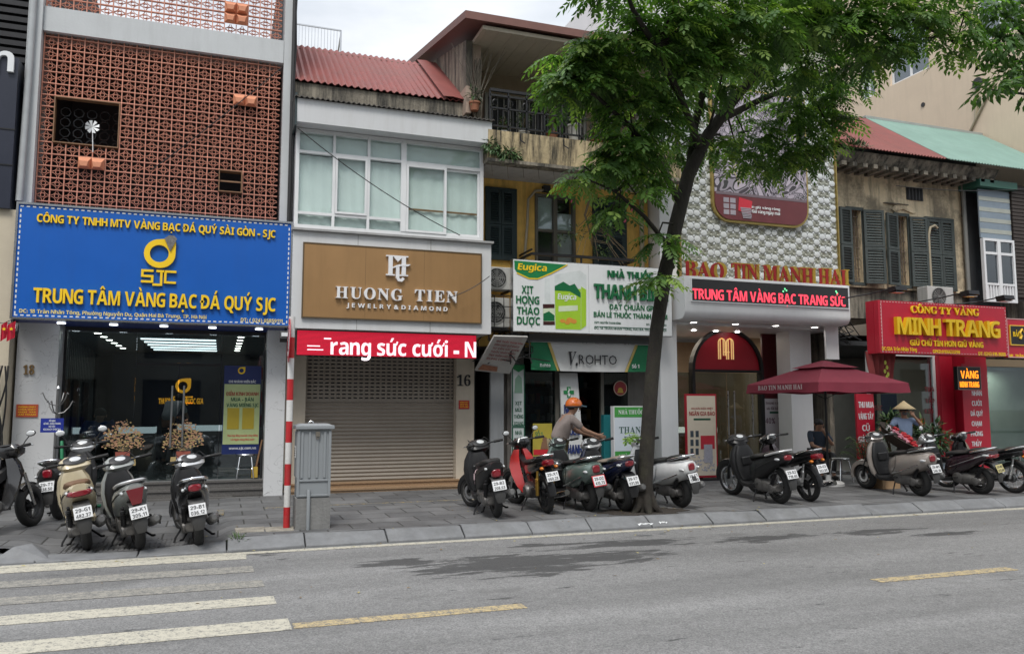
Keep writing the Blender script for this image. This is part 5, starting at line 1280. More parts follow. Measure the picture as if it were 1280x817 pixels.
# --- green cross board
s = thing('signboard', 'tall leaning white pharmacy board with green cross and dark blue letters in the doorway', 'sign', (6.05,14.3,.3))
Yc = 14.28; x0, x1 = PX(700,500,Yc), PX(722,500,Yc); z1 = PZ(710,466,Yc)
mb = MB(); mb.hexa([(x0+.02,Yc-.12,.2),(x1+.10,Yc-.12,.2),(x1+.10,Yc-.08,.2),(x0+.02,Yc-.08,.2),(x0,Yc,z1),(x1,Yc,z1),(x1,Yc+.04,z1),(x0,Yc+.04,z1)]); mb.build('board', mat('white_board_face', (.55,.56,.56), .5, var=.05, streak=.1), s)
mb = MB(); cx, cz = P(711,490,Yc-.03); a = .105; b_ = .035
yq = Yc-.03; mb.box(cx-b_,cx+b_,yq-.006,yq+.025,cz-a,cz+a); mb.box(cx-a,cx-b_,yq-.006,yq+.025,cz-b_,cz+b_); mb.box(cx+b_,cx+a,yq-.006,yq+.025,cz-b_,cz+b_); mb.build('green_cross', M_green, s)
mb = MB(); mb.tube([(cx,yq-.008,cz-.09),(cx,yq-.008,cz+.09)], .006, 5); mb.tube([(cx+.022*math.sin(t*.8),yq-.009,cz-.07+t*.012) for t in range(12)], .006, 5); mb.prism([(cx-.035,cz-.03),(cx+.035,cz-.03),(cx+.012,cz-.06),(cx-.012,cz-.06)], yq-.009,yq-.006); mb.build('cross_emblem', M_signwhite, s)
lets(s, M_navyink, (('NHÀ', 705,516.5,719,516.5,11,Yc-.07), dict(depth=.02, style='heavy')), (('THUỐC', 704,543.5,724.5,543.5,11,Yc-.09), dict(depth=.02, style='heavy')), (('THANH', 706,566.5,727,566.5,11,Yc-.105), dict(depth=.02, style='heavy')), (('BÌNH', 709,588,727,588,10,Yc-.12), dict(depth=.02, style='heavy')))
# --- light box
s = thing('light_box', 'green and white pharmacy light box standing on the pavement behind the tree trunk', 'light box', (7.1,13.9,.55))
Yt = 13.9; x0, x1 = PX(768.5,540,Yt), PX(812,540,Yt); z1, z0 = PZ(790,508.5,Yt), PZ(790,577,Yt); h = z1-z0
box('case', M_alu, s, x0-.02,x1+.02,Yt+.004,Yt+.13,z0-.02,z1+.02)
box('face', mat('pale_blue_lit_face', (.60,.66,.72), .4, var=.02), s, x0,x1,Yt-.004,Yt+.003,z0+h*.20,z1-h*.19)
box('green_band', mat('leaf_green_print', (.06,.30,.06), .4), s, x0,x1,Yt-.004,Yt+.003,z1-h*.185,z1); box('green_band', bpy.data.materials['leaf_green_print'], s, x0,x1,Yt-.004,Yt+.003,z0,z0+h*.195)
lets(s, M_signwhite, (('NHÀ THUỐC', 773,517,804,517.5,5,Yt-.004), dict(depth=.003, style='serif')), (('NHÀ THUỐC', 773.5,572.5,804,572.5,5,Yt-.004), dict(depth=.003, style='serif')))
lets(s, mat('grey_green_print', (.05,.11,.09), .5), (('THANH', 774,541,808,541,8,Yt-.004), dict(depth=.003, style='serif')), (('BÌNH', 780,553,802,553,8,Yt-.004), dict(depth=.003, style='serif')), name='name_lettering')
mb = MB(); mb.box(x0+.05,x0+.1,Yt+.03,Yt+.1,.14,z0-.02); mb.box(x1-.1,x1-.05,Yt+.03,Yt+.1,.14,z0-.02); mb.box(x0,x1,Yt-.08,Yt+.2,.135,.16); mb.build('stand', M_blackm, s)
# --- round red emblem on the pharmacy glass and a yellow poster
s = thing('round_sign', 'round red sticker with a yellow centre hanging in the pharmacy window', 'sign', (7.3,14.44,1.9))
cx, cz = P(775,485,14.44); r_ = .15
mb = MB(); mb.lathe([(0,-.012),(r_,-.012),(r_,0),(0,0)], (cx,14.44,cz), 'y', 24); mb.build('disc', mat('dim_red_print', (.25,.02,.025), .5, var=.1), s)
mb = MB(); mb.lathe([(r_*.9,-.016),(r_*1.0,-.016),(r_*1.0,-.0125),(r_*.9,-.0125)], (cx,14.44,cz), 'y', 24); mb.build('rim', mat('dim_cream_print', (.4,.34,.26), .5), s)
mb = MB(); mb.lathe([(0,-.017),(r_*.35,-.017),(r_*.35,-.0125)], (cx,14.44,cz-.04), 'y', 14); mb.prism([(cx-.07,cz-.09),(cx+.07,cz-.09),(cx+.045,cz-.04),(cx-.045,cz-.04)], 14.42,14.4275); mb.build('yellow_centre', mat('dim_yellow_print', (.45,.30,.04), .5), s)
s = thing('poster', 'yellow poster with red band low in the pharmacy window behind the parked bikes', 'poster', (5.7,14.42,.6))
x0, x1 = PX(666,550,14.42), PX(690,550,14.42); z0, z1 = PZ(678,570,14.42), PZ(678,529,14.42)
box('sheet', mat('mustard_print', (.40,.33,.05), .5, var=.1, scale=5), s, x0,x1,14.415,14.425,z0,z1); box('red_band', M_redink, s, x0+.01,x1-.01,14.409,14.414,z0+.03,z0+.13)
lets(s, mat('green_print', (.05,.2,.08), .5), (('SỐ 1', 669,545,678,546,6,14.414), dict(depth=.003)), name='lettering')
mb = MB(); cx, cz = P(681,553,14.414); mb.lathe([(0,-.008),(.05,-.008),(.05,0)], (cx,14.413,cz+.06), 'y', 12); mb.prism([(cx-.09,cz-.12),(cx+.09,cz-.12),(cx+.06,cz+.02),(cx-.06,cz+.02)], 14.406,14.413); mb.build('figure_print', mat('brown_print', (.22,.12,.07), .5), s)

# --- small red plates
for (px_, py_, Yq, w, h, lab) in ((580,505.5,14.34,.20,.155,'small red plate with yellow print on the marble pillar under number 16'),(34,513,14.04,.29,.19,'small orange plate with yellow print on the white pillar under number 18')):
    cx, cz = P(px_,py_,Yq); s = thing('plaque', lab, 'plaque', (cx,Yq,cz))
    box('plate', mat('orange_red_plate', (.50,.09,.04), .4) if px_<100 else M_red, s, cx-w/2,cx+w/2,Yq-.008,Yq+.002,cz-h/2,cz+h/2)
    mb = MB()
    for k in range(4): text(mb, ['PHÒNG CHÁY','CHỮA CHÁY','GỌI 114','AN TOÀN'][k], (cx-w*.4,Yq-.009,cz+h*(.24-.2*k)), (1,0,0),(0,0,1),(0,-1,0), w*.8, h*.11, .002)
    mb.build('lettering', M_yel, s)

# --- honeycomb shop: raised name, LED strip, picture screen, poster stand
s = thing('shop_sign', 'dark red serif letters with gold edges standing on the white canopy of the honeycomb building', 'sign', (10.4,13.42,4.12))
Yk2 = 13.5
for wd, a, ya, b, yb in (('BAO', 855,345.5,905,349.5),('TIN', 914,348.5,947,351),('MANH', 953,351,1017,355.5),('HAI', 1022.5,355,1058,357.5)):
    lets(s, mat('dark_gold_edge', (.55,.36,.06), .3, metal=.5) if wd == 'BAO' else bpy.data.materials['dark_gold_edge'], ((wd, a+.6, ya, b+.6, yb, 19.5, Yk2), dict(depth=.10, style='serif', track=.03)), name='gold_letter_backs')
    lets(s, M_lred, ((wd, a, ya, b, yb, 19.5, Yk2-.101), dict(depth=.012, style='serif', track=.03)))
s = thing('led_board', 'black LED strip with glowing red words on the white canopy', 'LED board', (10.4,13.4,3.65))
Yd = 13.355; x0, x1, z0, z1 = 8.45, 12.2, 3.64, 4.06
box('screen', mat('dark_led_screen', (.028,.028,.03), .45), s, x0,x1,Yd,Yd+.024,z0,z1); MB().frame(x0-.02,x1+.02,z0-.02,z1+.02,Yd-.006,Yd+.023,.019).build('frame', M_alu, s)
lets(s, mat('lit_red_letters', (.8,.05,.08), .5, var=0, emit=(1,.06,.10), estr=.75), (('TRUNG TÂM VÀNG BẠC TRANG SỨC', 866,375.5,1057,381,12.5,Yd), dict(depth=.005, style='heavy', track=.08)))
mb = MB()
for (px_, py_) in ((981,361),(983,363),(979,364),(1045,364),(1046,366)): X, Z = P(px_,py_,Yd); mb.box(X-.015,X+.015,Yd-.004,Yd,Z-.015,Z+.015)
mb.build('green_pixels', mat('lit_green_led', (.1,.6,.2), .5, var=0, emit=(.2,1,.4), estr=.8), s)
s = thing('picture_screen', 'large picture screen with rounded lower corners and gold rim on the honeycomb tiles', 'screen', (10.5,13.85,5.4))
Yw = 13.80; x0, x1, z0, z1 = 9.32, 11.62, 5.42, 8.2; rc = .36
def rounded(x0, x1, z0, z1, r): return [(x0,z1),(x0,z0+r)]+[(x0+r-r*math.cos(k*math.pi/12),z0+r-r*math.sin(k*math.pi/12)) for k in range(1,6)]+[(x0+r,z0),(x1-r,z0)]+[(x1-r+r*math.sin(k*math.pi/12),z0+r-r*math.cos(k*math.pi/12)) for k in range(1,6)]+[(x1,z0+r),(x1,z1)]
mb = MB(); mb.prism(rounded(x0-.05,x1+.05,z0-.05,z1+.05,rc+.05), Yw+.02, Yw+.09); mb.build('rim', M_brass, s)
def artmat():
    m = mat('swirling_grey_print', (.30,.28,.29), .4, var=0); t = m.node_tree; N = t.nodes; L = t.links; b = N['Principled BSDF']
    g = N.new('ShaderNodeNewGeometry'); n = N.new('ShaderNodeTexNoise'); n.inputs['Scale'].default_value=1.1; n.inputs['Detail'].default_value=1.5; n.inputs['Distortion'].default_value=3.2; L.new(g.outputs['Position'], n.inputs['Vector'])
    r = N.new('ShaderNodeValToRGB'); r.color_ramp.interpolation='CONSTANT'; e = r.color_ramp.elements; e[0].position=0; e[0].color=(.05,.045,.05,1); e[1].position=.36; e[1].color=(.42,.37,.43,1)
    for p_, c_ in ((.43,(.07,.06,.07,1)),(.46,(.40,.36,.42,1)),(.50,(.06,.05,.06,1)),(.54,(.30,.27,.31,1)),(.58,(.05,.05,.05,1)),(.62,(.45,.40,.46,1))): q = e.new(p_); q.color=c_
    L.new(n.outputs['Fac'], r.inputs['Fac']); L.new(r.outputs[0], b.inputs['Base Color']); return m
M_art = artmat()
mb = MB(); mb.box(x0,x1,Yw,Yw+.018,5.98,z1); mb.build('picture', M_art, s)
mb = MB(); mb.prism(rounded(x0,x1,z0,5.975,rc), Yw, Yw+.018); mb.build('lower_panel', mat('dull_maroon_print', (.14,.035,.04), .4), s)
box('panel_strip', mat('purple_grey_print', (.17,.13,.15), .5), s, x0+.02,x1-.02,Yw-.004,Yw-.0005,5.93,5.985)
mb = MB()
for i in range(2):
    for j in range(3): mb.box(x0+.2+i*.16,x0+.33+i*.16,Yw-.006,Yw-.001,5.52+j*.125,5.62+j*.125)
mb.build('ingot_pictures', mat('grey_lilac_print', (.33,.30,.34), .5), s)
mb = MB(); mb.prism([(x0+.55,5.62),(x0+.85,5.55),(x0+.9,5.84),(x0+.58,5.9)], Yw-.007,Yw-.001); mb.build('red_packet_picture', mat('bright_red_print', (.55,.03,.05), .5), s)
mb = MB()
for k in range(7): mb.box(x0+.66-.01*k,x0+.86+.008*(k%3),Yw-.012,Yw-.008,5.47+k*.033,5.493+k*.033)
mb.build('stack_picture', bpy.data.materials['grey_lilac_print'], s)
lets(s, M_signwhite, (('Gìn giữ vàng ròng', 936,260,975,263,3,Yw-.001), dict(depth=.004)), (('Gửi vàng ngày mai', 940,266,975,269,4,Yw-.001), dict(depth=.004)))
mb = MB()
for k in range(3): mb.prism(_stroke([(x0+.45+.05*k+.12*math.cos(t*.35), 6.12+.14*k*.6+.30*math.sin(t*.35)) for t in range(8)], .025), Yw-.004,Yw-.0005)
mb.build('rainbow_print', mat('pastel_print', (.42,.38,.2), .5), s)
# parasol stand posters
s = thing('poster_stand', 'cream poster in a dark red standing frame beside the arched entrance', 'poster stand', (9.15,14.1,.15))
Yz = 14.05; x0, x1 = PX(859.5,545,Yz), PX(895,545,Yz); z1 = PZ(877,494.5,Yz); z0 = PZ(877,594,Yz)
box('frame', M_red, s, x0-.03,x1+.03,Yz+.004,Yz+.05,z0-.04,z1+.04); box('poster_sheet', mat('cream_poster', (.72,.63,.50), .5, var=.04), s, x0,x1,Yz-.002,Yz+.003,z0,z1)
mb = MB(); mb.box(x0-.05,x1+.05,Yz-.1,Yz+.2,.15,.18); mb.box((x0+x1)/2-.03,(x0+x1)/2+.03,Yz+.05,Yz+.08,.18,1.0); mb.build('foot', M_blackm, s)
lets(s, M_lred, (('NGÂN GIA BẢO', 861.5,519,893.5,519.5,5.2,Yz-.002), dict(depth=.003, style='heavy')), (('ƯU ĐÃI ĐẶC BIỆT', 864,511,891,511.5,2,Yz-.002), dict(depth=.003)))
mb = MB(); X0, Z0 = P(867,525,Yz); X1, Z1 = P(888,522.5,Yz); mb.box(X0,X1,Yz-.005,Yz-.002,Z0,Z1); mb.build('green_label', M_dgreen, s)
mb = MB()
for i in range(2):
    for j in range(3): X, Z = P(863+i*6.5,546+j*11.0,Yz); mb.box(X,X+.07,Yz-.006,Yz-.002,Z,Z+.125)
mb.build('card_pictures', mat('slate_print', (.06,.08,.10), .4), s)
mb = MB(); X0,Z0 = P(876,561,Yz); X1,Z1 = P(893,544,Yz); mb.box(X0,X1,Yz-.005,Yz-.0022,Z0,Z1); mb.build('red_packet_picture', bpy.data.materials['bright_red_print'], s)
mb = MB(); random.seed(5)
for k in range(90):
    X, Z = P(random.uniform(862,893), random.uniform(570,588), Yz); X = min(max(X,x0+.03),x1-.03); q = random.uniform(.012,.026); t0 = random.random()*3
    mb.prism([(X+q*math.cos(t0+t*1.57),Z+q*math.sin(t0+t*1.57)) for t in range(4)], Yz-.004-random.random()*.004, Yz-.0024)
X0,Z0 = P(880,578,Yz); X1,Z1 = P(890,555,Yz); mb.box(X0,X1,Yz-.012,Yz-.009,Z0,Z1)
mb.build('silver_pieces_picture', mat('lilac_silver_print', (.42,.41,.47), .4, var=.3, scale=60), s)
s = thing('poster', 'white promotional poster reading 40% and 7% on the shop glass near the seated man', 'poster', (10.95,15.1,.6))
Yq = 15.12; x0, x1 = PX(954,540,Yq), PX(985,540,Yq); z0, z1 = PZ(970,580,Yq), PZ(970,498,Yq)
box('sheet', mat('lilac_white_poster', (.50,.47,.50), .5, var=.03), s, x0,x1,Yq-.004,Yq+.004,z0,z1)
lets(s, mat('grey_plum_print', (.16,.10,.13), .5), (('40%', 957,529,969,529,7,Yq-.004), dict(depth=.003)), (('7%', 972.5,529,981.5,529,7,Yq-.004), dict(depth=.003)), (('THÁNG 5 RỰC RỠ', 957,505,983,505.5,3,Yq-.004), dict(depth=.003)), (('ưu đãi bất ngờ', 958.5,511.5,981,512,3.5,Yq-.004), dict(depth=.003)))
X0,Z0 = P(962,516.5,Yq); X1,Z1 = P(978,514,Yq); box('green_label', M_dgreen, s, X0,X1,Yq-.008,Yq-.0042,Z0,Z1)

# --- red gold-shop sign at the right
s = thing('shop_sign', 'large crimson sign with big raised yellow name letters and a dashed border', 'sign', (14.4,13,2.7))
Ym = 13.0; x0, x1, z0, z1 = 12.63, 16.2, 2.70, 3.79
box('panel', M_redsign, s, x0,x1,Ym,Ym+.12,z0,z1)
mb = MB(); mb.hexa([(x0,Ym+.13,z0),(x0+.04,Ym+.13,z0),(x0+.04,Ym+.34,z0),(x0,Ym+.34,z0),(x0,Ym+.13,z1),(x0+.04,Ym+.13,z1),(x0+.04,Ym+.34,z1),(x0,Ym+.34,z1)]); mb.box(x0+.04,x1,Ym+.13,Ym+.34,z1-.04,z1-.0); mb.box(x0+.04,x1,Ym+.13,Ym+.34,z0,z0+.03); mb.build('housing', M_red, s)
mb = MB(); dashes(mb, x0+.06,x1-.02,z0+.02,z1-.02,Ym,44,14,.014); mb.box(x0+.075,x0+.085,Ym-.004,Ym,z0+.03,z1-.03); mb.build('border_dashes', mat('pink_dashes', (.6,.35,.35), .5), s)
lets(s, M_yel, (('CÔNG TY VÀNG', 1138,390.5,1223,395,8.5,Ym), dict(depth=.03, style='serif', track=.07)), (('GIỮ CHỮ TÍN HƠN GIỮ VÀNG', 1137,430,1228.5,436,7,Ym), dict(depth=.02, style='heavy')))
lets(s, mat('deep_yellow_letters', (.80,.52,.015), .35, var=.05), (('MINH TRANG', 1118,416.5,1246.5,424,21,Ym), dict(depth=.09, style='heavy', track=.05)), name='name_lettering')
lets(s, M_yel, (('ĐC:12A Trần Nhân Tông', 1102.5,437,1146,439.5,4.5,Ym), dict(depth=.006)), (('GPKD:0106633298', 1166,440.5,1200,442.5,4.2,Ym), dict(depth=.006)), (('ĐT: 0243 916 8688', 1223,443.5,1257,445.5,4.5,Ym), dict(depth=.006)), name='address_lettering')
s = thing('shop_sign', 'smaller crimson sign with a black and gold plaque next to the big crimson sign', 'sign', (17.1,13,2.7))
box('panel', M_redsign, s, 16.23,18.6,Ym+.03,Ym+.14,2.68,3.55); MB().frame(16.23,18.6,2.68,3.55,Ym+.022,Ym+.03,.02).build('border', bpy.data.materials['pink_dashes'], s)
X0,Z1 = P(1263,407,Ym); X1,Z0 = P(1290,431,Ym); box('plaque', M_black, s, X0,X1,Ym+.005,Ym+.03,Z0,Z1); MB().frame(X0-.02,X1+.02,Z0-.02,Z1+.02,Ym+.002,Ym+.029,.02).build('plaque_rim', M_gold, s)
lets(s, M_yel, (('BẢO', 1266,420,1276,421,6,Ym+.005), dict(depth=.01, style='serif')), (('MR. TRẦN Nhân', 1261,446,1290,448,4,Ym+.03), dict(depth=.006)))
mb = MB(); cx, cz = P(1277,417,Ym); mb.tube([(cx-.06,Ym-.005,cz-.12),(cx-.02,Ym-.005,cz-.05),(cx-.06,Ym-.005,cz+.02),(cx+.01,Ym-.005,cz+.1),(cx+.07,Ym-.005,cz+.03)], [.03,.035,.03,.025,.008], 6); mb.build('gold_swan', M_gold, s)
# floodlight arms over that sign
for (px_, py_, lab) in ((1122,362,'floodlight on an arm near the white canopy, above the crimson sign'),(1213,367,'middle of three floodlights on arms above the crimson sign'),(1257,373,'floodlight on an arm under the white framed balcony glazing, above the crimson sign')):
    X, Z = P(px_,py_,12.2); f = thing('arm_light', lab, 'floodlight', (X,13,3.8), group='floodlights on arms over the crimson sign')
    mb = MB(); mb.tube([(X-.55,13.15,3.79),(X-.2,12.7,Z-.02),(X,12.25,Z+.05)], .015, 6); mb.build('arm', M_blackm, f)
    mb = MB(); mb.hexa([(X-.14,12.10,Z-.02),(X+.14,12.10,Z-.02),(X+.14,12.30,Z-.06),(X-.14,12.30,Z-.06),(X-.14,12.12,Z+.06),(X+.14,12.12,Z+.06),(X+.14,12.32,Z+.05),(X-.14,12.32,Z+.05)]); mb.build('lamp_head', M_blackm, f)
    box('lens', M_steel, f, X-.11,X+.11,12.13,12.27,Z-.062,Z-.05)
# pillar texts
def column_text(par, words_, px_, y0_, dy, w, Y, capp, m):
    items = []
    for k, wd in enumerate(words_):
        ww = w*min(1,(len(wd)+1)/6.0)
        items.append(((wd, px_-ww/2, y0_+k*dy, px_+ww/2, y0_+k*dy+.5, capp, Y), dict(depth=.006, style='heavy', track=.06)))
    return lets(par, m, *items)
s = thing('banner_board', 'narrow red board with white words standing under the maroon parasol edge', 'sign', (12.8,13.3,.2))
Yp3 = 13.4; xa, xb = PX(1072,540,Yp3), PX(1094,540,Yp3); za, zb_ = PZ(1083,600,Yp3), PZ(1083,492,Yp3)
box('board', M_redsign, s, xa,xb,Yp3,Yp3+.05,.15,zb_)
column_text(s, ['THU MUA','VÀNG TÂY','CŨ','GIÁ CAO'], 1082.5, 509, 14.5, 19, Yp3, 7.5, M_signwhite)
s = thing('banner_board', 'tall red board with white words on the pillar under the glowing amber sign', 'sign', (16.2,13.85,.2))
Yp4 = 13.88; xa, xb = PX(1205,530,Yp4), PX(1237,530,Yp4); box('board', M_redsign, s, xa,xb,Yp4-.01,Yp4+.02,.15,PZ(1220,455,Yp4))
column_text(s, ['NHẪN','CƯỚI','ĐÁ QUÝ','CHẠM','PHONG','THỦY'], 1221, 494, 12.6, 15, Yp4-.01, 6, M_signwhite)
s = thing('led_board', 'small black LED sign with glowing amber words hung on the red pillar', 'LED board', (15.5,13.5,2))
Yo = 13.5; x0, x1 = PX(1197,472,Yo), PX(1226,472,Yo); z0, z1 = PZ(1211,487,Yo), PZ(1211,458,Yo)
box('casing', M_black, s, x0,x1,Yo,Yo+.1,z0,z1); MB().frame(x0,x1,z0,z1,Yo-.004,Yo,.015).build('border', mat('dim_led_border', (.25,.2,.18), .6), s)
lets(s, mat('lit_amber_letters', (.9,.3,.02), .5, var=0, emit=(1,.25,.01), estr=1.1), (('VÀNG', 1201,472.5,1223,473,9.5,Yo-.001), dict(depth=.005, style='heavy')), (('MINH TRANG', 1200,483.5,1224,484,7,Yo-.001), dict(depth=.005, style='heavy')))
# words on the shop glass behind
s = thing('window_lettering', 'faded dark red words stuck on the gold shop window glass', 'lettering', (14.6,14.29,1.5))
lets(s, mat('dull_red_vinyl', (.20,.03,.035), .5), (('TRANG SỨC', 1156,489,1189,490,6,14.285), dict(depth=.003, style='heavy')), (('VÀNG TÂY', 1157,503,1188,504,6,14.285), dict(depth=.003, style='heavy')), (('KIM CƯƠNG', 1156,516,1189,517,6,14.285), dict(depth=.003, style='heavy')), (('SỨC', 1093,512,1103,513,6,14.2), dict(depth=.003, style='heavy')))
s = thing('poster', 'blue poster standing inside the gold shop window behind the parasol', 'poster', (13.2,14.4,1.2))
X0,Z1 = P(1095,492,14.6); X1,Z0 = P(1107,519,14.6); box('sheet', mat('navy_poster', (.02,.04,.13), .5), s, X0+.1,X1+.3,14.55,14.57,Z0,Z1)
s = thing('counter_sign', 'orange sign strip with yellow rows behind the woman in the conical hat', 'sign', (14.2,14.32,1.1))
X0,Z1 = P(1108,523,14.25); X1,Z0 = P(1156,532,14.25); box('strip', mat('orange_strip', (.36,.07,.02), .5), s, X0,X1,14.24,14.27,Z0,Z1)
mb = MB()
for k in range(11):
    for j in range(2): mb.box(X0+.04+k*(X1-X0-.06)/11, X0+.04+k*(X1-X0-.06)/11+.035, 14.234,14.2395, Z0+.025+j*.06, Z0+.055+j*.06)
mb.build('yellow_rows', M_yel, s)
# --- hanging red cloth drapes beside the crimson sign
s = thing('drape', 'gathered faded red cloth drape with yellow flower print hanging above the parasol', 'drape', (12.5,13.4,2.0))
mb = MB(); rows = []
for j in range(8):
    t = j/7; z = 2.75-.72*t
    rows.append([(12.55+.75*i/20*(1-.32*t)+.12*t, 13.3+.05*math.sin(i*1.5)+.02*math.sin(i*.6+t*4), z+.10*math.sin(i/20*math.pi)*t*-1) for i in range(21)])
mb.loft(rows, caps=False, closed=False); mb.build('cloth', mat('faded_red_cloth', (.27,.05,.05), .8, var=.2, scale=6), s, smooth=80)
mb = MB()
for (dx,dz) in ((.38,-.2),(.42,-.3),(.36,-.38),(.44,-.44),(.40,-.5)):
    mb.prism([(12.6+dx+.035*math.cos(k*1.05),2.72+dz+.05*math.sin(k*1.05)) for k in range(6)], 13.225,13.23)
mb.build('flower_print', mat('yellow_green_print', (.4,.42,.05), .6), s)

# --- poster in the blue shop's window, small blue notice on coat stand
s = thing('poster', 'tall blue and pale green price poster inside the gold shop window above a steel stool', 'poster', (.4,14.55,.8))
Yi = 14.475; x0, x1 = PX(278.5,520,Yi), PX(325,520,Yi); z1, z0 = PZ(302,457,Yi), PZ(302,567,Yi); h = z1-z0
box('sheet', mat('blue_poster', (.012,.025,.12), .4), s, x0,x1,Yi,Yi+.012,z0,z1); box('green_area', mat('pale_green_poster', (.42,.50,.24), .5), s, x0+.01,x1-.01,Yi-.006,Yi-.0005,z0+h*.11,z0+h*.79)
mb = MB(); 
for k in range(2): X = x0+.07+k*.24; mb.box(X,X+.19,Yi-.010,Yi-.0065,z0+h*.28,z0+h*.52)
mb.build('gold_bar_pictures', mat('mustard_block', (.42,.32,.03), .5, var=.1), s)
lets(s, M_lred, (('ĐIỂM KINH DOANH', 283,494,323,494.5,4.5,Yi-.0065), dict(depth=.003, style='heavy')), name='red_lettering')
lets(s, M_dgreen, (('MUA - BÁN', 288.5,501,317,501.5,4.5,Yi-.0065), dict(depth=.003, style='heavy')), (('VÀNG MIẾNG SJC', 283,508,323,508.5,4.5,Yi-.0065), dict(depth=.003, style='heavy')))
lets(s, M_redink, (('Theo hợp đồng mua bán vàng miếng', 284,545,322,545.3,2.4,Yi-.0065), dict(depth=.002)), (('với Ngân hàng Nhà nước', 288,550,318,550.3,2.4,Yi-.0065), dict(depth=.002)), name='small_lettering')
lets(s, M_signwhite, (('CHI NHÁNH MIỀN BẮC', 286,478,320,478.4,3,Yi-.0005), dict(depth=.002)), (('www.sjc.com.vn', 286,561,320,561.3,3,Yi-.0005), dict(depth=.002)), name='white_lettering')
mb = MB(); cx, cz = P(302,463,Yi); sjc_logo(mb, cx, cz, .06, Yi-.001, .004); mb.build('emblem', M_yel, s)
# ================================================================ MOTORBIKES AND SCOOTERS
# local frame: x forward, y left, z up, origin on the ground under the rear axle
def paintm(name, col, rough=.25, metal=.0, coat=.7): 
    return mat(name, col, rough, metal=metal, var=.05, scale=8, coat=coat, dirt=.10, dirt_col=(.08,.075,.065), dscale=5)
B_black = paintm('gloss_black_bodywork', (.011,.011,.012)); B_matt = mat('matt_black_bodywork', (.010,.010,.011), .42, var=.15, scale=9, dirt=.15, dirt_col=(.05,.048,.045), dscale=6)
B_beige = paintm('beige_bodywork', (.50,.43,.29)); B_grey = paintm('grey_bodywork', (.28,.30,.29), .35); B_white = paintm('white_bodywork', (.66,.67,.67))
B_red = paintm('red_bodywork', (.42,.016,.014)); B_green = paintm('grey_green_bodywork', (.13,.18,.16), .28, metal=.3); B_blue = paintm('dark_blue_bodywork', (.010,.014,.045)); B_taupe = paintm('taupe_bodywork', (.30,.265,.24), .3, metal=.2)
B_plum = paintm('plum_black_bodywork', (.022,.010,.015)); B_dgrey = mat('charcoal_fender', (.045,.045,.045), .5, var=.1); B_silver = paintm('silver_bodywork', (.55,.56,.57), .3, metal=.4)
M_seat = mat('seat_vinyl', (.018,.018,.018), .55, var=.2, scale=20, bump=.15, bscale=120); M_seatbr = mat('brown_seat_vinyl', (.16,.09,.05), .55, var=.2); M_seattan = mat('faded_seat_vinyl', (.21,.175,.14), .7, var=.2)
M_tail = mat('red_tail_lens', (.20,.006,.014), .15, var=0, coat=1); M_amber = mat('amber_lens', (.6,.18,.02), .2, var=0); M_clear = mat('clear_lens', (.55,.57,.58), .12, var=0, coat=1)
M_engine = mat('dusty_engine', (.16,.155,.15), .45, metal=.6, var=.3, scale=14); M_exh = mat('dull_exhaust', (.20,.20,.20), .4, metal=.7, var=.2); M_plate = mat('white_plate', (.66,.67,.68), .4, var=.04); M_plate_red = mat('red_edged_plate', (.55,.03,.04), .4); M_plateye = mat('yellowed_plate', (.50,.44,.20), .45)
M_goldsh = mat('gold_shock', (.45,.28,.06), .35, metal=.7); M_bag = mat('pink_bag', (.50,.36,.38), .8)

def sup(cx, cz, hw, hh, x, n=16, e=2.6, ybias=0):
    out = []
    for k in range(n):
        a = 2*math.pi*k/n; c, s_ = math.cos(a), math.sin(a)
        out.append((x, ybias + hw*math.copysign(abs(c)**(2/e), c), cz + hh*math.copysign(abs(s_)**(2/e), s_)))
    return out
def loftx(mb, secs, e=2.8, n=16):     # (x, zlo, zhi, half width)
    return mb.loft([sup(0, (a+b)/2, w, (b-a)/2, x, n, e) for x, a, b, w in secs])
def loftz(mb, secs, e=2.6, n=18):     # (z, x0, x1, half width) for leg shields
    rings = []
    for z, xa, xb, w in secs:
        r = []
        for k in range(n):
            a = 2*math.pi*k/n; c, s_ = math.cos(a), math.sin(a)
            r.append(((xa+xb)/2 + (xb-xa)/2*math.copysign(abs(s_)**(2/e), s_), w*math.copysign(abs(c)**(2/e), c), z))
        rings.append(r)
    return mb.loft(rings)
def wheel(root, x, r, tw, mr, spokes=5, wire=False, xf=None):
    mb = MB(); mb.xf = xf; prof = []
    for k in range(10):
        a = 2*math.pi*k/9; prof.append((r-tw*.62+tw*.62*math.cos(a), tw*.55*math.sin(a)))
    mb.lathe(prof, (x,0,r), 'y', 28)
    ri = r-tw*1.1
    rim = MB(); rim.xf = xf; rim.lathe([(ri,-tw*.42),(ri+.012,-tw*.5),(ri+.012,tw*.5),(ri,tw*.42),(ri-.012,0),(ri,-tw*.42)], (x,0,r), 'y', 28)
    rim.lathe([(0,-.05),(.05,-.05),(.055,0),(.05,.05),(0,.05)], (x,0,r), 'y', 14)
    if wire:
        for k in range(18):
            a = 2*math.pi*k/18; s_ = .04 if k%2 else -.04
            rim.bar((x+.045*math.cos(a),s_,r+.045*math.sin(a)),(x+ri*math.cos(a+.25),0,r+ri*math.sin(a+.25)),.005)
    else:
        for k in range(spokes):
            a = 2*math.pi*k/spokes+.3
            rim.bar((x+.03*math.cos(a),.0,r+.03*math.sin(a)),(x+ri*math.cos(a+.1),0,r+ri*math.sin(a+.1)),.036,.035,up=(0,1,0))
    rim.lathe([(.05,.03),(.085,.03),(.085,.038),(.05,.038)], (x,0,r), 'y', 16)
    o = rim.build('wheel', mr, None, smooth=40); o.parent = root
    t = mb.build('tyre', M_rubber, None, smooth=50); t.parent = o
    return o
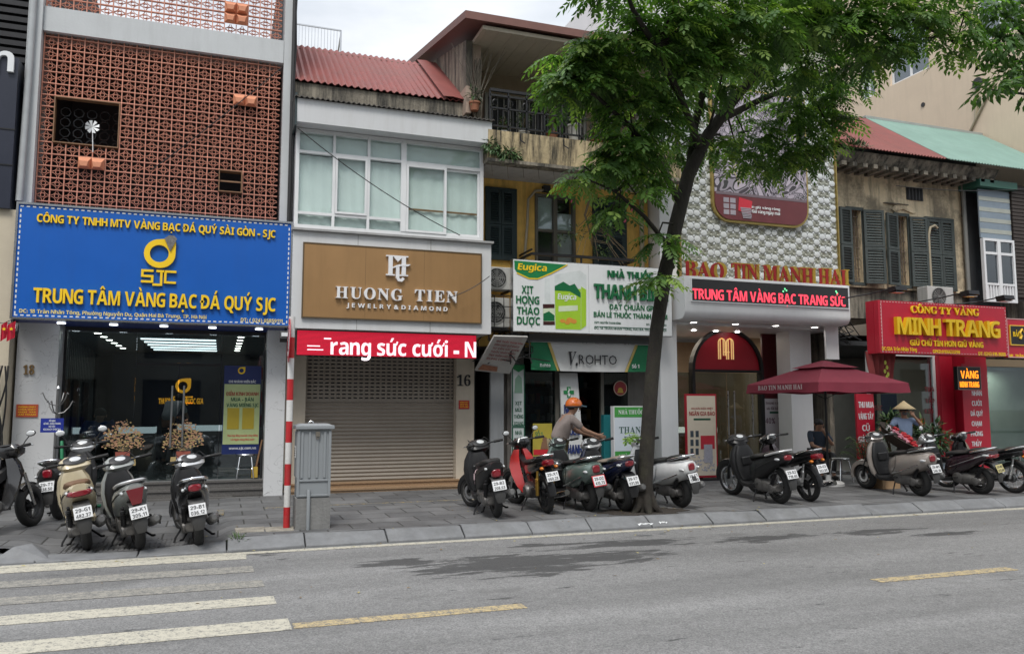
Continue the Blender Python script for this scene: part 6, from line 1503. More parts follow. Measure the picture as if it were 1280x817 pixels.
def plate(root, x, z, tilt, lines, red=False, yellow=False, w=.19, h=.14):
    u, n_ = Vector((0,-1,0)), Vector((-math.cos(tilt),0,math.sin(tilt))); v = Vector((math.sin(tilt),0,math.cos(tilt)))
    c = Vector((x,0,z)); mb = MB(); o = c - u*w/2 - v*h/2
    def slab(a, d0, d1):
        q = [o-u*a-v*a, o+u*(w+a)-v*a, o+u*(w+a)+v*(h+a), o-u*a+v*(h+a)]
        return [p+n_*d0 for p in q]+[p+n_*d1 for p in q]
    mb.hexa(slab(0,0,.006)); p = mb.build('number_plate', M_plateye if yellow else M_plate, None, bevel=.003, seg=1); p.parent = root
    if red:
        f = MB().hexa(slab(.012,-.006,-.0005)).build('plate_holder', M_plate_red, None); f.parent = p
    t = MB()
    for k, s_ in enumerate(lines): text(t, s_, o+u*w*.1+v*h*(.56-.46*k)+n_*.006, u, v, n_, w*.8, h*.30, .002, 'bold', .12)
    t.build('plate_digits', M_ink, None).parent = p
def solidfan(pts2, y0, y1): return MB().prism(pts2, y0, y1)
def steer_xf(ang, x=1.08): return Matrix.Translation((x,0,0)) @ Matrix.Rotation(ang, 4, 'Z') @ Matrix.Translation((-x,0,0))

def scooter(name, label, pos, head, c, kind='city', wb=1.27, r=.255, seat=None, steer=.35, lean=.12, pl=('29-H1','123.45'), plred=False, plyel=False, mirrors=True,
            inner=None, grab=True, tail='band', fender_col=None, silver=False, rimc=None, group='motorbikes parked along the pavement', bag=False, k=.94, plate_dx=0):
    x, y = pos; root = thing(name, label, 'scooter', (x, y, gz(x,y)), (-lean, 0, head), group); root.scale = (k,k,k)
    mk = lambda m, nm, mt, sm=45, par=root, bev=0: (lambda o: (setattr(o, 'parent', par), o)[1])(m.build(nm, mt, None, smooth=sm, bevel=bev))
    inner = inner or B_matt; seat = seat or M_seat; vespa = kind == 'vespa'; fender_col = fender_col or c
    T = steer_xf(steer, wb-.16)
    wheel(root, 0, r, .105 if not vespa else .11, rimc or M_engine, 5)
    wheel(root, wb, r, .095, rimc or M_engine, 5, xf=T)
    # rear bodywork
    mb = MB()
    if vespa: loftx(mb, [(.58,.32,.56,.10),(.50,.29,.66,.16),(.34,.28,.72,.20),(.14,.33,.745,.222),(-.06,.40,.76,.218),(-.20,.46,.76,.19),(-.29,.52,.75,.145),(-.335,.57,.73,.10)], 2.4)
    else: loftx(mb, [(.60,.30,.52,.09),(.53,.28,.64,.15),(.38,.31,.71,.18),(.18,.41,.745,.192),(.0,.51,.775,.178),(-.15,.585,.80,.15),(-.27,.65,.815,.115),(-.345,.69,.81,.075)], 2.6)
    body = mk(mb, 'rear_body', c)
    mb = MB()
    for s_ in (-1,1):
        if vespa: mb.tube([(.40,s_*.203,.38),(.2,s_*.221,.43),(-.03,s_*.220,.50),(-.2,s_*.185,.56)], .008, 5)
        else: mb.tube([(.45,s_*.168,.50),(.2,s_*.19,.59),(-.05,s_*.170,.68),(-.3,s_*.10,.755)], .010, 5)
    mk(mb, 'trim_strip', M_chrome if vespa or silver else B_matt, par=body)
    # seat
    mb = MB(); rings = []
    zb_ = .73 if vespa else .745
    for (xx, za, zz, w) in [(.57,zb_-.10,zb_-.05,.07),(.53,zb_-.07,zb_+.005,.115),(.40,zb_-.045,zb_+.028,.140),(.25,zb_-.02,zb_+.028,.150),(.12,zb_-.01,zb_+.045,.150),(.05,zb_,zb_+.085,.145),(-.08,zb_+.01,zb_+.10,.135),(-.18,zb_+.03,zb_+.10,.11),(-.235,zb_+.04,zb_+.08,.07)]: rings.append(sup(0,(za+zz)/2,w,(zz-za)/2,xx,14,3))
    mb.loft(rings); mk(mb, 'seat', seat)
    if grab:
        mb = MB(); z0 = zb_+.04
        mb.tube([(.02,.16,z0-.01),(-.18,.155,z0+.035),(-.30,.11,z0+.06),(-.335,0,z0+.068),(-.30,-.11,z0+.06),(-.18,-.155,z0+.035),(.02,-.16,z0-.01)], .017, 8); mk(mb, 'grab_rail', M_chrome if silver or vespa else (B_silver if kind=='city' else B_matt))
    # floor, tunnel, leg shield
    mb = MB(); loftx(mb, [(.46,.22,.33,.13),(.58,.215,.295,.175),(.76,.22,.30,.18),(.88,.26,.38,.16)], 4); mk(mb, 'floorboard', inner)
    mb = MB()
    if vespa: loftz(mb, [(.25,.81,.90,.13),(.34,.82,.94,.205),(.50,.84,.985,.235),(.66,.855,1.0,.232),(.80,.865,.995,.20),(.90,.875,.98,.13),(.97,.88,.965,.07)], 2.3)
    else: loftz(mb, [(.25,.78,.88,.12),(.34,.80,.97,.18),(.50,.83,1.06,.215),(.64,.85,1.09,.215),(.78,.87,1.06,.185),(.88,.88,1.02,.13),(.95,.89,.985,.08)], 2.3)
    mk(mb, 'leg_shield', c)
    mb = MB(); loftz(mb, [(.32,.76,.84,.14),(.48,.79,.87,.185),(.64,.805,.90,.185),(.78,.825,.90,.155),(.88,.85,.91,.11)], 3); mk(mb, 'inner_panel', inner)
    mb = MB(); mb.box(.775,.83,-.10,.10,.56,.70); mk(mb, 'glove_box', inner, bev=.015)
    if bag: mb = MB(); mb.ell((.72,.03,.50),(.06,.10,.15),10,6); mk(mb, 'bag', M_bag)
    # front fender and fork
    mb = MB(); mb.xf = T; rings = []
    for i in range(10):
        a = R(-8+ i*15); rr = r+.028+(.02 if vespa else 0); w = (.085 if vespa else .06)*(1 if 0<i<9 else .8)
        rings.append([(wb+(rr+ (.012 if j in (2,3) else (.0 if j in (1,4) else -.07)))*math.cos(a), yy, r+(rr+(.012 if j in (2,3) else (0 if j in (1,4) else -.07)))*math.sin(a)) for j, yy in enumerate((-w,-w*.95,-w*.5,w*.5,w*.95,w))])
    mb.loft(rings, caps=False, closed=False); mk(mb, 'front_fender', fender_col, 60)
    mb = MB(); mb.xf = T
    for s_ in (-1,1): mb.tube([(wb,s_*.068,r),(wb-.06,s_*.072,r+.2),(wb-.13,s_*.05,.60)], [.022,.022,.026], 8)
    mk(mb, 'fork', M_blackm)
    # handlebar, cover, headlight, dial, mirrors
    mb = MB(); mb.xf = T; hx = wb-.33; T0 = T; T = T @ Matrix.Translation((0,0,-.05)); mb.xf = T
    if vespa: loftz(mb, [(.89,hx-.04,hx+.08,.05),(.94,hx-.08,hx+.13,.12),(.99,hx-.10,hx+.15,.17),(1.04,hx-.06,hx+.14,.175),(1.09,hx+.0,hx+.10,.12),(1.12,hx+.03,hx+.07,.06)], 2.3)
    else: loftz(mb, [(.88,hx-.03,hx+.10,.06),(.93,hx-.08,hx+.16,.13),(.975,hx-.11,hx+.17,.19),(1.02,hx-.07,hx+.155,.20),(1.07,hx+.0,hx+.125,.16),(1.11,hx+.05,hx+.09,.09)], 2.4)
    cover = mk(mb, 'handlebar_cover', c if not silver else B_silver)
    mb = MB(); mb.xf = T; mb.tube([(hx-.14,.35,1.05),(hx-.05,.18,1.04),(hx,.0,1.02),(hx-.05,-.18,1.04),(hx-.14,-.35,1.05)], .013, 8); hb = mk(mb, 'handlebar', M_blackm)
    for s_ in (-1,1):
        mb = MB(); mb.xf = T; mb.tube([(hx-.08,s_*.235,1.043),(hx-.145,s_*.365,1.05)], .021, 8); mk(mb, 'grip', M_rubber, par=hb)
        mb = MB(); mb.xf = T; mb.tube([(hx-.02,s_*.20,1.045),(hx-.01,s_*.25,1.045),(hx-.07,s_*.37,1.045)], .009, 6); mk(mb, 'brake_lever', M_steel, par=hb)
    Td = T @ Matrix.Translation((hx-.025,0,1.062)) @ Matrix.Rotation(R(-38), 4, 'Y')
    mb = MB(); mb.xf = Td; mb.ell((0,0,0),(.085,.145,.020),18,6); mk(mb, 'dashboard', M_plastic, par=cover)
    mb = MB(); mb.xf = Td; mb.ell((.005,0,.014),(.048,.075,.010),14,6); mk(mb, 'dial', M_clear, par=cover)
    mb = MB(); mb.xf = T
    if vespa: mb.ell((hx+.125,0,1.01),(.04,.08,.07),14,8)
    else: mb.ell((hx+.14,0,.965),(.05,.12,.045),14,8)
    mk(mb, 'headlight', M_clear, par=cover)
    if mirrors:
        for s_ in ((-1,1) if mirrors is True else (mirrors,)):
            mb = MB(); mb.xf = T; mb.tube([(hx-.04,s_*.17,1.06),(hx,s_*.22,1.15),(hx-.02,s_*.26,1.21)], .007, 6); mi = mk(mb, 'mirror_stem', M_blackm)
            mb = MB(); mb.xf = T; mb.ell((hx-.015,s_*.285,1.25),(.018,.065,.048),14,8); mk(mb, 'mirror', M_chrome if vespa or silver else M_plastic, par=mi)
            mb = MB(); mb.xf = T; mb.ell((hx-.028,s_*.285,1.25),(.010,.056,.040),12,6); mk(mb, 'mirror_glass', M_clear, par=mi)
    mb = MB(); mb.xf = T
    for s_ in (-1,1): mb.tube([(hx-.03,s_*.20,1.05),(hx+.06,s_*.17,1.13),(hx+.10,s_*.06,1.06),(hx+.06,0,.95)], .005, 5)
    mk(mb, 'brake_cable', M_plastic, par=hb)
    mb = MB()
    for s_ in (-1,1): mb.tube([(.44,s_*.172,.36),(.30,s_*(.207 if vespa else .187),.50),(.28,s_*(.19 if vespa else .185),.68)], .004, 4)
    mk(mb, 'panel_gap', M_black, par=body)
    mb = MB(); mb.xf = T0; mb.lathe([(.06,.055),(.105,.055),(.105,.060),(.06,.060)], (wb,0,r), 'y', 20); mk(mb, 'brake_disc', M_steel)
    # tail: lamps, fender, plate
    mb = MB()
    if tail == 'v':
        mb.prism([(-.05,.58),(.05,.58),(.095,.765),(-.095,.765)], -.40,-.30, 'yz'); mb.v = [(p[0]+.05-(p[2]-.58)*.18, p[1], p[2]) for p in mb.v]
    elif tail == 'square': loftx(mb, [(-.355,.615,.70,.05),(-.34,.60,.715,.062),(-.27,.595,.72,.07)], 4)
    elif tail == 'wide': loftx(mb, [(-.355,.68,.735,.085),(-.335,.67,.745,.115),(-.25,.665,.75,.14)], 3)
    else: loftx(mb, [(-.375,.71,.775,.045),(-.355,.70,.785,.07),(-.28,.695,.79,.10)], 3)
    mk(mb, 'tail_light', M_tail)
    for s_ in (-1,1):
        mb = MB(); mb.ell((-.235 if not vespa else -.27, s_*(.155 if vespa else .128),.725 if not vespa else .63),(.07,.022,.022),10,6); mk(mb, 'turn_signal', M_clear)
    mb = MB(); rings = []
    for (xx, zz, w, t) in [(-.18,.60,.09,.06),(-.28,.57,.085,.035),(-.345,.47,.08,.014),(-.375,.34,.075,.012),(-.365,.25,.05,.010)]:
        rings.append([(xx-t,-w,zz),(xx-t-.02,-w*.5,zz),(xx-t-.02,w*.5,zz),(xx-t,w,zz),(xx+t,w*.9,zz+.01),(xx+t,-w*.9,zz+.01)])
    mb.loft(rings); mk(mb, 'mudguard', B_dgrey if kind != 'sport' else B_matt)
    plate(root, -.392+plate_dx, .49, R(20), pl, plred, plyel)
    # engine, shock, exhaust, stands
    mb = MB(); loftx(mb, [(.44,.22,.36,.07),(.30,.17,.40,.12),(.12,.18,.38,.13),(-.04,.19,.33,.12),(-.10,.21,.30,.09)], 3); mb.v = [(p[0],p[1]+.045,p[2]) for p in mb.v]
    e = mk(mb, 'engine', M_engine)
    mb = MB(); mb.lathe([(0,.175),(.07,.175),(.10,.16),(.10,.12)], (.32,0,.30), 'y', 16); mk(mb, 'crankcase_cover', M_engine, par=e); mb = MB(); mb.lathe([(0,.18),(.05,.18),(.075,.165),(.075,.12)], (.0,0,.26), 'y', 16); mk(mb, 'gearbox_cover', M_engine, par=e)
    mb = MB(); mb.tube([(.35,-.10,.26),(.18,-.16,.25),(.08,-.17,.27),(-.10,-.175,.31),(-.33,-.18,.36),(-.36,-.18,.365)], [.02,.025,.055,.06,.056,.03], 12); ex = mk(mb, 'exhaust', M_exh)
    mb = MB(); mb.tube([(.08,-.225,.29),(-.25,-.235,.355)], .02, 6); mb.box(-.22,.06,-.236,-.222,.27,.36); mk(mb, 'heat_shield', B_matt, par=ex)
    mb = MB(); z = .33
    for i in range(9): mb.lathe([(.028,0),(.038,.008),(.028,.016)], (-.03-.016*i,.135,z+.022*i), 'z', 10)
    mb.tube([(-.02,.135,.27),(-.18,.135,.56)], .018, 8); mk(mb, 'shock', M_blackm)
    mb = MB(); mb.tube([(.42,.12,.24),(.36,.24,.10),(.33,.285,.012+.285*math.tan(lean)*-1+.02)], .012, 6); mb.tube([(.33,.27,.03-.035),(.27,.30,.02-.035)], .016, 6); mk(mb, 'side_stand', M_blackm)
    mb = MB(); mb.tube([(.10,.20,.10),(.12,.17,.10),(.30,.08,.18),(.30,-.08,.18),(.12,-.17,.10),(.10,-.20,.10)], .014, 6); mk(mb, 'centre_stand', M_blackm)
    for s_ in (-1,1):
        mb = MB(); mb.box(.30,.38,s_*.16,s_*.23,.30,.325); mk(mb, 'footrest', M_rubber)
    return root

def underbone(name, label, pos, head, c, wb=1.24, r=.285, steer=.3, lean=.12, pl=('29-X5','881.02'), wire=True, seat=None, shieldc=None, shock=None, sport=False, mirrors=True, group='motorbikes parked along the pavement', k=.95):
    x, y = pos; root = thing(name, label, 'motorbike', (x, y, gz(x,y)), (-lean,0,head), group); root.scale = (k,k,k)
    mk = lambda m, nm, mt, sm=45, par=root, bev=0: (lambda o: (setattr(o, 'parent', par), o)[1])(m.build(nm, mt, None, smooth=sm, bevel=bev))
    T = steer_xf(steer, wb-.16); seat = seat or M_seat; shieldc = shieldc or c; shock = shock or M_steel
    tw = .08 if not sport else .105
    wheel(root, 0, r, tw, M_steel if wire else M_blackm, 3, wire=wire); wheel(root, wb, r, tw, M_steel if wire else M_blackm, 3, wire=wire, xf=T)
    mb = MB(); loftx(mb, [(.60,.58,.70,.06),(.48,.52,.72,.10),(.25,.56,.75,.125),(.02,.62,.785,.12),(-.18,.68,.81,.095),(-.32,.73,.825,.06),(-.38,.76,.82,.035)], 2.8); mk(mb, 'rear_body', c)
    mb = MB(); mb.loft([sup(0,(a+b)/2,w,(b-a)/2,xx,14,3) for xx,a,b,w in [(.58,.68,.73,.07),(.50,.69,.765,.115),(.32,.72,.775,.13),(.12,.74,.79,.135),(.02,.75,.835,.13),(-.14,.775,.85,.115),(-.26,.80,.845,.08)]]); mk(mb, 'seat', seat)
    mb = MB(); mb.tube([(.0,.14,.79),(-.22,.13,.855),(-.35,.07,.875),(-.35,-.07,.875),(-.22,-.13,.855),(.0,-.14,.79)], .014, 8); mk(mb, 'grab_rail', M_chrome if not sport else B_matt)
    mb = MB(); mb.bar((.95,0,.78),(.42,0,.52),.09,.10); mb.bar((.5,0,.55),(.25,0,.42),.07,.08); mk(mb, 'frame_spine', B_matt, None)
    for s_ in (-1,1):                                # swept leg shields either side
        mb = MB(); rings = []
        for (z, xx, w0, w1) in [(.26,.70,.07,.12),(.36,.74,.06,.18),(.52,.80,.06,.22),(.66,.86,.06,.22),(.80,.88,.05,.17),(.90,.89,.03,.10)]:
            rings.append([(xx-.06,s_*w0,z),(xx-.02,s_*w1,z),(xx+.02,s_*w1*.98,z),(xx+.10,s_*w0*1.1,z),(xx+.05,s_*w0*.6,z)])
        mb.loft(rings); mk(mb, 'leg_shield', shieldc)
    mb = MB(); loftz(mb, [(.60,.92,1.05,.08),(.72,.91,1.07,.13),(.84,.90,1.04,.11),(.93,.88,.99,.07)], 2.4); mk(mb, 'front_cowl', c)
    mb = MB(); mb.xf = T; rings = []
    for i in range(10):
        a = R(0+i*15); w = .05
        rings.append([(wb+(r+dr)*math.cos(a), yy, r+(r+dr)*math.sin(a)) for dr, yy in ((-.03,-w),(.02,-w*.9),(.035,0),(.02,w*.9),(-.03,w))])
    mb.loft(rings, caps=False, closed=False); mk(mb, 'front_fender', c, 60)
    mb = MB(); mb.xf = T
    for s_ in (-1,1): mb.tube([(wb,s_*.065,r),(wb-.17,s_*.065,.70)], [.02,.024], 8)
    mk(mb, 'fork', M_steel)
    hx = wb-.34; mb = MB(); mb.xf = T; loftz(mb, [(.90,hx-.05,hx+.12,.07),(.95,hx-.09,hx+.18,.15),(1.01,hx-.10,hx+.15,.175),(1.07,hx-.07,hx+.06,.11)], 2.4); cover = mk(mb, 'handlebar_cover', c)
    mb = MB(); mb.xf = T; mb.ell((hx+.14,0,.97),(.05,.10,.05),14,8); mk(mb, 'headlight', M_clear, par=cover)
    mb = MB(); mb.xf = T; mb.ell((hx-.055,0,1.06),(.05,.08,.02),14,6); mk(mb, 'dial', M_clear if not sport else M_plastic, par=cover)
    mb = MB(); mb.xf = T; mb.tube([(hx-.13,.34,1.03),(hx-.04,.15,1.03),(hx,.0,1.01),(hx-.04,-.15,1.03),(hx-.13,-.34,1.03)], .013, 8); hb = mk(mb, 'handlebar', M_blackm)
    for s_ in (-1,1):
        mb = MB(); mb.xf = T; mb.tube([(hx-.07,s_*.22,1.03),(hx-.135,s_*.355,1.03)], .020, 8); mk(mb, 'grip', M_rubber, par=hb)
        mb = MB(); mb.xf = T; mb.tube([(hx-.01,s_*.2,1.03),(hx-.06,s_*.36,1.025)], .008, 6); mk(mb, 'brake_lever', M_steel, par=hb)
        if mirrors:
            mb = MB(); mb.xf = T; mb.tube([(hx-.02,s_*.16,.99),(hx,s_*.22,1.09),(hx,s_*.27,1.14)], .007, 6); mi = mk(mb, 'mirror_stem', M_blackm)
            mb = MB(); mb.xf = T; mb.ell((hx,s_*.30,1.18),(.018,.065,.042),14,8); mk(mb, 'mirror', M_plastic, par=mi)
            mb = MB(); mb.xf = T; mb.ell((hx-.012,s_*.30,1.18),(.010,.056,.034),12,6); mk(mb, 'mirror_glass', M_clear, par=mi)
    mb = MB(); loftx(mb, [(-.41,.735,.80,.045),(-.37,.715,.815,.07),(-.27,.70,.81,.09)], 3); mk(mb, 'tail_light', M_tail)
    for s_ in (-1,1): mb = MB(); mb.ell((-.30,s_*.11,.69),(.045,.03,.025),10,6); mk(mb, 'turn_signal', M_amber)
    mb = MB(); rings = []
    for i in range(8):
        a = R(75+i*15); w = .06
        rings.append([((r+dr)*math.cos(a), yy, r+(r+dr)*math.sin(a)) for dr, yy in ((.02,-w),(.045,-w*.9),(.055,0),(.045,w*.9),(.02,w))])
    mb.loft(rings, caps=False, closed=False); mk(mb, 'mudguard', B_matt, 60)
    mb = MB(); mb.bar((-.22,0,.70),(-.37,0,.56),.10,.03); mk(mb, 'plate_bracket', B_matt)
    plate(root, -.405, .57, R(22), pl)
    for s_ in (-1,1):
        mb = MB(); mb.tube([(.0,s_*.12,r),(-.06,s_*.12,.46),(-.10,s_*.11,.64)], [.028,.028,.018], 8)
        for i in range(8): mb.lathe([(.026,0),(.036,.008),(.026,.016)], (-.015-.009*i,s_*.12,r+.08+.022*i), 'z', 10)
        mk(mb, 'rear_shock', shock)
    for s_ in (-1,1): mb = MB(); mb.bar((.0,s_*.085,r),(.45,s_*.07,.32),.03,.045); mk(mb, 'swing_arm', M_blackm)
    mb = MB(); loftx(mb, [(.72,.26,.38,.05),(.60,.20,.42,.11),(.42,.18,.42,.14),(.28,.22,.38,.12)], 3); e = mk(mb, 'engine', M_engine)
    mb = MB(); mb.lathe([(0,-.17),(.09,-.17),(.11,-.15),(.11,-.1)], (.45,0,.30), 'y', 16); mk(mb, 'crankcase_cover', M_engine, par=e); mb = MB(); mb.lathe([(0,.17),(.08,.17),(.10,.15),(.10,.1)], (.42,0,.30), 'y', 16); mk(mb, 'crankcase_cover', M_engine, par=e)
    mb = MB(); mb.tube([(.62,-.06,.22),(.45,-.15,.17),(.20,-.16,.20),(-.20,-.165,.27),(-.45,-.17,.32)], [.018,.02,.035,.045,.04], 12); mk(mb, 'exhaust', M_chrome if not sport else M_exh)
    mb = MB(); mb.box(.03,.40,.088,.112,r-.06,r+.07); mk(mb, 'chain_guard', B_matt, bev=.015)
    mb = MB(); mb.tube([(.45,.12,.22),(.40,.24,.09),(.36,.30,-.02)], .012, 6); mb.tube([(.37,.29,-.015),(.30,.32,-.02)], .016, 6); mk(mb, 'side_stand', M_blackm)
    for s_ in (-1,1): mb = MB(); mb.box(.40,.48,s_*.14,s_*.26,.26,.285); mk(mb, 'footrest', M_rubber)
    return root
def ground(px, py): return G(px, py, .13)
H = lambda d: R(d)
# left group by the blue-sign shop
underbone('motorbike', 'black sporty motorbike with thick tyres parked beside the beige scooter', (-2.72,10.55), H(61), B_black, wire=False, sport=True, steer=.15, lean=.16, r=.28)
scooter('scooter', 'beige scooter with brown seat parked on the dropped kerb ramp', (-1.34,10.14), H(101), B_beige, 'city', seat=M_seatbr, tail='wide', pl=('29-G1','482.37'), steer=.25, inner=B_beige, mirrors=False, grab=False, lean=.19, k=.93)
scooter('scooter', 'grey scooter with a bright red V shaped tail lamp parked on the ramp', (-.80,10.0), H(104), B_grey, 'city', tail='v', pl=('29-K1','305.11'), steer=.35, mirrors=False, lean=.20, k=.93)
scooter('scooter', 'black scooter with silver handlebar cover on the ramp, nearest the striped pole', (-.19,9.97), H(96), B_black, 'city', tail='band', pl=('29-B1','036.12'), steer=.45, mirrors=False, lean=.14, silver=True, k=.93)
# middle group in front of the pharmacy
scooter('scooter', 'black scooter with a pink bag on its hook next to a red motorbike', (3.52,10.44), H(85), B_matt, 'city', tail='square', pl=('29-B2','208.63'), steer=.5, mirrors=False, bag=True, lean=.14, grab=False)
underbone('motorbike', 'red and black motorbike with gold rear shock absorbers outside the pharmacy', (4.32,10.62), H(89), B_black, shieldc=B_red, shock=M_goldsh, wire=False, sport=False, steer=.35, pl=('29-X1','660.28'), lean=.14)
scooter('scooter', 'grey green rounded retro scooter with red edged number plate outside the pharmacy', (4.97,10.62), H(94), B_green, 'vespa', r=.235, tail='square', pl=('29-D2','415.73'), plred=True, steer=.5, mirrors=False)
scooter('scooter', 'dark blue scooter with faded tan seat and silver handlebar cover by the tree trunk', (5.43,10.45), H(91), B_blue, 'sport', seat=M_seattan, tail='band', pl=('29-V7','031.86'), steer=.4, mirrors=False, silver=True, lean=.13)
scooter('scooter', 'white scooter with a square red tail lamp half hidden behind the tree trunk', (6.42,10.55), H(99), B_white, 'vespa', tail='square', pl=('29-C1','574.20'), steer=.4, mirrors=False, plate_dx=.03)
# right group
scooter('scooter', 'tall black scooter with large wheels parked before the cream poster stand', (8.10,10.45), H(87), B_matt, 'city', wb=1.33, r=.30, tail='band', pl=('29-E2','718.45'), steer=.15, mirrors=False, silver=False, k=.97, rimc=M_steel)
underbone('motorbike', 'black motorbike with dark red cowl standing close behind the tall black scooter', (8.70,10.52), H(90), B_black, wire=False, pl=('29-S3','552.09'), steer=.3, mirrors=False, shieldc=B_plum)
scooter('scooter', 'taupe retro scooter with long side panels in front of the woman with the basket', (10.98,10.55), H(88), B_taupe, 'vespa', r=.245, tail='square', pl=('29-M1','246.18'), steer=.05, mirrors=False, lean=.08, k=.97)
scooter('scooter', 'plum black scooter with a yellowed number plate and one round mirror near the planters', (12.18,10.42), H(98), B_plum, 'city', tail='wide', pl=('29-N5','873.60'), plyel=True, steer=.2, mirrors=1, silver=True)
underbone('motorbike', 'black motorbike with thin spoked wheels next to the plum black scooter', (12.86,10.35), H(100), B_black, wire=True, steer=.2, mirrors=False, pl=('29-P1','194.32'))
# ================================================================ STREET FURNITURE AND SMALL THINGS
random.seed(31)
# --- striped pole with round sign
pz = gz(.785, 10.36)
s = thing('sign_pole', 'red and white banded pole with a round red rimmed traffic sign by the grey cabinet', 'traffic sign', (.785,10.36,pz))
mb = MB(); N_ = 10; H_ = 2.72-pz
for k in range(N_):
    mb.mi = k % 2; mb.lathe([(.040,pz+H_*k/N_),(.040,pz+H_*(k+1)/N_)], (.785,10.36,0), 'z', 14)
mb.mi = 1; mb.lathe([(.04,2.72),(0,2.725)], (.785,10.36,0), 'z', 14); mb.build('pole', [mat('red_pole_paint', (.45,.02,.025), .4, dirt=.25, dirt_col=(.2,.12,.1), dscale=6), mat('white_pole_paint', (.62,.62,.61), .4, dirt=.3, dirt_col=(.3,.29,.27), dscale=6)], s, smooth=40)
dn = Vector((-.975,.02,0)).normalized(); du = Vector((dn.y*-1,dn.x,0)).normalized(); 
if du.x < 0: du = -du
c = Vector((.80,10.32,2.42)) + dn*.045
def disc_pts(r, d, n=32): return [c + dn*d + du*(r*math.cos(2*math.pi*k/n)) + Vector((0,0,r*math.sin(2*math.pi*k/n))) for k in range(n)]
mb = MB(); mb.loft([disc_pts(.27,0),disc_pts(.27,.008)]); dsk = mb.build('sign_disc', M_redsign, s)
mb = MB(); mb.loft([disc_pts(.20,.0085),disc_pts(.20,.0105)]); mb.build('white_face', M_signwhite, dsk)
mb = MB()
q = lambda a, b: c + dn*.013 + du*a + Vector((0,0,b))
for (a,b_,a2,b2,w) in ((-.03,.13,-.05,-.02,.035),(-.05,-.02,-.09,-.13,.03),(-.05,-.02,.01,-.13,.03),(-.03,.10,.07,.02,.025),(.07,.02,.10,.05,.02)): mb.bar(q(a,b_),q(a2,b2),w,.004,up=tuple(dn))
mb.lathe([(0,-.002),(.03,-.002),(.03,.002)], tuple(q(-.02,.16)), 'x', 10); mb.build('figure_mark', M_ink, dsk)
mb = MB(); mb.bar(c+dn*.016+du*-.15+Vector((0,0,.15)), c+dn*.016+du*.15+Vector((0,0,-.15)), .045,.004,up=tuple(dn)); mb.build('red_bar', M_redsign, dsk)
# --- grey utility cabinet
cz = gz(1.1,10.4)
s = thing('utility_cabinet', 'tall ribbed grey utility cabinet on a concrete plinth beside the striped pole', 'utility cabinet', (1.08,10.4,cz))
M_cab = mat('grey_cabinet_paint', (.25,.27,.285), .45, var=.06, scale=4, dirt=.2, dirt_col=(.14,.14,.135), dscale=4); x0, x1, y0, y1 = .88, 1.28, 10.2, 10.62
box('plinth', mat('stained_plinth', (.20,.20,.195), .85, var=.2, bump=.3, bscale=30, streak=.5, streak_col=(.09,.09,.085)), s, x0-.004,x1+.004,y0-.004,y1+.004,cz-.02,.50)
mb = MB(); mb.box(x0+.01,x1-.01,y0+.01,y1-.01,.503,1.33)
for (a, b) in ((.04,.07),(.13,.16),(.22,.25),(.31,.34)): mb.box(x0+a,x0+b,y0-.004,y0+.009,.74,1.30)
for (a, b) in ((.05,.09),(.15,.19),(.25,.29),(.34,.38)): mb.box(x0-.004,x0+.009,y0+a,y0+b,.74,1.30)
mb.build('body', M_cab, s, bevel=.008)
mb = MB(); mb.box(x0-.002,x0+.03,y0-.006,y0+.004,.52,1.32); mb.box(x1-.03,x1+.002,y0-.006,y0+.004,.52,1.32); mb.box(x0+.03,x1-.03,y0-.006,y0+.004,.70,.725); mb.box(x0+.03,x1-.03,y0-.006,y0+.004,.52,.545); mb.build('door', M_cab, s, bevel=.004)
mb = MB(); mb.hexa([(x0-.025,y0-.03,1.33),(x1+.035,y0-.03,1.33),(x1+.035,y1+.02,1.33),(x0-.025,y1+.02,1.33),(x0-.025,y0-.03,1.375),(x1+.035,y0-.03,1.375),(x1+.035,y1+.02,1.375),(x0-.025,y1+.02,1.375)])
mb.hexa([(x0-.01,y0-.01,1.375),(x1+.02,y0-.01,1.375),(x1+.02,y1,1.375),(x0-.01,y1,1.375),(x0+.04,y0+.05,1.395),(x1-.03,y0+.05,1.395),(x1-.03,y1-.06,1.395),(x0+.04,y1-.06,1.395)]); lid = mb.build('lid', M_cab, s, bevel=.006)
mb = MB(); mb.tube([(1.05+.03*math.cos(k*math.pi/6),10.38,1.395+.03*math.sin(k*math.pi/6)) for k in range(7)], .008, 6); mb.build('lifting_eye', M_steel, lid)
mb = MB(); mb.box(1.09,1.14,y0-.022,y0-.007,1.24,1.30); mb.tube([(1.10,y0-.015,1.24),(1.10,y0-.015,1.215),(1.13,y0-.015,1.215),(1.13,y0-.015,1.24)], .005, 5); mb.build('padlock', mat('old_brass', (.22,.2,.17), .4, metal=.5), s)
mb = MB(); mb.box(x0-.012,x0-.006,y0+.14,y0+.30,.98,1.12); lb = mb.build('notice_label', M_signwhite, s)
mb = MB()
for k in range(4): mb.box(x0-.015,x0-.0125,y0+.16,y0+.28,1.0+k*.028,1.012+k*.028)
mb.build('label_print', M_ink, lb)
mb = MB(); mb.tube([(1.02,y0-.03,.12),(1.02,y0-.03,.54),(1.02,y0-.01,.60)], .022, 8); mb.build('cable_conduit', M_cab, s, smooth=50)

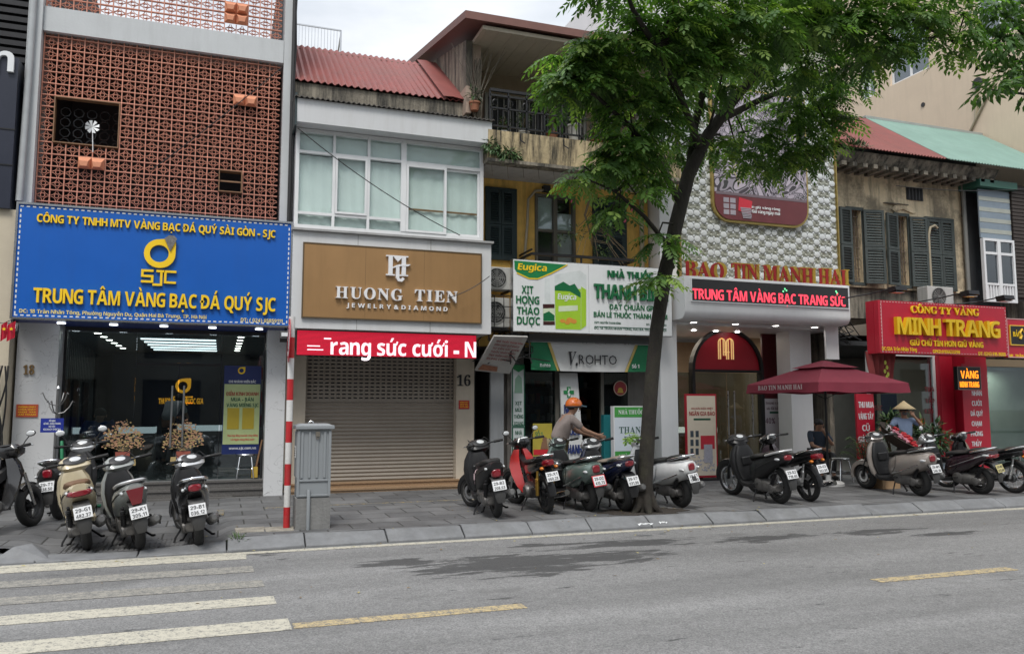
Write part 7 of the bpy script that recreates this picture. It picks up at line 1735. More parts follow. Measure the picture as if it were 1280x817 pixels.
# --- parasol
ux, uy, us = 10.65, 12.35, 1.0
s = thing('parasol', 'square maroon double tier parasol with white shop lettering on its valance', 'parasol', (ux,uy,.15))
def sq(h, z): return [(ux-h,uy-h,z),(ux+h,uy-h,z),(ux+h,uy+h,z),(ux-h,uy+h,z)]
def canopy(mb, h0, z0, h1, z1, sag, n=8):
    rows = []; m_ = 8
    for j in range(n+1):
        t = j/n; h = h0+(h1-h0)*t; ring = []
        for e in range(4):
            a = sq(1,0)[e]; b = sq(1,0)[(e+1)%4]
            for i in range(m_):
                q_ = i/m_; px_ = (a[0]-ux)*(1-q_)+(b[0]-ux)*q_; py_ = (a[1]-uy)*(1-q_)+(b[1]-uy)*q_
                dip = 4*q_*(1-q_)
                z = z0+(z1-z0)*t - sag*dip*math.sin(math.pi*(.15+.85*t*.9))*.6
                sh = 1-.05*dip*(1-t)
                ring.append((ux+px_*h*sh, uy+py_*h*sh, z))
        rows.append(ring)
    mb.loft(rows, caps=False); return rows
mb = MB(); canopy(mb, us, 2.03, .30, 2.33, .06); cn = mb.build('canopy', M_cloth_red, s, smooth=25)
mb = MB(); canopy(mb, .42, 2.33, .02, 2.47, .02); mb.build('vent_tier', M_cloth_red, s, smooth=25)
mb = MB(); rows = []
for j in range(4):
    t = j/3; ring = []
    for e in range(4):
        a = sq(us,0)[e]; b = sq(us,0)[(e+1)%4]
        for i in range(16):
            q_ = i/16; dip = 4*q_*(1-q_); sh = 1-.05*dip
            wv = .012*math.sin(q_*math.pi*7)*t
            ring.append((ux+((a[0]-ux)*(1-q_)+(b[0]-ux)*q_)*sh*(1+wv+.02*t), uy+((a[1]-uy)*(1-q_)+(b[1]-uy)*q_)*sh*(1+wv+.02*t), 2.03-.17*t+.012*math.sin(q_*math.pi*4)*t))
    rows.append(ring)
mb.loft(rows, caps=False); vl = mb.build('valance', M_cloth_red, s, smooth=60)
mb = MB(); text(mb, 'BAO TIN MANH HAI', (ux-us-.035, uy+us*.62, 1.915), (0,-1,0), (0,0,1), (-1,0,0), 1.25, .085, .004, 'serif', .12); mb.build('lettering', mat('faded_white_print', (.42,.36,.36), .7), vl)
mb = MB(); mb.tube([(ux,uy,.15),(ux,uy,2.46)], .022, 10); mb.build('pole', M_blackm, s, smooth=50)
mb = MB(); mb.lathe([(0,.15),(.28,.15),(.28,.20),(.24,.23),(.05,.25),(.04,.35)], (ux,uy,0), 'z', 18); mb.build('base', M_concrete, s, smooth=40)
for e in range(4):
    p = Vector(sq(us,2.0)[e]); mb = MB(); mb.bar((ux,uy,2.28), p, .018); mb.bar((ux,uy,1.75), (Vector((ux,uy,2.2))+p)/2+Vector((0,0,.02)), .014); mb.build('rib', M_blackm, s)

# --- stools
def stool(x, y, z, label, w=.34, h=.46, seatm=None, grp='steel stools'):
    s = thing('stool', label, 'stool', (x,y,z), group=grp)
    mb = MB(); mb.lathe([(0,h),(w*.48,h),(w*.5,h-.012),(w*.48,h-.025),(0,h-.025)], (x,y,z), 'z', 20); mb.build('seat', seatm or M_steel, s, smooth=40)
    for k in range(4):
        a = math.pi/4+k*math.pi/2; c_, s_ = math.cos(a), math.sin(a)
        mb = MB(); mb.tube([(x+.1*c_,y+.1*s_,z+h-.03),(x+w*.42*c_,y+w*.42*s_,z+h-.06),(x+w*.6*c_,y+w*.6*s_,z)], .011, 8); mb.build('leg', M_chrome, s, smooth=50)
    mb = MB(); mb.lathe([(w*.50,h*.4),(w*.50+.016,h*.4+.01),(w*.50,h*.4+.02)], (x,y,z), 'z', 18); mb.build('foot_ring', M_chrome, s, smooth=50)
stool(.40,14.52,.395,'round steel stool on the top step inside the corner of the gold shop front',.32,.42)
stool(11.30,12.75,.15,'steel stool on the pavement between the seated man and the red board',.36,.47)
s = thing('wooden_rack', 'leaning wooden slat with a yellow tag beside the steel stool on the steps', 'wooden slat', (.6,14.48,.395))
mb = MB(); mb.hexa([(.52,14.44,.40),(.55,14.44,.40),(.55,14.47,.40),(.52,14.47,.40),(.645,14.455,1.05),(.67,14.455,1.05),(.67,14.485,1.05),(.645,14.485,1.05)]); mb.build('slat', M_wood, s)
box('tag', mat('mustard_tag', (.45,.30,.04), .6), s, .50,.60,14.425,14.436,.42,.60)
# --- air conditioners
def aircon(x0, x1, z0, z1, y, label):
    s = thing('air_conditioner', label, 'air conditioner', ((x0+x1)/2,y,z0), group='air conditioner outdoor units')
    box('casing', mat('aged_white_casing', (.46,.46,.44), .5, var=.08, streak=.3) if 'aged_white_casing' not in bpy.data.materials else bpy.data.materials['aged_white_casing'], s, x0,x1,y,y+.3,z0,z1,bevel=.015)
    cx, cz = x0+(x1-x0)*.42, (z0+z1)/2; r = min((z1-z0)*.43, (x1-x0)*.4)
    mb = MB(); mb.lathe([(0,-.004),(r,-.004),(r,.002)], (cx,y,cz), 'y', 24); mb.build('fan_opening', M_black, s)
    mb = MB()
    for k in range(5): 
        q = r*(k+1)/5; mb.lathe([(q-.006,-.02),(q+.002,-.022),(q+.002,-.014),(q-.006,-.012)], (cx,y,cz), 'y', 24)
    for k in range(8): a = k*math.pi/4; mb.bar((cx,y-.016,cz),(cx+r*math.cos(a),y-.016,cz+r*math.sin(a)),.007)
    mb.build('fan_grille', mat('grey_grille', (.25,.25,.24), .5) if 'grey_grille' not in bpy.data.materials else bpy.data.materials['grey_grille'], s)
    mb = MB()
    for k in range(5):
        a = k*1.257; mb.add([(cx+.03*math.cos(a),y-.007,cz+.03*math.sin(a)),(cx+r*.85*math.cos(a),y-.010,cz+r*.85*math.sin(a)),(cx+r*.85*math.cos(a+.7),y-.006,cz+r*.85*math.sin(a+.7)),(cx+.03*math.cos(a+.9),y-.006,cz+.03*math.sin(a+.9))],[(0,1,2,3),(3,2,1,0)])
    mb.build('fan', mat('grey_fan', (.12,.12,.12), .5) if 'grey_fan' not in bpy.data.materials else bpy.data.materials['grey_fan'], s)
    mb = MB(); mb.box(x0+.05,x0+.09,y-.02,y+.45,z0-.04,z0-.002); mb.box(x1-.09,x1-.05,y-.02,y+.45,z0-.04,z0-.002); mb.build('bracket', M_blackm, s)
aircon(4.44,4.98,3.74,4.16,13.9,'upper of two air conditioner units beside the pharmacy sign')
aircon(4.44,4.94,3.05,3.60,13.95,'lower caged air conditioner unit beside the pharmacy sign')
aircon(14.95,15.72,3.86,4.33,13.9,'white air conditioner unit above the crimson sign under the old shutters')
s = thing('cage', 'rusty wire cage around the lower air conditioner beside the pharmacy sign', 'cage', (4.7,13.8,3.0))
mb = MB()
for k in range(4): mb.bar((4.42,13.83,3.02+k*.2),(4.96,13.83,3.02+k*.2),.014); mb.bar((4.42,13.83,3.02+k*.2),(4.42,14.38,3.02+k*.2),.014)
for k in range(4): mb.bar((4.42+k*.18,13.83,3.02),(4.42+k*.18,13.83,3.62),.012)
mb.box(4.40,4.97,13.84,14.38,2.985,3.005); mb.build('bars', M_blackm, s)
# --- black cable tangles
def cables(name, label, runs, r=.012, loc=(0,0,0), cat='cables', m=None):
    s = thing(name, label, cat, loc); mb = MB()
    for run in runs: mb.tube(run, r, 6)
    mb.build('strands', m or M_plastic, s, smooth=60); return s
runs = []
for k in range(6):
    ph = random.random()*6; amp = random.uniform(.03,.10); dx = random.uniform(-.05,.06); runs.append([(-3.02+dx+amp*math.sin(ph+t*.42), 13.70-.035*k, 2.2-t*.145) for t in range(15)])
cables('cable_bundle', 'tangle of black cables hanging down the cream pilaster beside the white marbled pillar', runs, .013, (-3.0,13.7,.4))
runs = []
for k in range(6): runs.append([(.955+.012*k*(1 if t%2 else .7)-.02, 13.84-.02*(k%3), 9.6-t*.62) for t in range(9)])
cables('cable_bundle', 'grey and black cables running down between the brick screen and white bay', runs, .016, (.97,13.84,4.6))
runs = []
for k in range(16):
    x = random.uniform(4.45,5.35); runs.append([(x+random.uniform(-.2,.2)*t*.5+.08*math.sin(t*2+k), 13.95+.2*math.sin(k), 2.98-.14*t+.05*math.sin(t*1.7+k)) for t in range(5)])
cables('cable_bundle', 'knot of black cables above the passage under the pharmacy air conditioners', runs, .012, (4.8,14,2.6))
runs = []
for k in range(14): 
    x = random.uniform(12.3,12.9); runs.append([(x+random.uniform(-.15,.15)*t, 14.1-.05*(k%4), 3.9-.22*t+.08*math.sin(k+t*2)) for t in range(5)])
cables('cable_bundle', 'dark cable tangle between the white canopy and the crimson sign', runs, .014, (12.5,14,3))
def wire(label, a, b, sag, r=.008):
    s = thing('overhead_wire', label, 'wire', ((a[0]+b[0])/2,(a[1]+b[1])/2,(a[2]+b[2])/2)); n = 14
    MB().tube([(a[0]+(b[0]-a[0])*t/n, a[1]+(b[1]-a[1])*t/n, a[2]+(b[2]-a[2])*t/n - sag*4*(t/n)*(1-t/n)) for t in range(n+1)], r, 6).build('strand', M_plastic, s, smooth=60)
def pt(px, py, Y): x, z = P(px,py,Y); return (x,Y,z)
wire('thin black wire sagging diagonally across the white bay window', pt(372,160,13.3), pt(575,294,13.3), .12)
wire('thin black wire crossing the terracotta screen slanting between its two pairs of projecting blocks', pt(352,85,13.6), pt(190,212,13.6), .03)
wire('black cable looping from the pharmacy sign past the tree trunk', pt(560,372,13.2), pt(612,345,13.2), .05)
wire('cable running along the tin roof eave of the old plaster house', pt(1120,232,13.6), pt(1280,236,13.5), .08)
# floor hung red flags, left edge
s = thing('flag_string', 'two small red flags with yellow stars hanging from a string under the blue sign', 'flags', (-3.1,13.3,2.7))
mb = MB()
for (px_, w_) in ((5,.075),(14,.10)):
    x, z = P(px_,412,13.3); rows = [[(x-w_/2+w_*i/6, 13.3+.012*math.sin(i*1.6), z+.10-.24*j/4+.06*(i/6-.5)) for i in range(7)] for j in range(5)]; mb.loft(rows, caps=False, closed=False)
mb.build('flag', M_redsign, s)
mb = MB(); 
for px_ in (5,14):
    x, z = P(px_,411,13.27); mb.prism([(x+(.028 if k%2==0 else .012)*math.sin(k*math.pi/5), z+(.028 if k%2==0 else .012)*math.cos(k*math.pi/5)) for k in range(10)], 13.268,13.274)
mb.build('star', M_yel, s)
mb = MB(); mb.tube([pt(-5,402,13.31),pt(4,404,13.31),pt(18,398,13.31)], .006, 5); mb.build('string', M_plastic, s)
# --- coat stand with blue notice
s = thing('coat_stand', 'silver coat stand with curled hooks and a small blue notice outside the gold shop', 'coat stand', (-2.3,13.6,.1))
x, y = -2.30, 13.6
mb = MB(); mb.tube([(x,y,.12),(x,y,1.86)], .017, 10); mb.build('post', M_exh, s, smooth=50)
for k in range(6):
    a = k*math.pi/3+.3; c_, s_ = math.cos(a), math.sin(a); zt = 1.62 if k%2 else 1.50
    mb = MB(); mb.tube([(x,y,zt),(x+.09*c_,y+.09*s_,zt+.02),(x+.16*c_,y+.16*s_,zt+.10),(x+.20*c_,y+.20*s_,zt+.19),(x+.225*c_,y+.225*s_,zt+.17)], .009, 6); mb.build('hook', M_exh, s, smooth=50)
mb = MB(); mb.lathe([(0,1.86),(.03,1.87),(.02,1.91),(0,1.92)], (x,y,0), 'z', 10); mb.build('finial', M_chrome, s, smooth=50)
for k in range(4): a = k*math.pi/2+.5; mb = MB(); mb.tube([(x,y,.28),(x+.1*math.cos(a),y+.1*math.sin(a),.24),(x+.24*math.cos(a),y+.24*math.sin(a),.12)], .012, 6); mb.build('foot', M_steel, s, smooth=50)
nb_ = thing('notice', 'small royal blue notice board with four white lines hung on the coat stand', 'notice', (-2.34,13.55,1.3))
X0,Z1 = P(51,522.5,13.55); X1,Z0 = P(79,540,13.55); box('board', mat('notice_blue', (.014,.03,.26), .4), nb_, X0,X1,13.55,13.562,Z0,Z1)
mb = MB()
for k, l in enumerate(['ĐỀ NGHỊ','GỬ MŨ - KHẨU TRANG','KHI VÀO','GIAO DỊCH']): text(mb, l, (X0+.04+(.07 if k in (0,2) else 0),13.549,Z0+(Z1-Z0)*(.76-.2*k)), (1,0,0),(0,0,1),(0,-1,0), (X1-X0)-.08-(.14 if k in (0,2) else 0), .026, .002)
mb.build('lettering', M_signwhite, nb_)
s = thing('garden_hose', 'green garden hose hanging beside the coat stand behind the beige scooter', 'hose', (-2.1,13.4,.2))
MB().tube([(-2.2,13.5,1.1),(-2.17,13.4,.85),(-2.12,13.35,.5),(-2.02,13.3,.25),(-1.85,13.3,.17),(-1.6,13.4,.16)], .024, 8).build('tube', mat('green_hose', (.01,.17,.07), .4), s, smooth=60)
s = thing('bicycle', 'dark parked bicycle seen by its round mirrors behind the beige scooter', 'bicycle', (-1.9,12.9,.12)) if False else None
scooter('scooter', 'dark scooter with round chrome mirrors parked close to the shop steps behind the beige scooter', (-1.95,12.15), R(80), B_matt, 'vespa', r=.24, tail='square', steer=.3, mirrors=True, silver=True, pl=('29-T1','338.50'))
s = thing('traffic_post', 'green post with a pink cap behind the black sporty motorbike', 'post', (-3.05,12.9,.13))
mb = MB(); mb.tube([(-2.93,12.9,.13),(-2.93,12.9,.86)], .035, 10); mb.build('post', mat('green_post', (.02,.18,.08), .5), s, smooth=50); mb = MB(); mb.ell((-2.93,12.9,.92),(.05,.05,.07),10,6); mb.build('cap', mat('pink_cap', (.5,.03,.14), .5), s, smooth=60)

# --- plants
M_pot = mat('terracotta_pot', (.27,.11,.06), .8, var=.2); M_potblue = mat('blue_grey_pot', (.26,.31,.36), .5, var=.1); M_potw = mat('white_pot', (.5,.5,.47), .6, var=.1)
M_leafs = [mat('plant_leaf_dark', (.020,.055,.018), .45, var=.3, scale=7), mat('plant_leaf_mid', (.045,.10,.03), .45, var=.3, scale=7), mat('plant_leaf_light', (.10,.16,.05), .5, var=.3, scale=7)]
def leaf(mb, p, d, L, w, up=None, fold=.25):
    d = d.normalized(); u = up or Vector((0,0,1)); a = d.cross(u)
    if a.length < 1e-3: a = Vector((1,0,0))
    a.normalize(); n_ = a.cross(d).normalized()
    q = [p, p+d*L*.45+a*w*.5-n_*w*fold, p+d*L-n_*L*.12, p+d*L*.45-a*w*.5-n_*w*fold, p+d*L*.45]
    mb.add(q, [(0,1,4),(1,2,4),(2,3,4),(3,0,4)])
def shrub(par, c, rad, n, L, w, mats_, name='foliage', droop=.3):
    mb = MB(); c = Vector(c)
    for k in range(n):
        while True:
            q = Vector((random.uniform(-1,1),random.uniform(-1,1),random.uniform(-1,1)))
            if .15 < q.length < 1: break
        q *= (.55+.45*mnoise.noise(q*1.7+c)) if q.length > .5 else 1
        p = c+Vector((q.x*rad[0],q.y*rad[1],q.z*rad[2])); d = (q+Vector((random.uniform(-.5,.5),random.uniform(-.5,.5),random.uniform(-.2,.6)-droop)))
        mb.mi = random.choice((0,0,1,1,2)) if len(mats_) > 2 else 0
        leaf(mb, p, d, L*random.uniform(.6,1.2), w*random.uniform(.7,1.2), Vector((random.uniform(-.3,.3),random.uniform(-.3,.3),1)))
    return mb.build(name, mats_, par)
def pot(par, x, y, z, r, h, m): MB().lathe([(0,z),(r*.7,z),(r,z+h),(r*1.08,z+h),(r*1.08,z+h-.03),(r*.9,z+h-.04),(0,z+h-.05)], (x,y,0), 'z', 16).build('pot', m, par, smooth=40)
def stems(par, x, y, z, top, n, spread, m):
    mb = MB()
    for k in range(n): a = random.random()*6.28; mb.tube([(x,y,z),(x+spread*.4*math.cos(a),y+spread*.4*math.sin(a),(z+top)/2),(x+spread*math.cos(a),y+spread*math.sin(a),top)], [.014,.011,.006], 5)
    mb.build('stem', m, par)
M_stem = mat('plant_stem', (.10,.08,.045), .8, var=.2)
for (x, y, r, h, zc, rad, lab, pm) in ((13.35,12.95,.19,.30,1.0,(.46,.38,.52),'big bushy dark green potted plant close behind the woman in the conical hat',M_potblue),(14.0,13.0,.19,.32,.92,(.42,.36,.46),'bushy potted plant in a blue grey pot next to the red text pillar',M_potblue),(13.0,13.15,.17,.28,1.22,(.35,.3,.40),'tall leafy potted plant close behind the straw hat by the gold shop glass',M_pot)):
    s = thing('potted_plant', lab, 'potted plant', (x,y,.15), group='potted plants outside the gold shop'); pot(s,x,y,.15,r,h,pm); stems(s,x,y,.42,zc,7,.25,M_stem); shrub(s,(x,y,zc),rad,420,.17,.055,M_leafs)
s = thing('potted_palm', 'potted palm with arching narrow fronds beside the flower basket', 'potted palm', (12.0,12.9,.15)); pot(s,12.0,12.9,.15,.17,.28,M_pot)
mb = MB()
for k in range(20):
    a = random.random()*6.28; c_, s_ = math.cos(a), math.sin(a); hgt = random.uniform(.35,.75); rr_ = random.uniform(.25,.5)
    pts = [Vector((12+rr_*t*c_, 12.9+rr_*t*s_, .42+hgt*(1.9*t-1.1*t*t))) for t in (0,.2,.4,.6,.8,1)]
    mb.mi = k%3; mb.tube(pts, .006, 4)
    for p, q in zip(pts[1:], pts[2:]):
        dd = (q-p)
        for sg in (-1,1): leaf(mb, p, dd*1.2+Vector((-s_,c_,0))*sg*.12+Vector((0,0,-.04)), .18, .02); leaf(mb, (p+q)/2, dd*1.2+Vector((-s_,c_,0))*sg*.12+Vector((0,0,-.04)), .17, .02)
mb.build('fronds', M_leafs, s)
s = thing('carton', 'open brown cardboard carton on the pavement behind the taupe scooter', 'carton', (11.35,11.7,.14))
mb = MB(); mb.wall(11.15,11.55,.142,.48,11.55,11.56); mb.wall(11.15,11.55,.142,.48,11.89,11.9); mb.box(11.15,11.16,11.561,11.889,.142,.48); mb.box(11.54,11.55,11.561,11.889,.142,.48); mb.box(11.161,11.539,11.561,11.889,.142,.152); mb.build('box_body', M_carton, s)
mb = MB(); mb.hexa([(11.15,11.42,.50),(11.55,11.42,.50),(11.55,11.549,.48),(11.15,11.549,.48),(11.15,11.42,.506),(11.55,11.42,.506),(11.55,11.549,.486),(11.15,11.549,.486)]); mb.build('flap', M_carton, s)
# balcony plants of the ochre house
for (px_, Y, r, h, zc, rad, n, lab, m) in ((655,13.75,.10,.2,.42,(.22,.2,.25),120,'leafy plant in a white pot on the balcony near the climber post',M_potw),(690,13.7,.11,.22,.55,(.20,.2,.33),120,'tall plant in a pot at the middle of the stained balcony',M_pot),(718,13.7,.14,.42,.62,(.24,.2,.18),110,'plant in a tall pale urn on the balcony near the tree crown',M_potw),(745,13.75,.11,.2,.4,(.22,.2,.22),100,'small potted plant on the balcony half hidden by the tree crown',M_pot),(630,13.8,.09,.17,.33,(.14,.14,.2),70,'small plant in a white pot at the balcony end above the white bay',M_potw)):
    x = PX(px_,150,Y); s = thing('potted_plant', lab, 'potted plant', (x,Y,6.52), group='potted plants on the balcony'); pot(s,x,Y,6.52,r,h,m); stems(s,x,Y,6.52+h*.8,6.52+zc+rad[2]*.5,5,.1,M_stem); shrub(s,(x,Y,6.52+zc),rad,n,.11,.03,M_leafs)
s = thing('climbing_plant', 'bare tangled climber with sparse leaves on the balcony corner post', 'climber', (4.2,13.6,6.6))
mb = MB()
for k in range(12): a = random.uniform(-1,1); mb.tube([(4.2+.05*a,13.62,6.6),(4.2+.1*a,13.6,7.3),(4.2+.3*a+.05*math.sin(k),13.55,7.75),(4.2+.55*a,13.5,8.0+.2*random.random())], [.010,.008,.005,.003], 5)
for k in range(8): a = random.random()*6; mb.tube([(4.22+.06*math.cos(a+t),13.68+.05*math.sin(a+t),6.55+t*.28) for t in range(6)], .012, 5)
mb.build('stem', mat('grey_twigs', (.15,.13,.10), .9), s); shrub(s,(4.12,13.55,7.22),(.16,.12,.2),40,.16,.03,M_leafs); pot(s,4.12,13.55,6.92,.1,.16,M_pot)
s = thing('hanging_vine', 'thick green vine spilling over the balcony edge beside the white bay', 'vine', (4.8,13.3,6))
shrub(s,(4.66,13.32,6.12),(.38,.16,.18),330,.13,.035,[M_leafs[1],M_leafs[1],M_leafs[2]],droop=.6); shrub(s,(4.35,13.3,6.22),(.2,.14,.2),130,.13,.035,[M_leafs[1],M_leafs[1],M_leafs[2]],name='upper_foliage',droop=.6)
mb = MB()
for k in range(10): x = 4.4+k*.3; mb.tube([(x,13.42,5.98),(x+.02,13.42,5.8-.15*random.random())], .004, 4)
mb.build('tendril', M_stem, s)
s = thing('hanging_vine', 'sparse flowering creeper hanging before the ochre wall between the middle window and closed shutters', 'vine', (6.7,14,5))
mb = MB(); mb.tube([(6.62,13.9,5.97),(6.58,13.95,5.6),(6.5,14.0,5.3),(6.62,14.05,5.0),(6.7,14.1,4.7)], [.03,.028,.022,.016,.01], 6)
for k in range(16): x = random.uniform(6.2,7.5); mb.tube([(6.6,14.0,5.4-.04*k),(x*.5+3.3,13.95,5.2-.03*k),(x,13.95,5.1-.05*k-.1*random.random())], .006, 4)
mb.build('stem', mat('creeper_stem', (.21,.16,.10), .9), s)
for (px_, py_, rx, rz, n) in ((720,290,.35,.25,50),(760,290,.3,.28,55),(700,300,.18,.15,25),(750,315,.35,.15,50)):
    x, z = P(px_,py_,13.95); shrub(s,(x,13.95,z),(rx,.12,rz),n,.09,.03,[M_leafs[1],M_leafs[2],M_leafs[2]])
mb = MB()
for (px_,py_) in ((788,257),(781,276),(790,262),(715,252)): x, z = P(px_,py_,13.9); mb.ell((x,13.9,z),(.03,.03,.035),8,5)
mb.build('flower', mat('pink_flower', (.6,.12,.18), .6), s)
s = thing('weeds', 'weeds growing on the cornice under the red tin roof beside the honeycomb tiles', 'weeds', (12.9,13.7,7.2)); shrub(s,(12.9,13.66,7.30),(.45,.12,.14),150,.14,.03,[M_leafs[1],M_leafs[1],M_leafs[2]],droop=-.2)
s = thing('weeds', 'small weeds sprouting by the broken kerb end near the striped pole', 'weeds', (.2,9.85,.08)); shrub(s,(.22,9.86,.10),(.12,.05,.05),40,.09,.014,[M_leafs[1],M_leafs[2],M_leafs[2]],droop=-.4)
# fallen leaves and litter on pavement and road
mb = MB()
for k in range(190):
    if k < 90: x, y = random.gauss(5.7,1.3), random.uniform(9.0,11.6)
    else: x, y = random.uniform(-2,14), random.choice((random.uniform(9.45,9.68), random.uniform(9.95,12.5), random.uniform(7,9.5)))
    z = gz(x,y)+.006 if y > KY+.24 else (.14 if y > KY-.04 else .007)
    mb.mi = random.choice((0,0,1)); a = random.random()*6.28; q = random.uniform(.012,.035)
    mb.add([(x+q*math.cos(a),y+q*math.sin(a),z),(x-q*.4*math.sin(a),y+q*.4*math.cos(a),z+.006),(x-q*math.cos(a),y-q*math.sin(a),z+.002),(x+q*.4*math.sin(a),y-q*.4*math.cos(a),z+.004)],[(0,1,2,3),(3,2,1,0)])
o = mb.build('leaf_litter', [mat('dry_leaf', (.20,.13,.05), .8), mat('yellow_leaf', (.42,.36,.12), .8)]); o['kind'] = 'stuff'; o['label'] = 'scattered dry fallen leaves along the kerb and gutter'; o['category'] = 'fallen leaves'
for (px_, py_, w, lab) in ((806,657,.10,'crumpled white plastic litter on the kerb below the tree'),(828,655,.05,'small white paper scrap on the kerb below the tree')):
    x, y = G(px_,py_,.13); mb = MB(); rows = [[(x-w+2*w*i/6, y-.04+.08*j/3, .145+.02*abs(math.sin(i*1.9+j*2.3))) for i in range(7)] for j in range(4)]; mb.loft(rows, caps=False, closed=False); o = mb.build('litter', M_signwhite, smooth=30); tag(o, lab, 'litter', 'litter on the kerb')
# --- far side of the street behind the viewpoint: terrace, added to block low sky and be mirrored in shop glass
ot = thing('unseen_terrace', 'unseen plain row of shop houses added on the opposite side of the street', 'building', (5,-13,0))
mb = MB(); ops = []
for k in range(16):
    for j in range(3): ops.append((-32+k*4.6+.8,-32+k*4.6+3.4,.3+j*3.6,2.9+j*3.5))
mb.wall(-34,44,0,11.5,-13.6,-13.2,ops); mb.box(-34,44,-19,-13.9,0,11.0); mb.build('wall', mat('grey_ochre_terrace', (.13,.125,.105), .85, var=.3, scale=.8), ot)
box('dark_rooms', M_dark, ot, -33.9,43.9,-13.88,-13.62,0,10.9)
S(MB().box(-70,90,-14,-9,-.2,.12).build('far_pavement', M_pave))
# ================================================================ TREES
random.seed(77)
def leafmat(name, col, trans=.42):
    m = bpy.data.materials.new(name); m.use_nodes = True
    t = m.node_tree; N = t.nodes; L = t.links; b = N['Principled BSDF']; out = [n for n in N if n.type=='OUTPUT_MATERIAL'][0]
    g = N.new('ShaderNodeNewGeometry'); n = N.new('ShaderNodeTexNoise'); n.inputs['Scale'].default_value = 2.6; n.inputs['Detail'].default_value = 3
    L.new(g.outputs['Position'], n.inputs['Vector'])
    r = N.new('ShaderNodeMapRange'); r.inputs[1].default_value=.3; r.inputs[2].default_value=.7; r.inputs[3].default_value=.7; r.inputs[4].default_value=1.35; L.new(n.outputs['Fac'], r.inputs[0])
    x = N.new('ShaderNodeMixRGB'); x.blend_type='MULTIPLY'; x.inputs[0].default_value=1; x.inputs[1].default_value=(*col,1); L.new(r.outputs[0], x.inputs[2])
    L.new(x.outputs[0], b.inputs['Base Color']); b.inputs['Roughness'].default_value=.5
    tr = N.new('ShaderNodeBsdfTranslucent'); x2 = N.new('ShaderNodeMixRGB'); x2.blend_type='MULTIPLY'; x2.inputs[0].default_value=1; x2.inputs[2].default_value=(1.3,1.5,.6,1); L.new(x.outputs[0], x2.inputs[1]); L.new(x2.outputs[0], tr.inputs[0])
    mx = N.new('ShaderNodeMixShader'); mx.inputs[0].default_value=trans; L.new(b.outputs[0], mx.inputs[1]); L.new(tr.outputs[0], mx.inputs[2]); L.new(mx.outputs[0], out.inputs[0])
    return m
LM = [leafmat('tree_leaf_dark', (.062,.130,.034)), leafmat('tree_leaf_mid', (.115,.215,.052)), leafmat('tree_leaf_fresh', (.23,.34,.085))]
M_bark = mat('dark_bark', (.024,.020,.016), .95, var=.4, scale=9, bump=1.0, bscale=26, dirt=.35, dirt_col=(.045,.048,.022), dscale=4, stretch=(1,1,.45))
def frond(mb, p, d, L, pairs, lw, droop, up):
    """pinnate leaf: rachis with paired leaflets, arching down"""
    d = d.normalized(); a = d.cross(up)
    if a.length < 1e-3: a = Vector((1,0,0))
    a.normalize(); pts = []; pos = Vector(p); dd = d.copy(); st = L/pairs
    for k in range(pairs+1):
        pts.append((pos.copy(), dd.copy())); pos = pos+dd*st; dd = (dd+Vector((0,0,-droop/pairs))).normalized()
    for k, (q, e) in enumerate(pts):
        t = k/pairs; ll = L*.30*(1-.45*abs(t-.4)); n_ = a.cross(e).normalized()
        for sg in (-1,1) if k < pairs else (0,):
            o = (a*sg*.9+e*.62+n_*random.uniform(-.2,.25)+Vector((0,0,-.18))).normalized() if sg else e
            w = o.cross(n_).normalized()*lw*.5
            tip = q+o*ll; m_ = q+o*ll*.45; sagv = Vector((0,0,-ll*.10))
            mb.add([q, m_+w, tip+sagv, m_-w], [(0,1,2,3)])
def spray(mb, p, d, n, L, up=Vector((0,0,1))):
    for k in range(n):
        a = (k-(n-1)/2)/max(1,n-1)*2.6+random.uniform(-.2,.2)
        dd = Matrix.Rotation(a, 3, 'Z') @ d; dd = dd+Vector((0,0,random.uniform(-.25,.3)))
        mb.mi = random.choices((0,1,2),(4,4,2))[0]
        frond(mb, p, dd, L*random.uniform(.75,1.2), 7, L*.115, random.uniform(.5,1.1), Vector((random.uniform(-.25,.25),random.uniform(-.25,.25),1)).normalized())
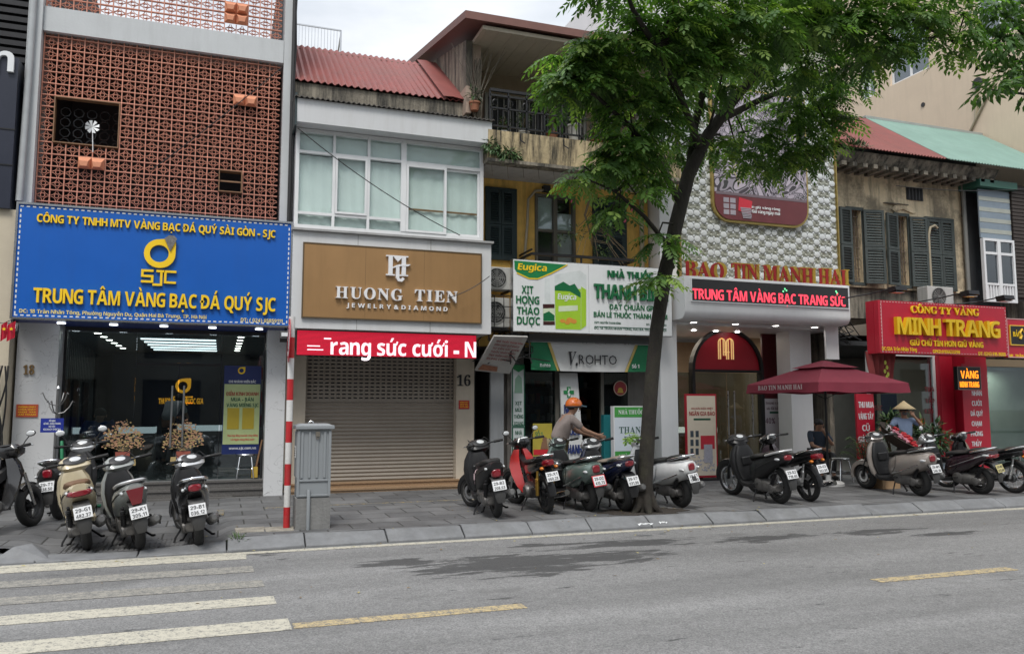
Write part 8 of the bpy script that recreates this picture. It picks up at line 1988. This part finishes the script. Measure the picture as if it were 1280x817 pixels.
def tree(name, label, trunk, limbs, clumps, root, L=.42, dens=1.0, group=None):
    s = thing(name, label, 'tree', root, group=group)
    mb = MB()
    pts, rs = trunk; mb.tube(pts, rs, 14)
    # root flare
    for k in range(6):
        a = k*1.05+.3; mb.tube([pts[0]+Vector((.05*math.cos(a),.05*math.sin(a),.32)), pts[0]+Vector((.12*math.cos(a),.12*math.sin(a),.10)), pts[0]+Vector((.27*math.cos(a),.25*math.sin(a),-.03))], [.07,.065,.025], 8)
    ends = []
    t = mb.build('trunk', M_bark, s, smooth=60)
    mb = MB()
    for pp, rr in limbs: mb.tube(pp, rr, 9); ends += [Vector(q) for q in pp[len(pp)//2:]]
    ends += list(pts[len(pts)*2//3:])
    cm = MB()
    for (c, rad, n) in clumps:
        c = Vector(c); near = min(ends, key=lambda e: (e-c).length)
        mid = (near+c)/2+Vector((random.uniform(-.1,.1),random.uniform(-.1,.1),.12))
        r0 = min(.045,.012+.012*(c-near).length); mb.tube([near,mid,c], [r0,r0*.7,.010], 6)
        n = max(3,int(n*dens))
        for k in range(n):
            while True:
                q = Vector((random.uniform(-1,1),random.uniform(-1,1),random.uniform(-1,1)))
                if q.length < 1: break
            p = c+Vector((q.x*rad[0],q.y*rad[1],q.z*rad[2]))
            out = Vector((q.x,q.y,q.z*.4))+Vector((random.uniform(-.35,.35),random.uniform(-.35,.35),0)); out.z = out.z*.3-.10
            if out.length < .05: out = Vector((1,0,0))
            if k % 6 == 0: mb.tube([c,(c+p)/2+Vector((0,0,.04)),p], [.009,.006,.003], 4)
            spray(cm, p, out.normalized(), random.choice((3,4,4,5)), L*random.uniform(.8,1.15))
    mb.build('branches', M_bark, s, smooth=60)
    cm.build('crown', LM, s)
    return s
def V3(px, py, Y): x, z = P(px,py,Y); return Vector((x,Y,z))
tp = [Vector((TREE_X,TREE_Y,.12)), V3(806,600,10.26), V3(810,540,10.25), V3(815,470,10.25), V3(821,410,10.26), V3(832,340,10.3), V3(845,280,10.35), V3(860,220,10.4), V3(884,170,10.4)]
tr = [.135,.112,.104,.100,.098,.102,.108,.105,.090]
limbs = [([V3(884,170,10.4),V3(915,128,10.3),V3(955,80,10.1),V3(1000,30,9.8),V3(1050,-20,9.5)],[.095,.080,.062,.045,.02]),
         ([V3(862,215,10.4),V3(868,160,10.7),V3(885,90,10.9),V3(890,20,11.0),V3(880,-60,11.0)],[.07,.062,.05,.04,.02]),
         ([V3(900,150,10.4),V3(950,125,10.9),V3(1000,105,11.2),V3(1050,75,11.2),V3(1110,50,11.0)],[.06,.05,.04,.03,.015]),
         ([V3(850,255,10.4),V3(825,205,10.1),V3(790,160,9.8),V3(745,120,9.6),V3(700,95,9.5)],[.055,.045,.035,.025,.012]),
         ([V3(875,185,10.4),V3(850,120,9.6),V3(820,60,9.0),V3(790,10,8.6),V3(770,-50,8.4)],[.06,.05,.04,.03,.015]),
         ([V3(838,310,10.3),V3(805,270,10.0),V3(770,240,9.9),V3(730,222,9.8)],[.04,.03,.02,.01]),
         ([V3(1000,30,9.8),V3(1070,20,9.4),V3(1140,25,9.2),V3(1195,55,9.1)],[.04,.03,.022,.012])]
def cl(px, py, rx, ry, Y, n, ry3=None):
    c = V3(px,py,Y); k = (c-Vector((0,0,EYE))).length/F_PX
    return (c, (rx*k, ry3 or max(.35,rx*k*.9), ry*k), n)
clumps = [cl(712,94,24,14,9.6,8),cl(702,112,16,8,9.7,4),cl(715,70,28,16,9.5,8),cl(742,58,26,16,9.4,8),cl(740,106,30,18,9.7,11),cl(765,95,36,30,9.5,16),cl(788,145,30,20,9.8,12),
    cl(785,192,26,14,9.9,8),cl(760,203,12,5,9.9,2),cl(738,214,10,4,9.9,2),cl(718,224,5,3,9.9,1),cl(786,190,34,24,10.0,13),cl(795,243,16,6,10.0,3),cl(774,260,10,4,10.0,2),cl(760,272,5,3,10.0,1),cl(812,222,18,10,10.1,4),cl(812,150,30,26,9.9,11),
    cl(790,40,38,34,9.2,18),cl(835,20,40,28,9.0,16),cl(830,80,40,34,9.4,18),cl(870,55,40,34,9.6,16),cl(860,115,32,28,10.9,10),cl(895,25,44,30,9.3,16),cl(905,80,40,30,9.5,14),
    cl(945,25,44,30,9.2,16),cl(935,70,38,28,10.8,12),cl(990,15,44,28,9.3,16),cl(985,70,40,26,10.0,14),cl(1035,25,44,30,9.4,16),cl(1030,75,38,24,10.4,13),cl(1075,50,38,26,9.6,12),
    cl(930,165,34,22,11.4,9),cl(965,195,32,16,11.5,9),cl(1000,175,32,18,11.4,9),cl(975,140,34,24,11.2,11),cl(1020,130,34,24,11.3,12),cl(1040,165,26,18,11.3,8),cl(1055,110,28,20,11.0,9),cl(1000,200,24,8,11.5,6),cl(915,188,22,10,11.2,4),
    cl(925,200,26,10,11.4,5),cl(1085,20,40,26,9.3,13),cl(1125,28,36,20,9.2,8),cl(1165,12,36,18,9.1,8),cl(1165,48,26,8,9.2,3),cl(1195,52,20,10,9.1,4),cl(1092,68,18,10,9.4,4),cl(1205,20,22,16,9.0,5),cl(890,180,22,16,10.9,4),cl(845,185,20,18,10.7,4),
    cl(780,-40,60,36,8.6,18),cl(870,-50,60,36,9.0,18),cl(970,-50,60,36,9.0,18),cl(1070,-45,60,36,9.0,16),cl(900,-120,80,40,9.6,18),cl(1020,-130,80,40,9.6,16),cl(1160,-40,50,30,8.8,10),  # unseen clumps above the view, added to shade what lies below
    cl(820,300,22,10,10.1,3),cl(820,352,16,8,10.1,3)]
street = tree('street_tree', 'leaning street tree with feathery leaves rising between the scooters at the kerb', (tp,tr), limbs, clumps, (TREE_X,TREE_Y,.13), dens=1.55)
# sprouts low on the trunk
mb = MB(); random.seed(5)
for k in range(5):
    p = V3(800-random.uniform(0,6),548+random.uniform(-4,8),10.1); a = random.uniform(2.5,3.6)
    mb.mi = 1 if k%2 else 2; frond(mb, p, Vector((math.cos(a),-.5,random.uniform(.1,.7))), .30, 5, .05, .8, Vector((0,0,1)))
for (px_, py_) in ((822,300),(838,312),(830,352),(812,362),(845,300),(826,345)):
    p = V3(px_,py_,10.15)
    for k in range(2): mb.mi = 1+k%2; a = random.random()*6.28; frond(mb, p, Vector((math.cos(a),math.sin(a)*.6-.2,random.uniform(-.2,.4))), .40, 7, .035, 1.0, Vector((0,0,1)))
mb.build('trunk_sprouts', LM, street)
# neighbouring tree, its trunk just outside the frame at the right; broad simple leaves
s = thing('broadleaf_tree', 'darker broad leaved tree reaching in above the green tin roof', 'tree', (14.6,9.95,.13)); random.seed(12)
mb = MB(); mb.tube([(14.6,9.95,.1),(14.55,9.9,2),(14.5,9.8,4),(14.3,9.6,6.0),(14.0,9.3,7.5)], [.2,.17,.15,.13,.08], 12); mb.build('trunk', M_bark, s, smooth=60)
mb = MB(); cmn = MB()
for (px_, py_, rx, ry, Y, n) in ((1262,20,30,30,9.2,330),(1285,60,40,30,9.2,330),(1245,60,18,14,9.1,120),(1262,95,26,12,9.1,170),(1238,112,14,9,9.0,75),(1300,105,30,20,9.2,160),(1310,10,40,40,9.4,300),(1240,5,20,12,9.2,110),(1350,40,60,60,9.8,300)):
    c = V3(px_,py_,Y); k_ = (c-Vector((0,0,EYE))).length/F_PX; mb.tube([(14.2,9.5,6.6),(c+Vector((14.2,9.5,6.6)))/2+Vector((0,0,.15)),c], [.05,.03,.01], 6)
    for k in range(n):
        while True:
            q = Vector((random.uniform(-1,1),random.uniform(-1,1),random.uniform(-1,1)))
            if q.length < 1: break
        p = c+Vector((q.x*rx*k_,q.y*.5,q.z*ry*k_)); cmn.mi = random.choice((0,0,0,0,1)); leaf(cmn, p, q+Vector((random.uniform(-.6,.6),random.uniform(-.6,.6),-.5)), random.uniform(.12,.2), .075, Vector((random.uniform(-.4,.4),random.uniform(-.4,.4),1)))
mb.build('branches', M_bark, s, smooth=60); cmn.build('crown', LM, s)
# ================================================================ PEOPLE
M_skin = mat('skin', (.36,.20,.13), .55, var=.08, scale=20); M_hair = mat('black_hair', (.012,.010,.009), .5)
def skin(name, J, E_, m, par, root='pelvis', sub=2):
    names = list(J); me = bpy.data.meshes.new(name)
    me.from_pydata([J[n][:3] for n in names], [(names.index(a), names.index(b)) for a, b in E_], [])
    me.materials.append(m); o = bpy.data.objects.new(name, me); COL.objects.link(o)
    sk = o.modifiers.new('skin', 'SKIN'); sk.use_smooth_shade = True
    if not me.skin_vertices: me.attributes.new if False else None
    lay = me.skin_vertices[0].data
    for i, n in enumerate(names):
        r = J[n][3]; lay[i].radius = (r if isinstance(r, tuple) else (r, r)); lay[i].use_root = (n == root)
    sb = o.modifiers.new('sub', 'SUBSURF'); sb.levels = sub; sb.render_levels = sub
    o.parent = par; return o
def hand(J, E_, wrist, palm, dirv, side, tag_, curl=.5):
    p = Vector(J[palm][:3]); d = Vector(dirv).normalized(); s_ = Vector(side).normalized(); dn = d.cross(s_).normalized()
    for k, L in enumerate((.075,.085,.08,.062)):
        b = p + d*.035 + s_*(.027-.018*k); m_ = b + d*L*.55 - dn*L*.15*curl; t = m_ + d*L*.4*(1-curl*.6) - dn*L*.5*curl
        for nm, q, r in ((f'{tag_}f{k}a', b, .0095), (f'{tag_}f{k}b', m_, .0085), (f'{tag_}f{k}c', t, .0070)): J[nm] = (*q, r)
        E_ += [(palm, f'{tag_}f{k}a'), (f'{tag_}f{k}a', f'{tag_}f{k}b'), (f'{tag_}f{k}b', f'{tag_}f{k}c')]
    b = p + s_*.035 - d*.005; t = b + (d*.7+s_*.6).normalized()*.045
    J[tag_+'t1'] = (*b, .011); J[tag_+'t2'] = (*t, .009); E_ += [(palm, tag_+'t1'), (tag_+'t1', tag_+'t2')]
def person(label, loc, rotz, J, shirt, trousers, scale=1.0, sleeves=('lel','rel'), hands=True, longl=True, shoes=True, hair=True, hdir=None, side=(0,0,1)):
    """J: joints in local coordinates (facing +x): pelvis belly chest neck head lsh lel lwr rsh rel rwr lhip lkn lan ltoe rhip ..."""
    par = thing('person', label, 'person', loc, (0,0,rotz)); par.scale = (scale,)*3
    R_ = dict(pelvis=(.12,.14), belly=(.10,.125), chest=(.105,.15), neck=.052, jaw=.062, head=.088, crown=.070, lsh=.052, rsh=.052, lel=.040, rel=.040, lwr=.026, rwr=.026, lpa=(.024,.034), rpa=(.024,.034), lhip=.088, rhip=.088, lkn=.056, rkn=.056, lan=.038, ran=.038, ltoe=.032, rtoe=.032)
    jj = {n: (*p, R_[n]) for n, p in J.items() if n in R_}
    E_ = [('pelvis','belly'),('belly','chest'),('chest','neck'),('neck','jaw'),('jaw','head'),('head','crown'),('chest','lsh'),('chest','rsh'),('lsh','lel'),('lel','lwr'),('lwr','lpa'),('rsh','rel'),('rel','rwr'),('rwr','rpa'),
          ('pelvis','lhip'),('pelvis','rhip'),('lhip','lkn'),('lkn','lan'),('lan','ltoe'),('rhip','rkn'),('rkn','ran'),('ran','rtoe')]
    for sd in 'lr':
        v = Vector(J[sd+'wr'])-Vector(J[sd+'el']); v.normalize(); jj[sd+'pa'] = (*(Vector(J[sd+'wr'])+v*.055), R_[sd+'pa'])
    eb = list(E_)
    for sd in 'lr':
        v = Vector(jj[sd+'pa'][:3])-Vector(J[sd+'wr']); sv = Vector(side); 
        if abs(v.normalized().dot(sv)) > .9: sv = Vector((1,0,0))
        sv = (sv - v.normalized()*sv.dot(v.normalized())); hand(jj, eb, sd+'wr', sd+'pa', v, sv, sd)
    skin('body', jj, eb, M_skin, par)
    # shirt
    sj = {n: jj[n] for n in ('pelvis','belly','chest')}
    sj['pelvis'] = (*J['pelvis'], (.140,.165)); sj['belly'] = (*J['belly'], (.128,.150)); sj['chest'] = (*J['chest'], (.130,.168)); 
    nk = Vector(J['chest'])+(Vector(J['neck'])-Vector(J['chest']))*.72; sj['col'] = (*nk, .075); se = [('pelvis','belly'),('belly','chest'),('chest','col')]
    for sd in 'lr':
        sj[sd+'sh'] = (*J[sd+'sh'], .072); e = Vector(J[sd+'sh'])+(Vector(J[sd+'el'])-Vector(J[sd+'sh']))*.85; sj[sd+'el'] = (*e, .060); se += [('chest',sd+'sh'),(sd+'sh',sd+'el')]
    skin('shirt', sj, se, shirt, par)
    tj = {'pelvis': (*J['pelvis'], (.132,.155))}; te = []
    for sd in 'lr':
        tj[sd+'hip'] = (*J[sd+'hip'], .100); tj[sd+'kn'] = (*J[sd+'kn'], .070); tj[sd+'an'] = (*(Vector(J[sd+'kn'])+(Vector(J[sd+'an'])-Vector(J[sd+'kn']))*(.93 if longl else .1)), .055); te += [('pelvis',sd+'hip'),(sd+'hip',sd+'kn'),(sd+'kn',sd+'an')]
    skin('trousers', tj, te, trousers, par)
    for sd in 'lr':
        a = Vector(J[sd+'an']); t = Vector(J[sd+'toe']); d = (t-a); d.z = 0; d.normalize() if d.length > 0 else None
        mb = MB(); c = a+d*.06; mb.ell((c.x,c.y,a.z-.035),(.125,.048,.045),12,6); o = mb.build('shoe', M_plastic, None, smooth=60); o.parent = par
    # face and hair
    h = Vector(J['head']); f = hdir or Vector((1,0,0)); f = Vector(f).normalized(); sd_ = f.cross(Vector((0,0,1))).normalized(); up = sd_.cross(f).normalized()
    mb = MB(); mb.ell(tuple(h+f*.098-up*.025),(.016,.016,.022),8,5); o = mb.build('nose', M_skin, None, smooth=60); o.parent = par
    for sg in (-1,1):
        mb = MB(); mb.ell(tuple(h+f*.084+sd_*.034*sg+up*.008),(.012,.013,.008),8,5); o = mb.build('eye', M_ink, None, smooth=60); o.parent = par
        mb = MB(); mb.ell(tuple(h+sd_*.092*sg-up*.01),(.018,.012,.03),8,5); o = mb.build('ear', M_skin, None, smooth=60); o.parent = par
    mb = MB(); mb.ell(tuple(h+f*.086-up*.058),(.012,.024,.006),8,4); o = mb.build('mouth', mat('lips', (.26,.10,.08), .5) if 'lips' not in bpy.data.materials else bpy.data.materials['lips'], None, smooth=60); o.parent = par
    if hair:
        mb = MB(); c = h-f*.018+up*.035; n = 14; vs = []; fs = []
        mb.ell(tuple(c),(.098,.098,.092),14,8); mb.v = [tuple(p) for p in mb.v]; o = mb.build('hair', M_hair, None, smooth=60); o.parent = par
    return par
def base(lean=0):
    J = dict(pelvis=(0,0,.92), belly=(.0,0,1.05), chest=(.0,0,1.24), neck=(0.01,0,1.41), jaw=(.03,0,1.47), head=(.03,0,1.54), crown=(.02,0,1.60), lsh=(0,.17,1.35), rsh=(0,-.17,1.35), lel=(-.02,.23,1.08), rel=(-.02,-.23,1.08), lwr=(.08,.24,.86), rwr=(.08,-.24,.86),
             lhip=(0,.09,.86), rhip=(0,-.09,.86), lkn=(.03,.10,.48), rkn=(.03,-.10,.48), lan=(-.01,.10,.09), ran=(-.01,-.10,.09), ltoe=(.13,.11,.04), rtoe=(.13,-.11,.04))
    return J
# man with the orange helmet, bending forward to the scooter's grip
J = base(); J.update(pelvis=(-.08,0,.90), belly=(-.04,0,1.02), chest=(.05,0,1.19), neck=(.13,0,1.34), jaw=(.17,0,1.39), head=(.18,0,1.455), crown=(.18,0,1.51), lsh=(.07,.18,1.29), rsh=(.09,-.18,1.29), lel=(.28,.20,1.08), rel=(.30,-.17,1.10), lwr=(.53,.16,1.00), rwr=(.54,-.12,1.02), lhip=(-.08,.1,.84), rhip=(-.08,-.1,.84), lkn=(-.02,.12,.47), rkn=(.02,-.12,.47), lan=(-.1,.12,.09), ran=(-.08,-.12,.09), ltoe=(.05,.12,.04), rtoe=(.06,-.12,.04))
man = person('man in an orange helmet, grey shirt and khaki trousers gripping a parked scooter', (5.04,11.75,.14), R(-8), J, mat('taupe_grey_shirt', (.27,.225,.205), .85, var=.1, scale=9, bump=.2, bscale=30), mat('khaki_trousers', (.22,.18,.11), .85, var=.1), hair=True)
h = Vector(J['head']); mb = MB()
prof = [(.135*math.sin(t*math.pi/12), .125*math.cos(t*math.pi/12)) for t in range(0,8)]
mb.lathe([(r_, z) for r_, z in prof][::-1], (h.x,h.y,h.z+.035), 'z', 20); M_helm = mat('orange_helmet_shell', (.75,.16,.015), .25, coat=.6, var=.04)
o = mb.build('helmet', M_helm, None, smooth=60); o.parent = man; o.modifiers.new('sol','SOLIDIFY').thickness = .012
mb = MB(); mb.hexa([(h.x+.10,-.09,h.z+.025),(h.x+.20,-.06,h.z+.005),(h.x+.20,.06,h.z+.005),(h.x+.10,.09,h.z+.025),(h.x+.10,-.09,h.z+.04),(h.x+.20,-.06,h.z+.018),(h.x+.20,.06,h.z+.018),(h.x+.10,.09,h.z+.04)]); p_ = mb.build('helmet_peak', mat('blue_grey_peak', (.12,.22,.28), .4), None); p_.parent = man
mb = MB(); mb.lathe([(.134,-.012),(.139,-.004),(.139,.010),(.134,.016)], (h.x,h.y,h.z+.005), 'z', 20); p_ = mb.build('helmet_band', M_plastic, None, smooth=60); p_.parent = man
# woman with the conical hat, a flat basket of flowers on her arm, other hand raised to her hat
J = base(); J.update(lsh=(0,.155,1.34), rsh=(0,-.155,1.34), lel=(.10,.33,1.22), lwr=(.16,.16,1.42), rel=(.04,-.32,1.16), rwr=(.18,-.50,1.14), neck=(.01,0,1.40))
wx, wy = 12.62, 12.45
woman = person('woman in a conical straw hat and pale blue shirt carrying a flower basket', (wx,wy,.14), R(-118), J, mat('pale_blue_shirt', (.21,.28,.42), .85, var=.1, scale=10, bump=.2, bscale=30), mat('black_trousers', (.012,.012,.014), .8), scale=.90)
h = Vector(J['head']); mb = MB(); mb.lathe([(.235,-.03),(.12,.055),(.012,.145),(0,.147)], (h.x,h.y,h.z+.07), 'z', 26); o = mb.build('conical_hat', mat('straw_hat', (.55,.43,.24), .7, var=.08, scale=40), None, smooth=30); o.parent = woman; o.modifiers.new('sol','SOLIDIFY').thickness = .006
mb = MB(); mb.ell((h.x+.045,h.y,h.z-.05),(.06,.062,.045),12,6); o = mb.build('face_mask', mat('grey_mask', (.16,.16,.17), .8), None, smooth=60); o.parent = woman
bk = thing('flower_basket', 'wide flat dark wicker basket of red and pink flowers on the woman\'s arm', 'basket', (12.05,11.95,1.0))
M_wick = mat('dark_wicker', (.06,.045,.035), .85, var=.4, scale=30, bump=.6, bscale=60)
bc_ = Vector((12.02,11.97,1.03)); tilt = Matrix.Rotation(R(-16), 4, 'Y') @ Matrix.Rotation(R(12), 4, 'X')
tilt = Matrix.Rotation(R(18), 4, 'Y') @ Matrix.Rotation(R(30), 4, 'X')
mb = MB(); mb.lathe([(0,-.16),(.20,-.15),(.34,-.06),(.42,.03),(.44,.05),(.42,.055),(.33,-.03),(.19,-.12),(0,-.13)], (0,0,0), 'z', 28); mb.v = [tuple(bc_+(tilt @ Vector(p))) for p in mb.v]; o = mb.build('basket_bowl', M_wick, bk, smooth=40)
mf = [mat('red_blossom', (.45,.012,.02), .6), mat('pink_blossom', (.55,.22,.28), .6), mat('white_wrap', (.6,.6,.57), .6), M_leafs[1]]
random.seed(4); mb = MB()
for k in range(70):
    a = random.random()*6.28; r_ = .36*math.sqrt(random.random()); p = Vector((r_*math.cos(a), r_*math.sin(a), .0+.05*random.random()))
    mb.mi = 0 if p.x > .05 else (1 if p.x > -.12 else random.choice((3,3,2,1)))
    c = bc_+(tilt @ p); q = random.uniform(.025,.045)
    if mb.mi == 3: leaf(mb, c, Vector((random.uniform(-1,1),random.uniform(-1,1),.5)), .12, .05)
    else: mb.ell(tuple(c), (q,q,q*.8), 7, 4)
mb.build('flowers', mf, bk, smooth=60)
mb = MB(); mb.mi = 0; c = bc_+(tilt @ Vector((.34,-.12,.02)))
mb.add([tuple(c), tuple(c+Vector((.14,-.02,.05))), tuple(c+Vector((.10,-.03,-.12))), tuple(c+Vector((.02,-.03,-.10)))], [(0,1,2,3),(3,2,1,0)]); mb.build('paper_wrap', mf[2], bk)
# seated man by the honeycomb shop
J = base(); J.update(pelvis=(0,0,.48), belly=(.01,0,.62), chest=(.05,0,.82), neck=(.08,0,.98), jaw=(.11,0,1.03), head=(.12,0,1.10), crown=(.11,0,1.16), lsh=(.06,.18,.92), rsh=(.06,-.18,.92), lel=(.20,.24,.68), rel=(.22,-.20,.68), lwr=(.22,.06,.94), rwr=(.34,-.04,.62), lhip=(.05,.10,.47), rhip=(.05,-.10,.47), lkn=(.42,.14,.50), rkn=(.42,-.14,.50), lan=(.44,.12,.09), ran=(.40,-.12,.09), ltoe=(.56,.12,.04), rtoe=(.52,-.12,.04))
person('man in a dark blue shirt sitting with hand at chin by the white pillar', (11.60,13.75,.14), R(-105), J, mat('slate_blue_shirt', (.035,.05,.075), .85, var=.1), M_plastic)
s = thing('stool', 'low dark plastic stool under the seated man in dark blue', 'stool', (11.60,13.77,.14))
MB().box(11.43,11.77,13.62,13.94,.42,.46).build('seat', M_plastic, s, bevel=.01)
for sx in (-1,1):
    for sy in (-1,1): mb = MB(); mb.bar((11.60+sx*.13,13.78+sy*.12,.42),(11.60+sx*.17,13.78+sy*.16,.14),.03); mb.build('leg', M_plastic, s)
# two people inside the gold shop
J = base(); J.update(pelvis=(0,0,.48), belly=(.01,0,.62), chest=(.06,0,.82), neck=(.12,0,.97), jaw=(.17,0,1.0), head=(.19,0,1.06), crown=(.19,0,1.12), lsh=(.07,.19,.92), rsh=(.07,-.19,.92), lel=(.18,.28,.68), rel=(.18,-.28,.68), lwr=(.40,.12,.66), rwr=(.40,-.12,.66), lhip=(.05,.10,.47), rhip=(.05,-.10,.47), lkn=(.42,.14,.50), rkn=(.42,-.14,.50), lan=(.40,.12,.09), ran=(.40,-.12,.09), ltoe=(.54,.12,.04), rtoe=(.54,-.12,.04))
person('man in a bright blue shirt sitting behind the gold shop glass', (-2.0,15.6,.40), R(-75), J, mat('cobalt_shirt', (.01,.055,.22), .8, var=.1), M_plastic)
s = thing('stool', 'dark stool under the man in bright blue inside the gold shop', 'stool', (-2.0,15.6,.4)); MB().box(-2.2,-1.8,15.42,15.8,.66,.70).build('seat', M_plastic, s); MB().box(-2.05,-1.95,15.56,15.66,.4,.66).build('pedestal', M_steel, s)
J = base(); J.update(pelvis=(-.12,0,.92), belly=(-.04,0,1.04), chest=(.12,0,1.18), neck=(.26,0,1.29), jaw=(.31,0,1.31), head=(.35,0,1.36), crown=(.37,0,1.41), lsh=(.15,.17,1.27), rsh=(.15,-.17,1.27), lel=(.28,.2,1.03), rel=(.28,-.2,1.03), lwr=(.46,.12,.98), rwr=(.46,-.12,.98))
person('person in a white shirt leaning over the far counter inside the gold shop', (-1.02,18.3,.40), R(60), J, mat('white_shirt', (.45,.46,.48), .8), M_plastic)
for (xa, xb, y0, lab) in ((-2.6,-1.2,17.0,'glass display counter behind the man in bright blue inside the gold shop'),(-.5,.65,18.2,'glass display counter behind the price poster inside the gold shop'),(-1.15,-.55,19.3,'far glass display counter behind the leaning person')):
    s = thing('display_counter', lab, 'counter', ((xa+xb)/2,y0,.4), group='display counters in the gold shop'); box('cabinet', mat('grey_counter', (.20,.20,.21), .5) if 'grey_counter' not in bpy.data.materials else bpy.data.materials['grey_counter'], s, xa,xb,y0,y0+.5,.4,1.1); box('lit_top', mat('lit_counter', (.6,.62,.62), .3, var=0, emit=(.85,.95,1), estr=.35) if 'lit_counter' not in bpy.data.materials else bpy.data.materials['lit_counter'], s, xa,xb,y0-.01,y0+.5,1.102,1.22); box('glass_top', M_glass, s, xa,xb,y0-.01,y0+.5,1.222,1.235)

hm = thing('helmet', 'black helmet hanging from the hook of the grey green retro scooter', 'helmet', (4.80,11.2,.75))
mb = MB(); prof = [(.125*math.sin(t*math.pi/12), .12*math.cos(t*math.pi/12)) for t in range(0,9)]; mb.lathe(prof[::-1], (4.72,11.22,.72), 'z', 18); o = mb.build('shell', B_black, hm, smooth=60); o.modifiers.new('sol','SOLIDIFY').thickness = .012
mb = MB(); mb.lathe([(.118,.0),(.127,.01),(.127,.03),(.118,.04)], (4.72,11.22,.66), 'z', 18); mb.build('rim', M_plastic, hm, smooth=60)
mb = MB(); mb.tube([(4.72,11.11,.70),(4.74,11.12,.58),(4.72,11.22,.54),(4.72,11.33,.70)], .007, 5); mb.build('strap', M_plastic, hm)
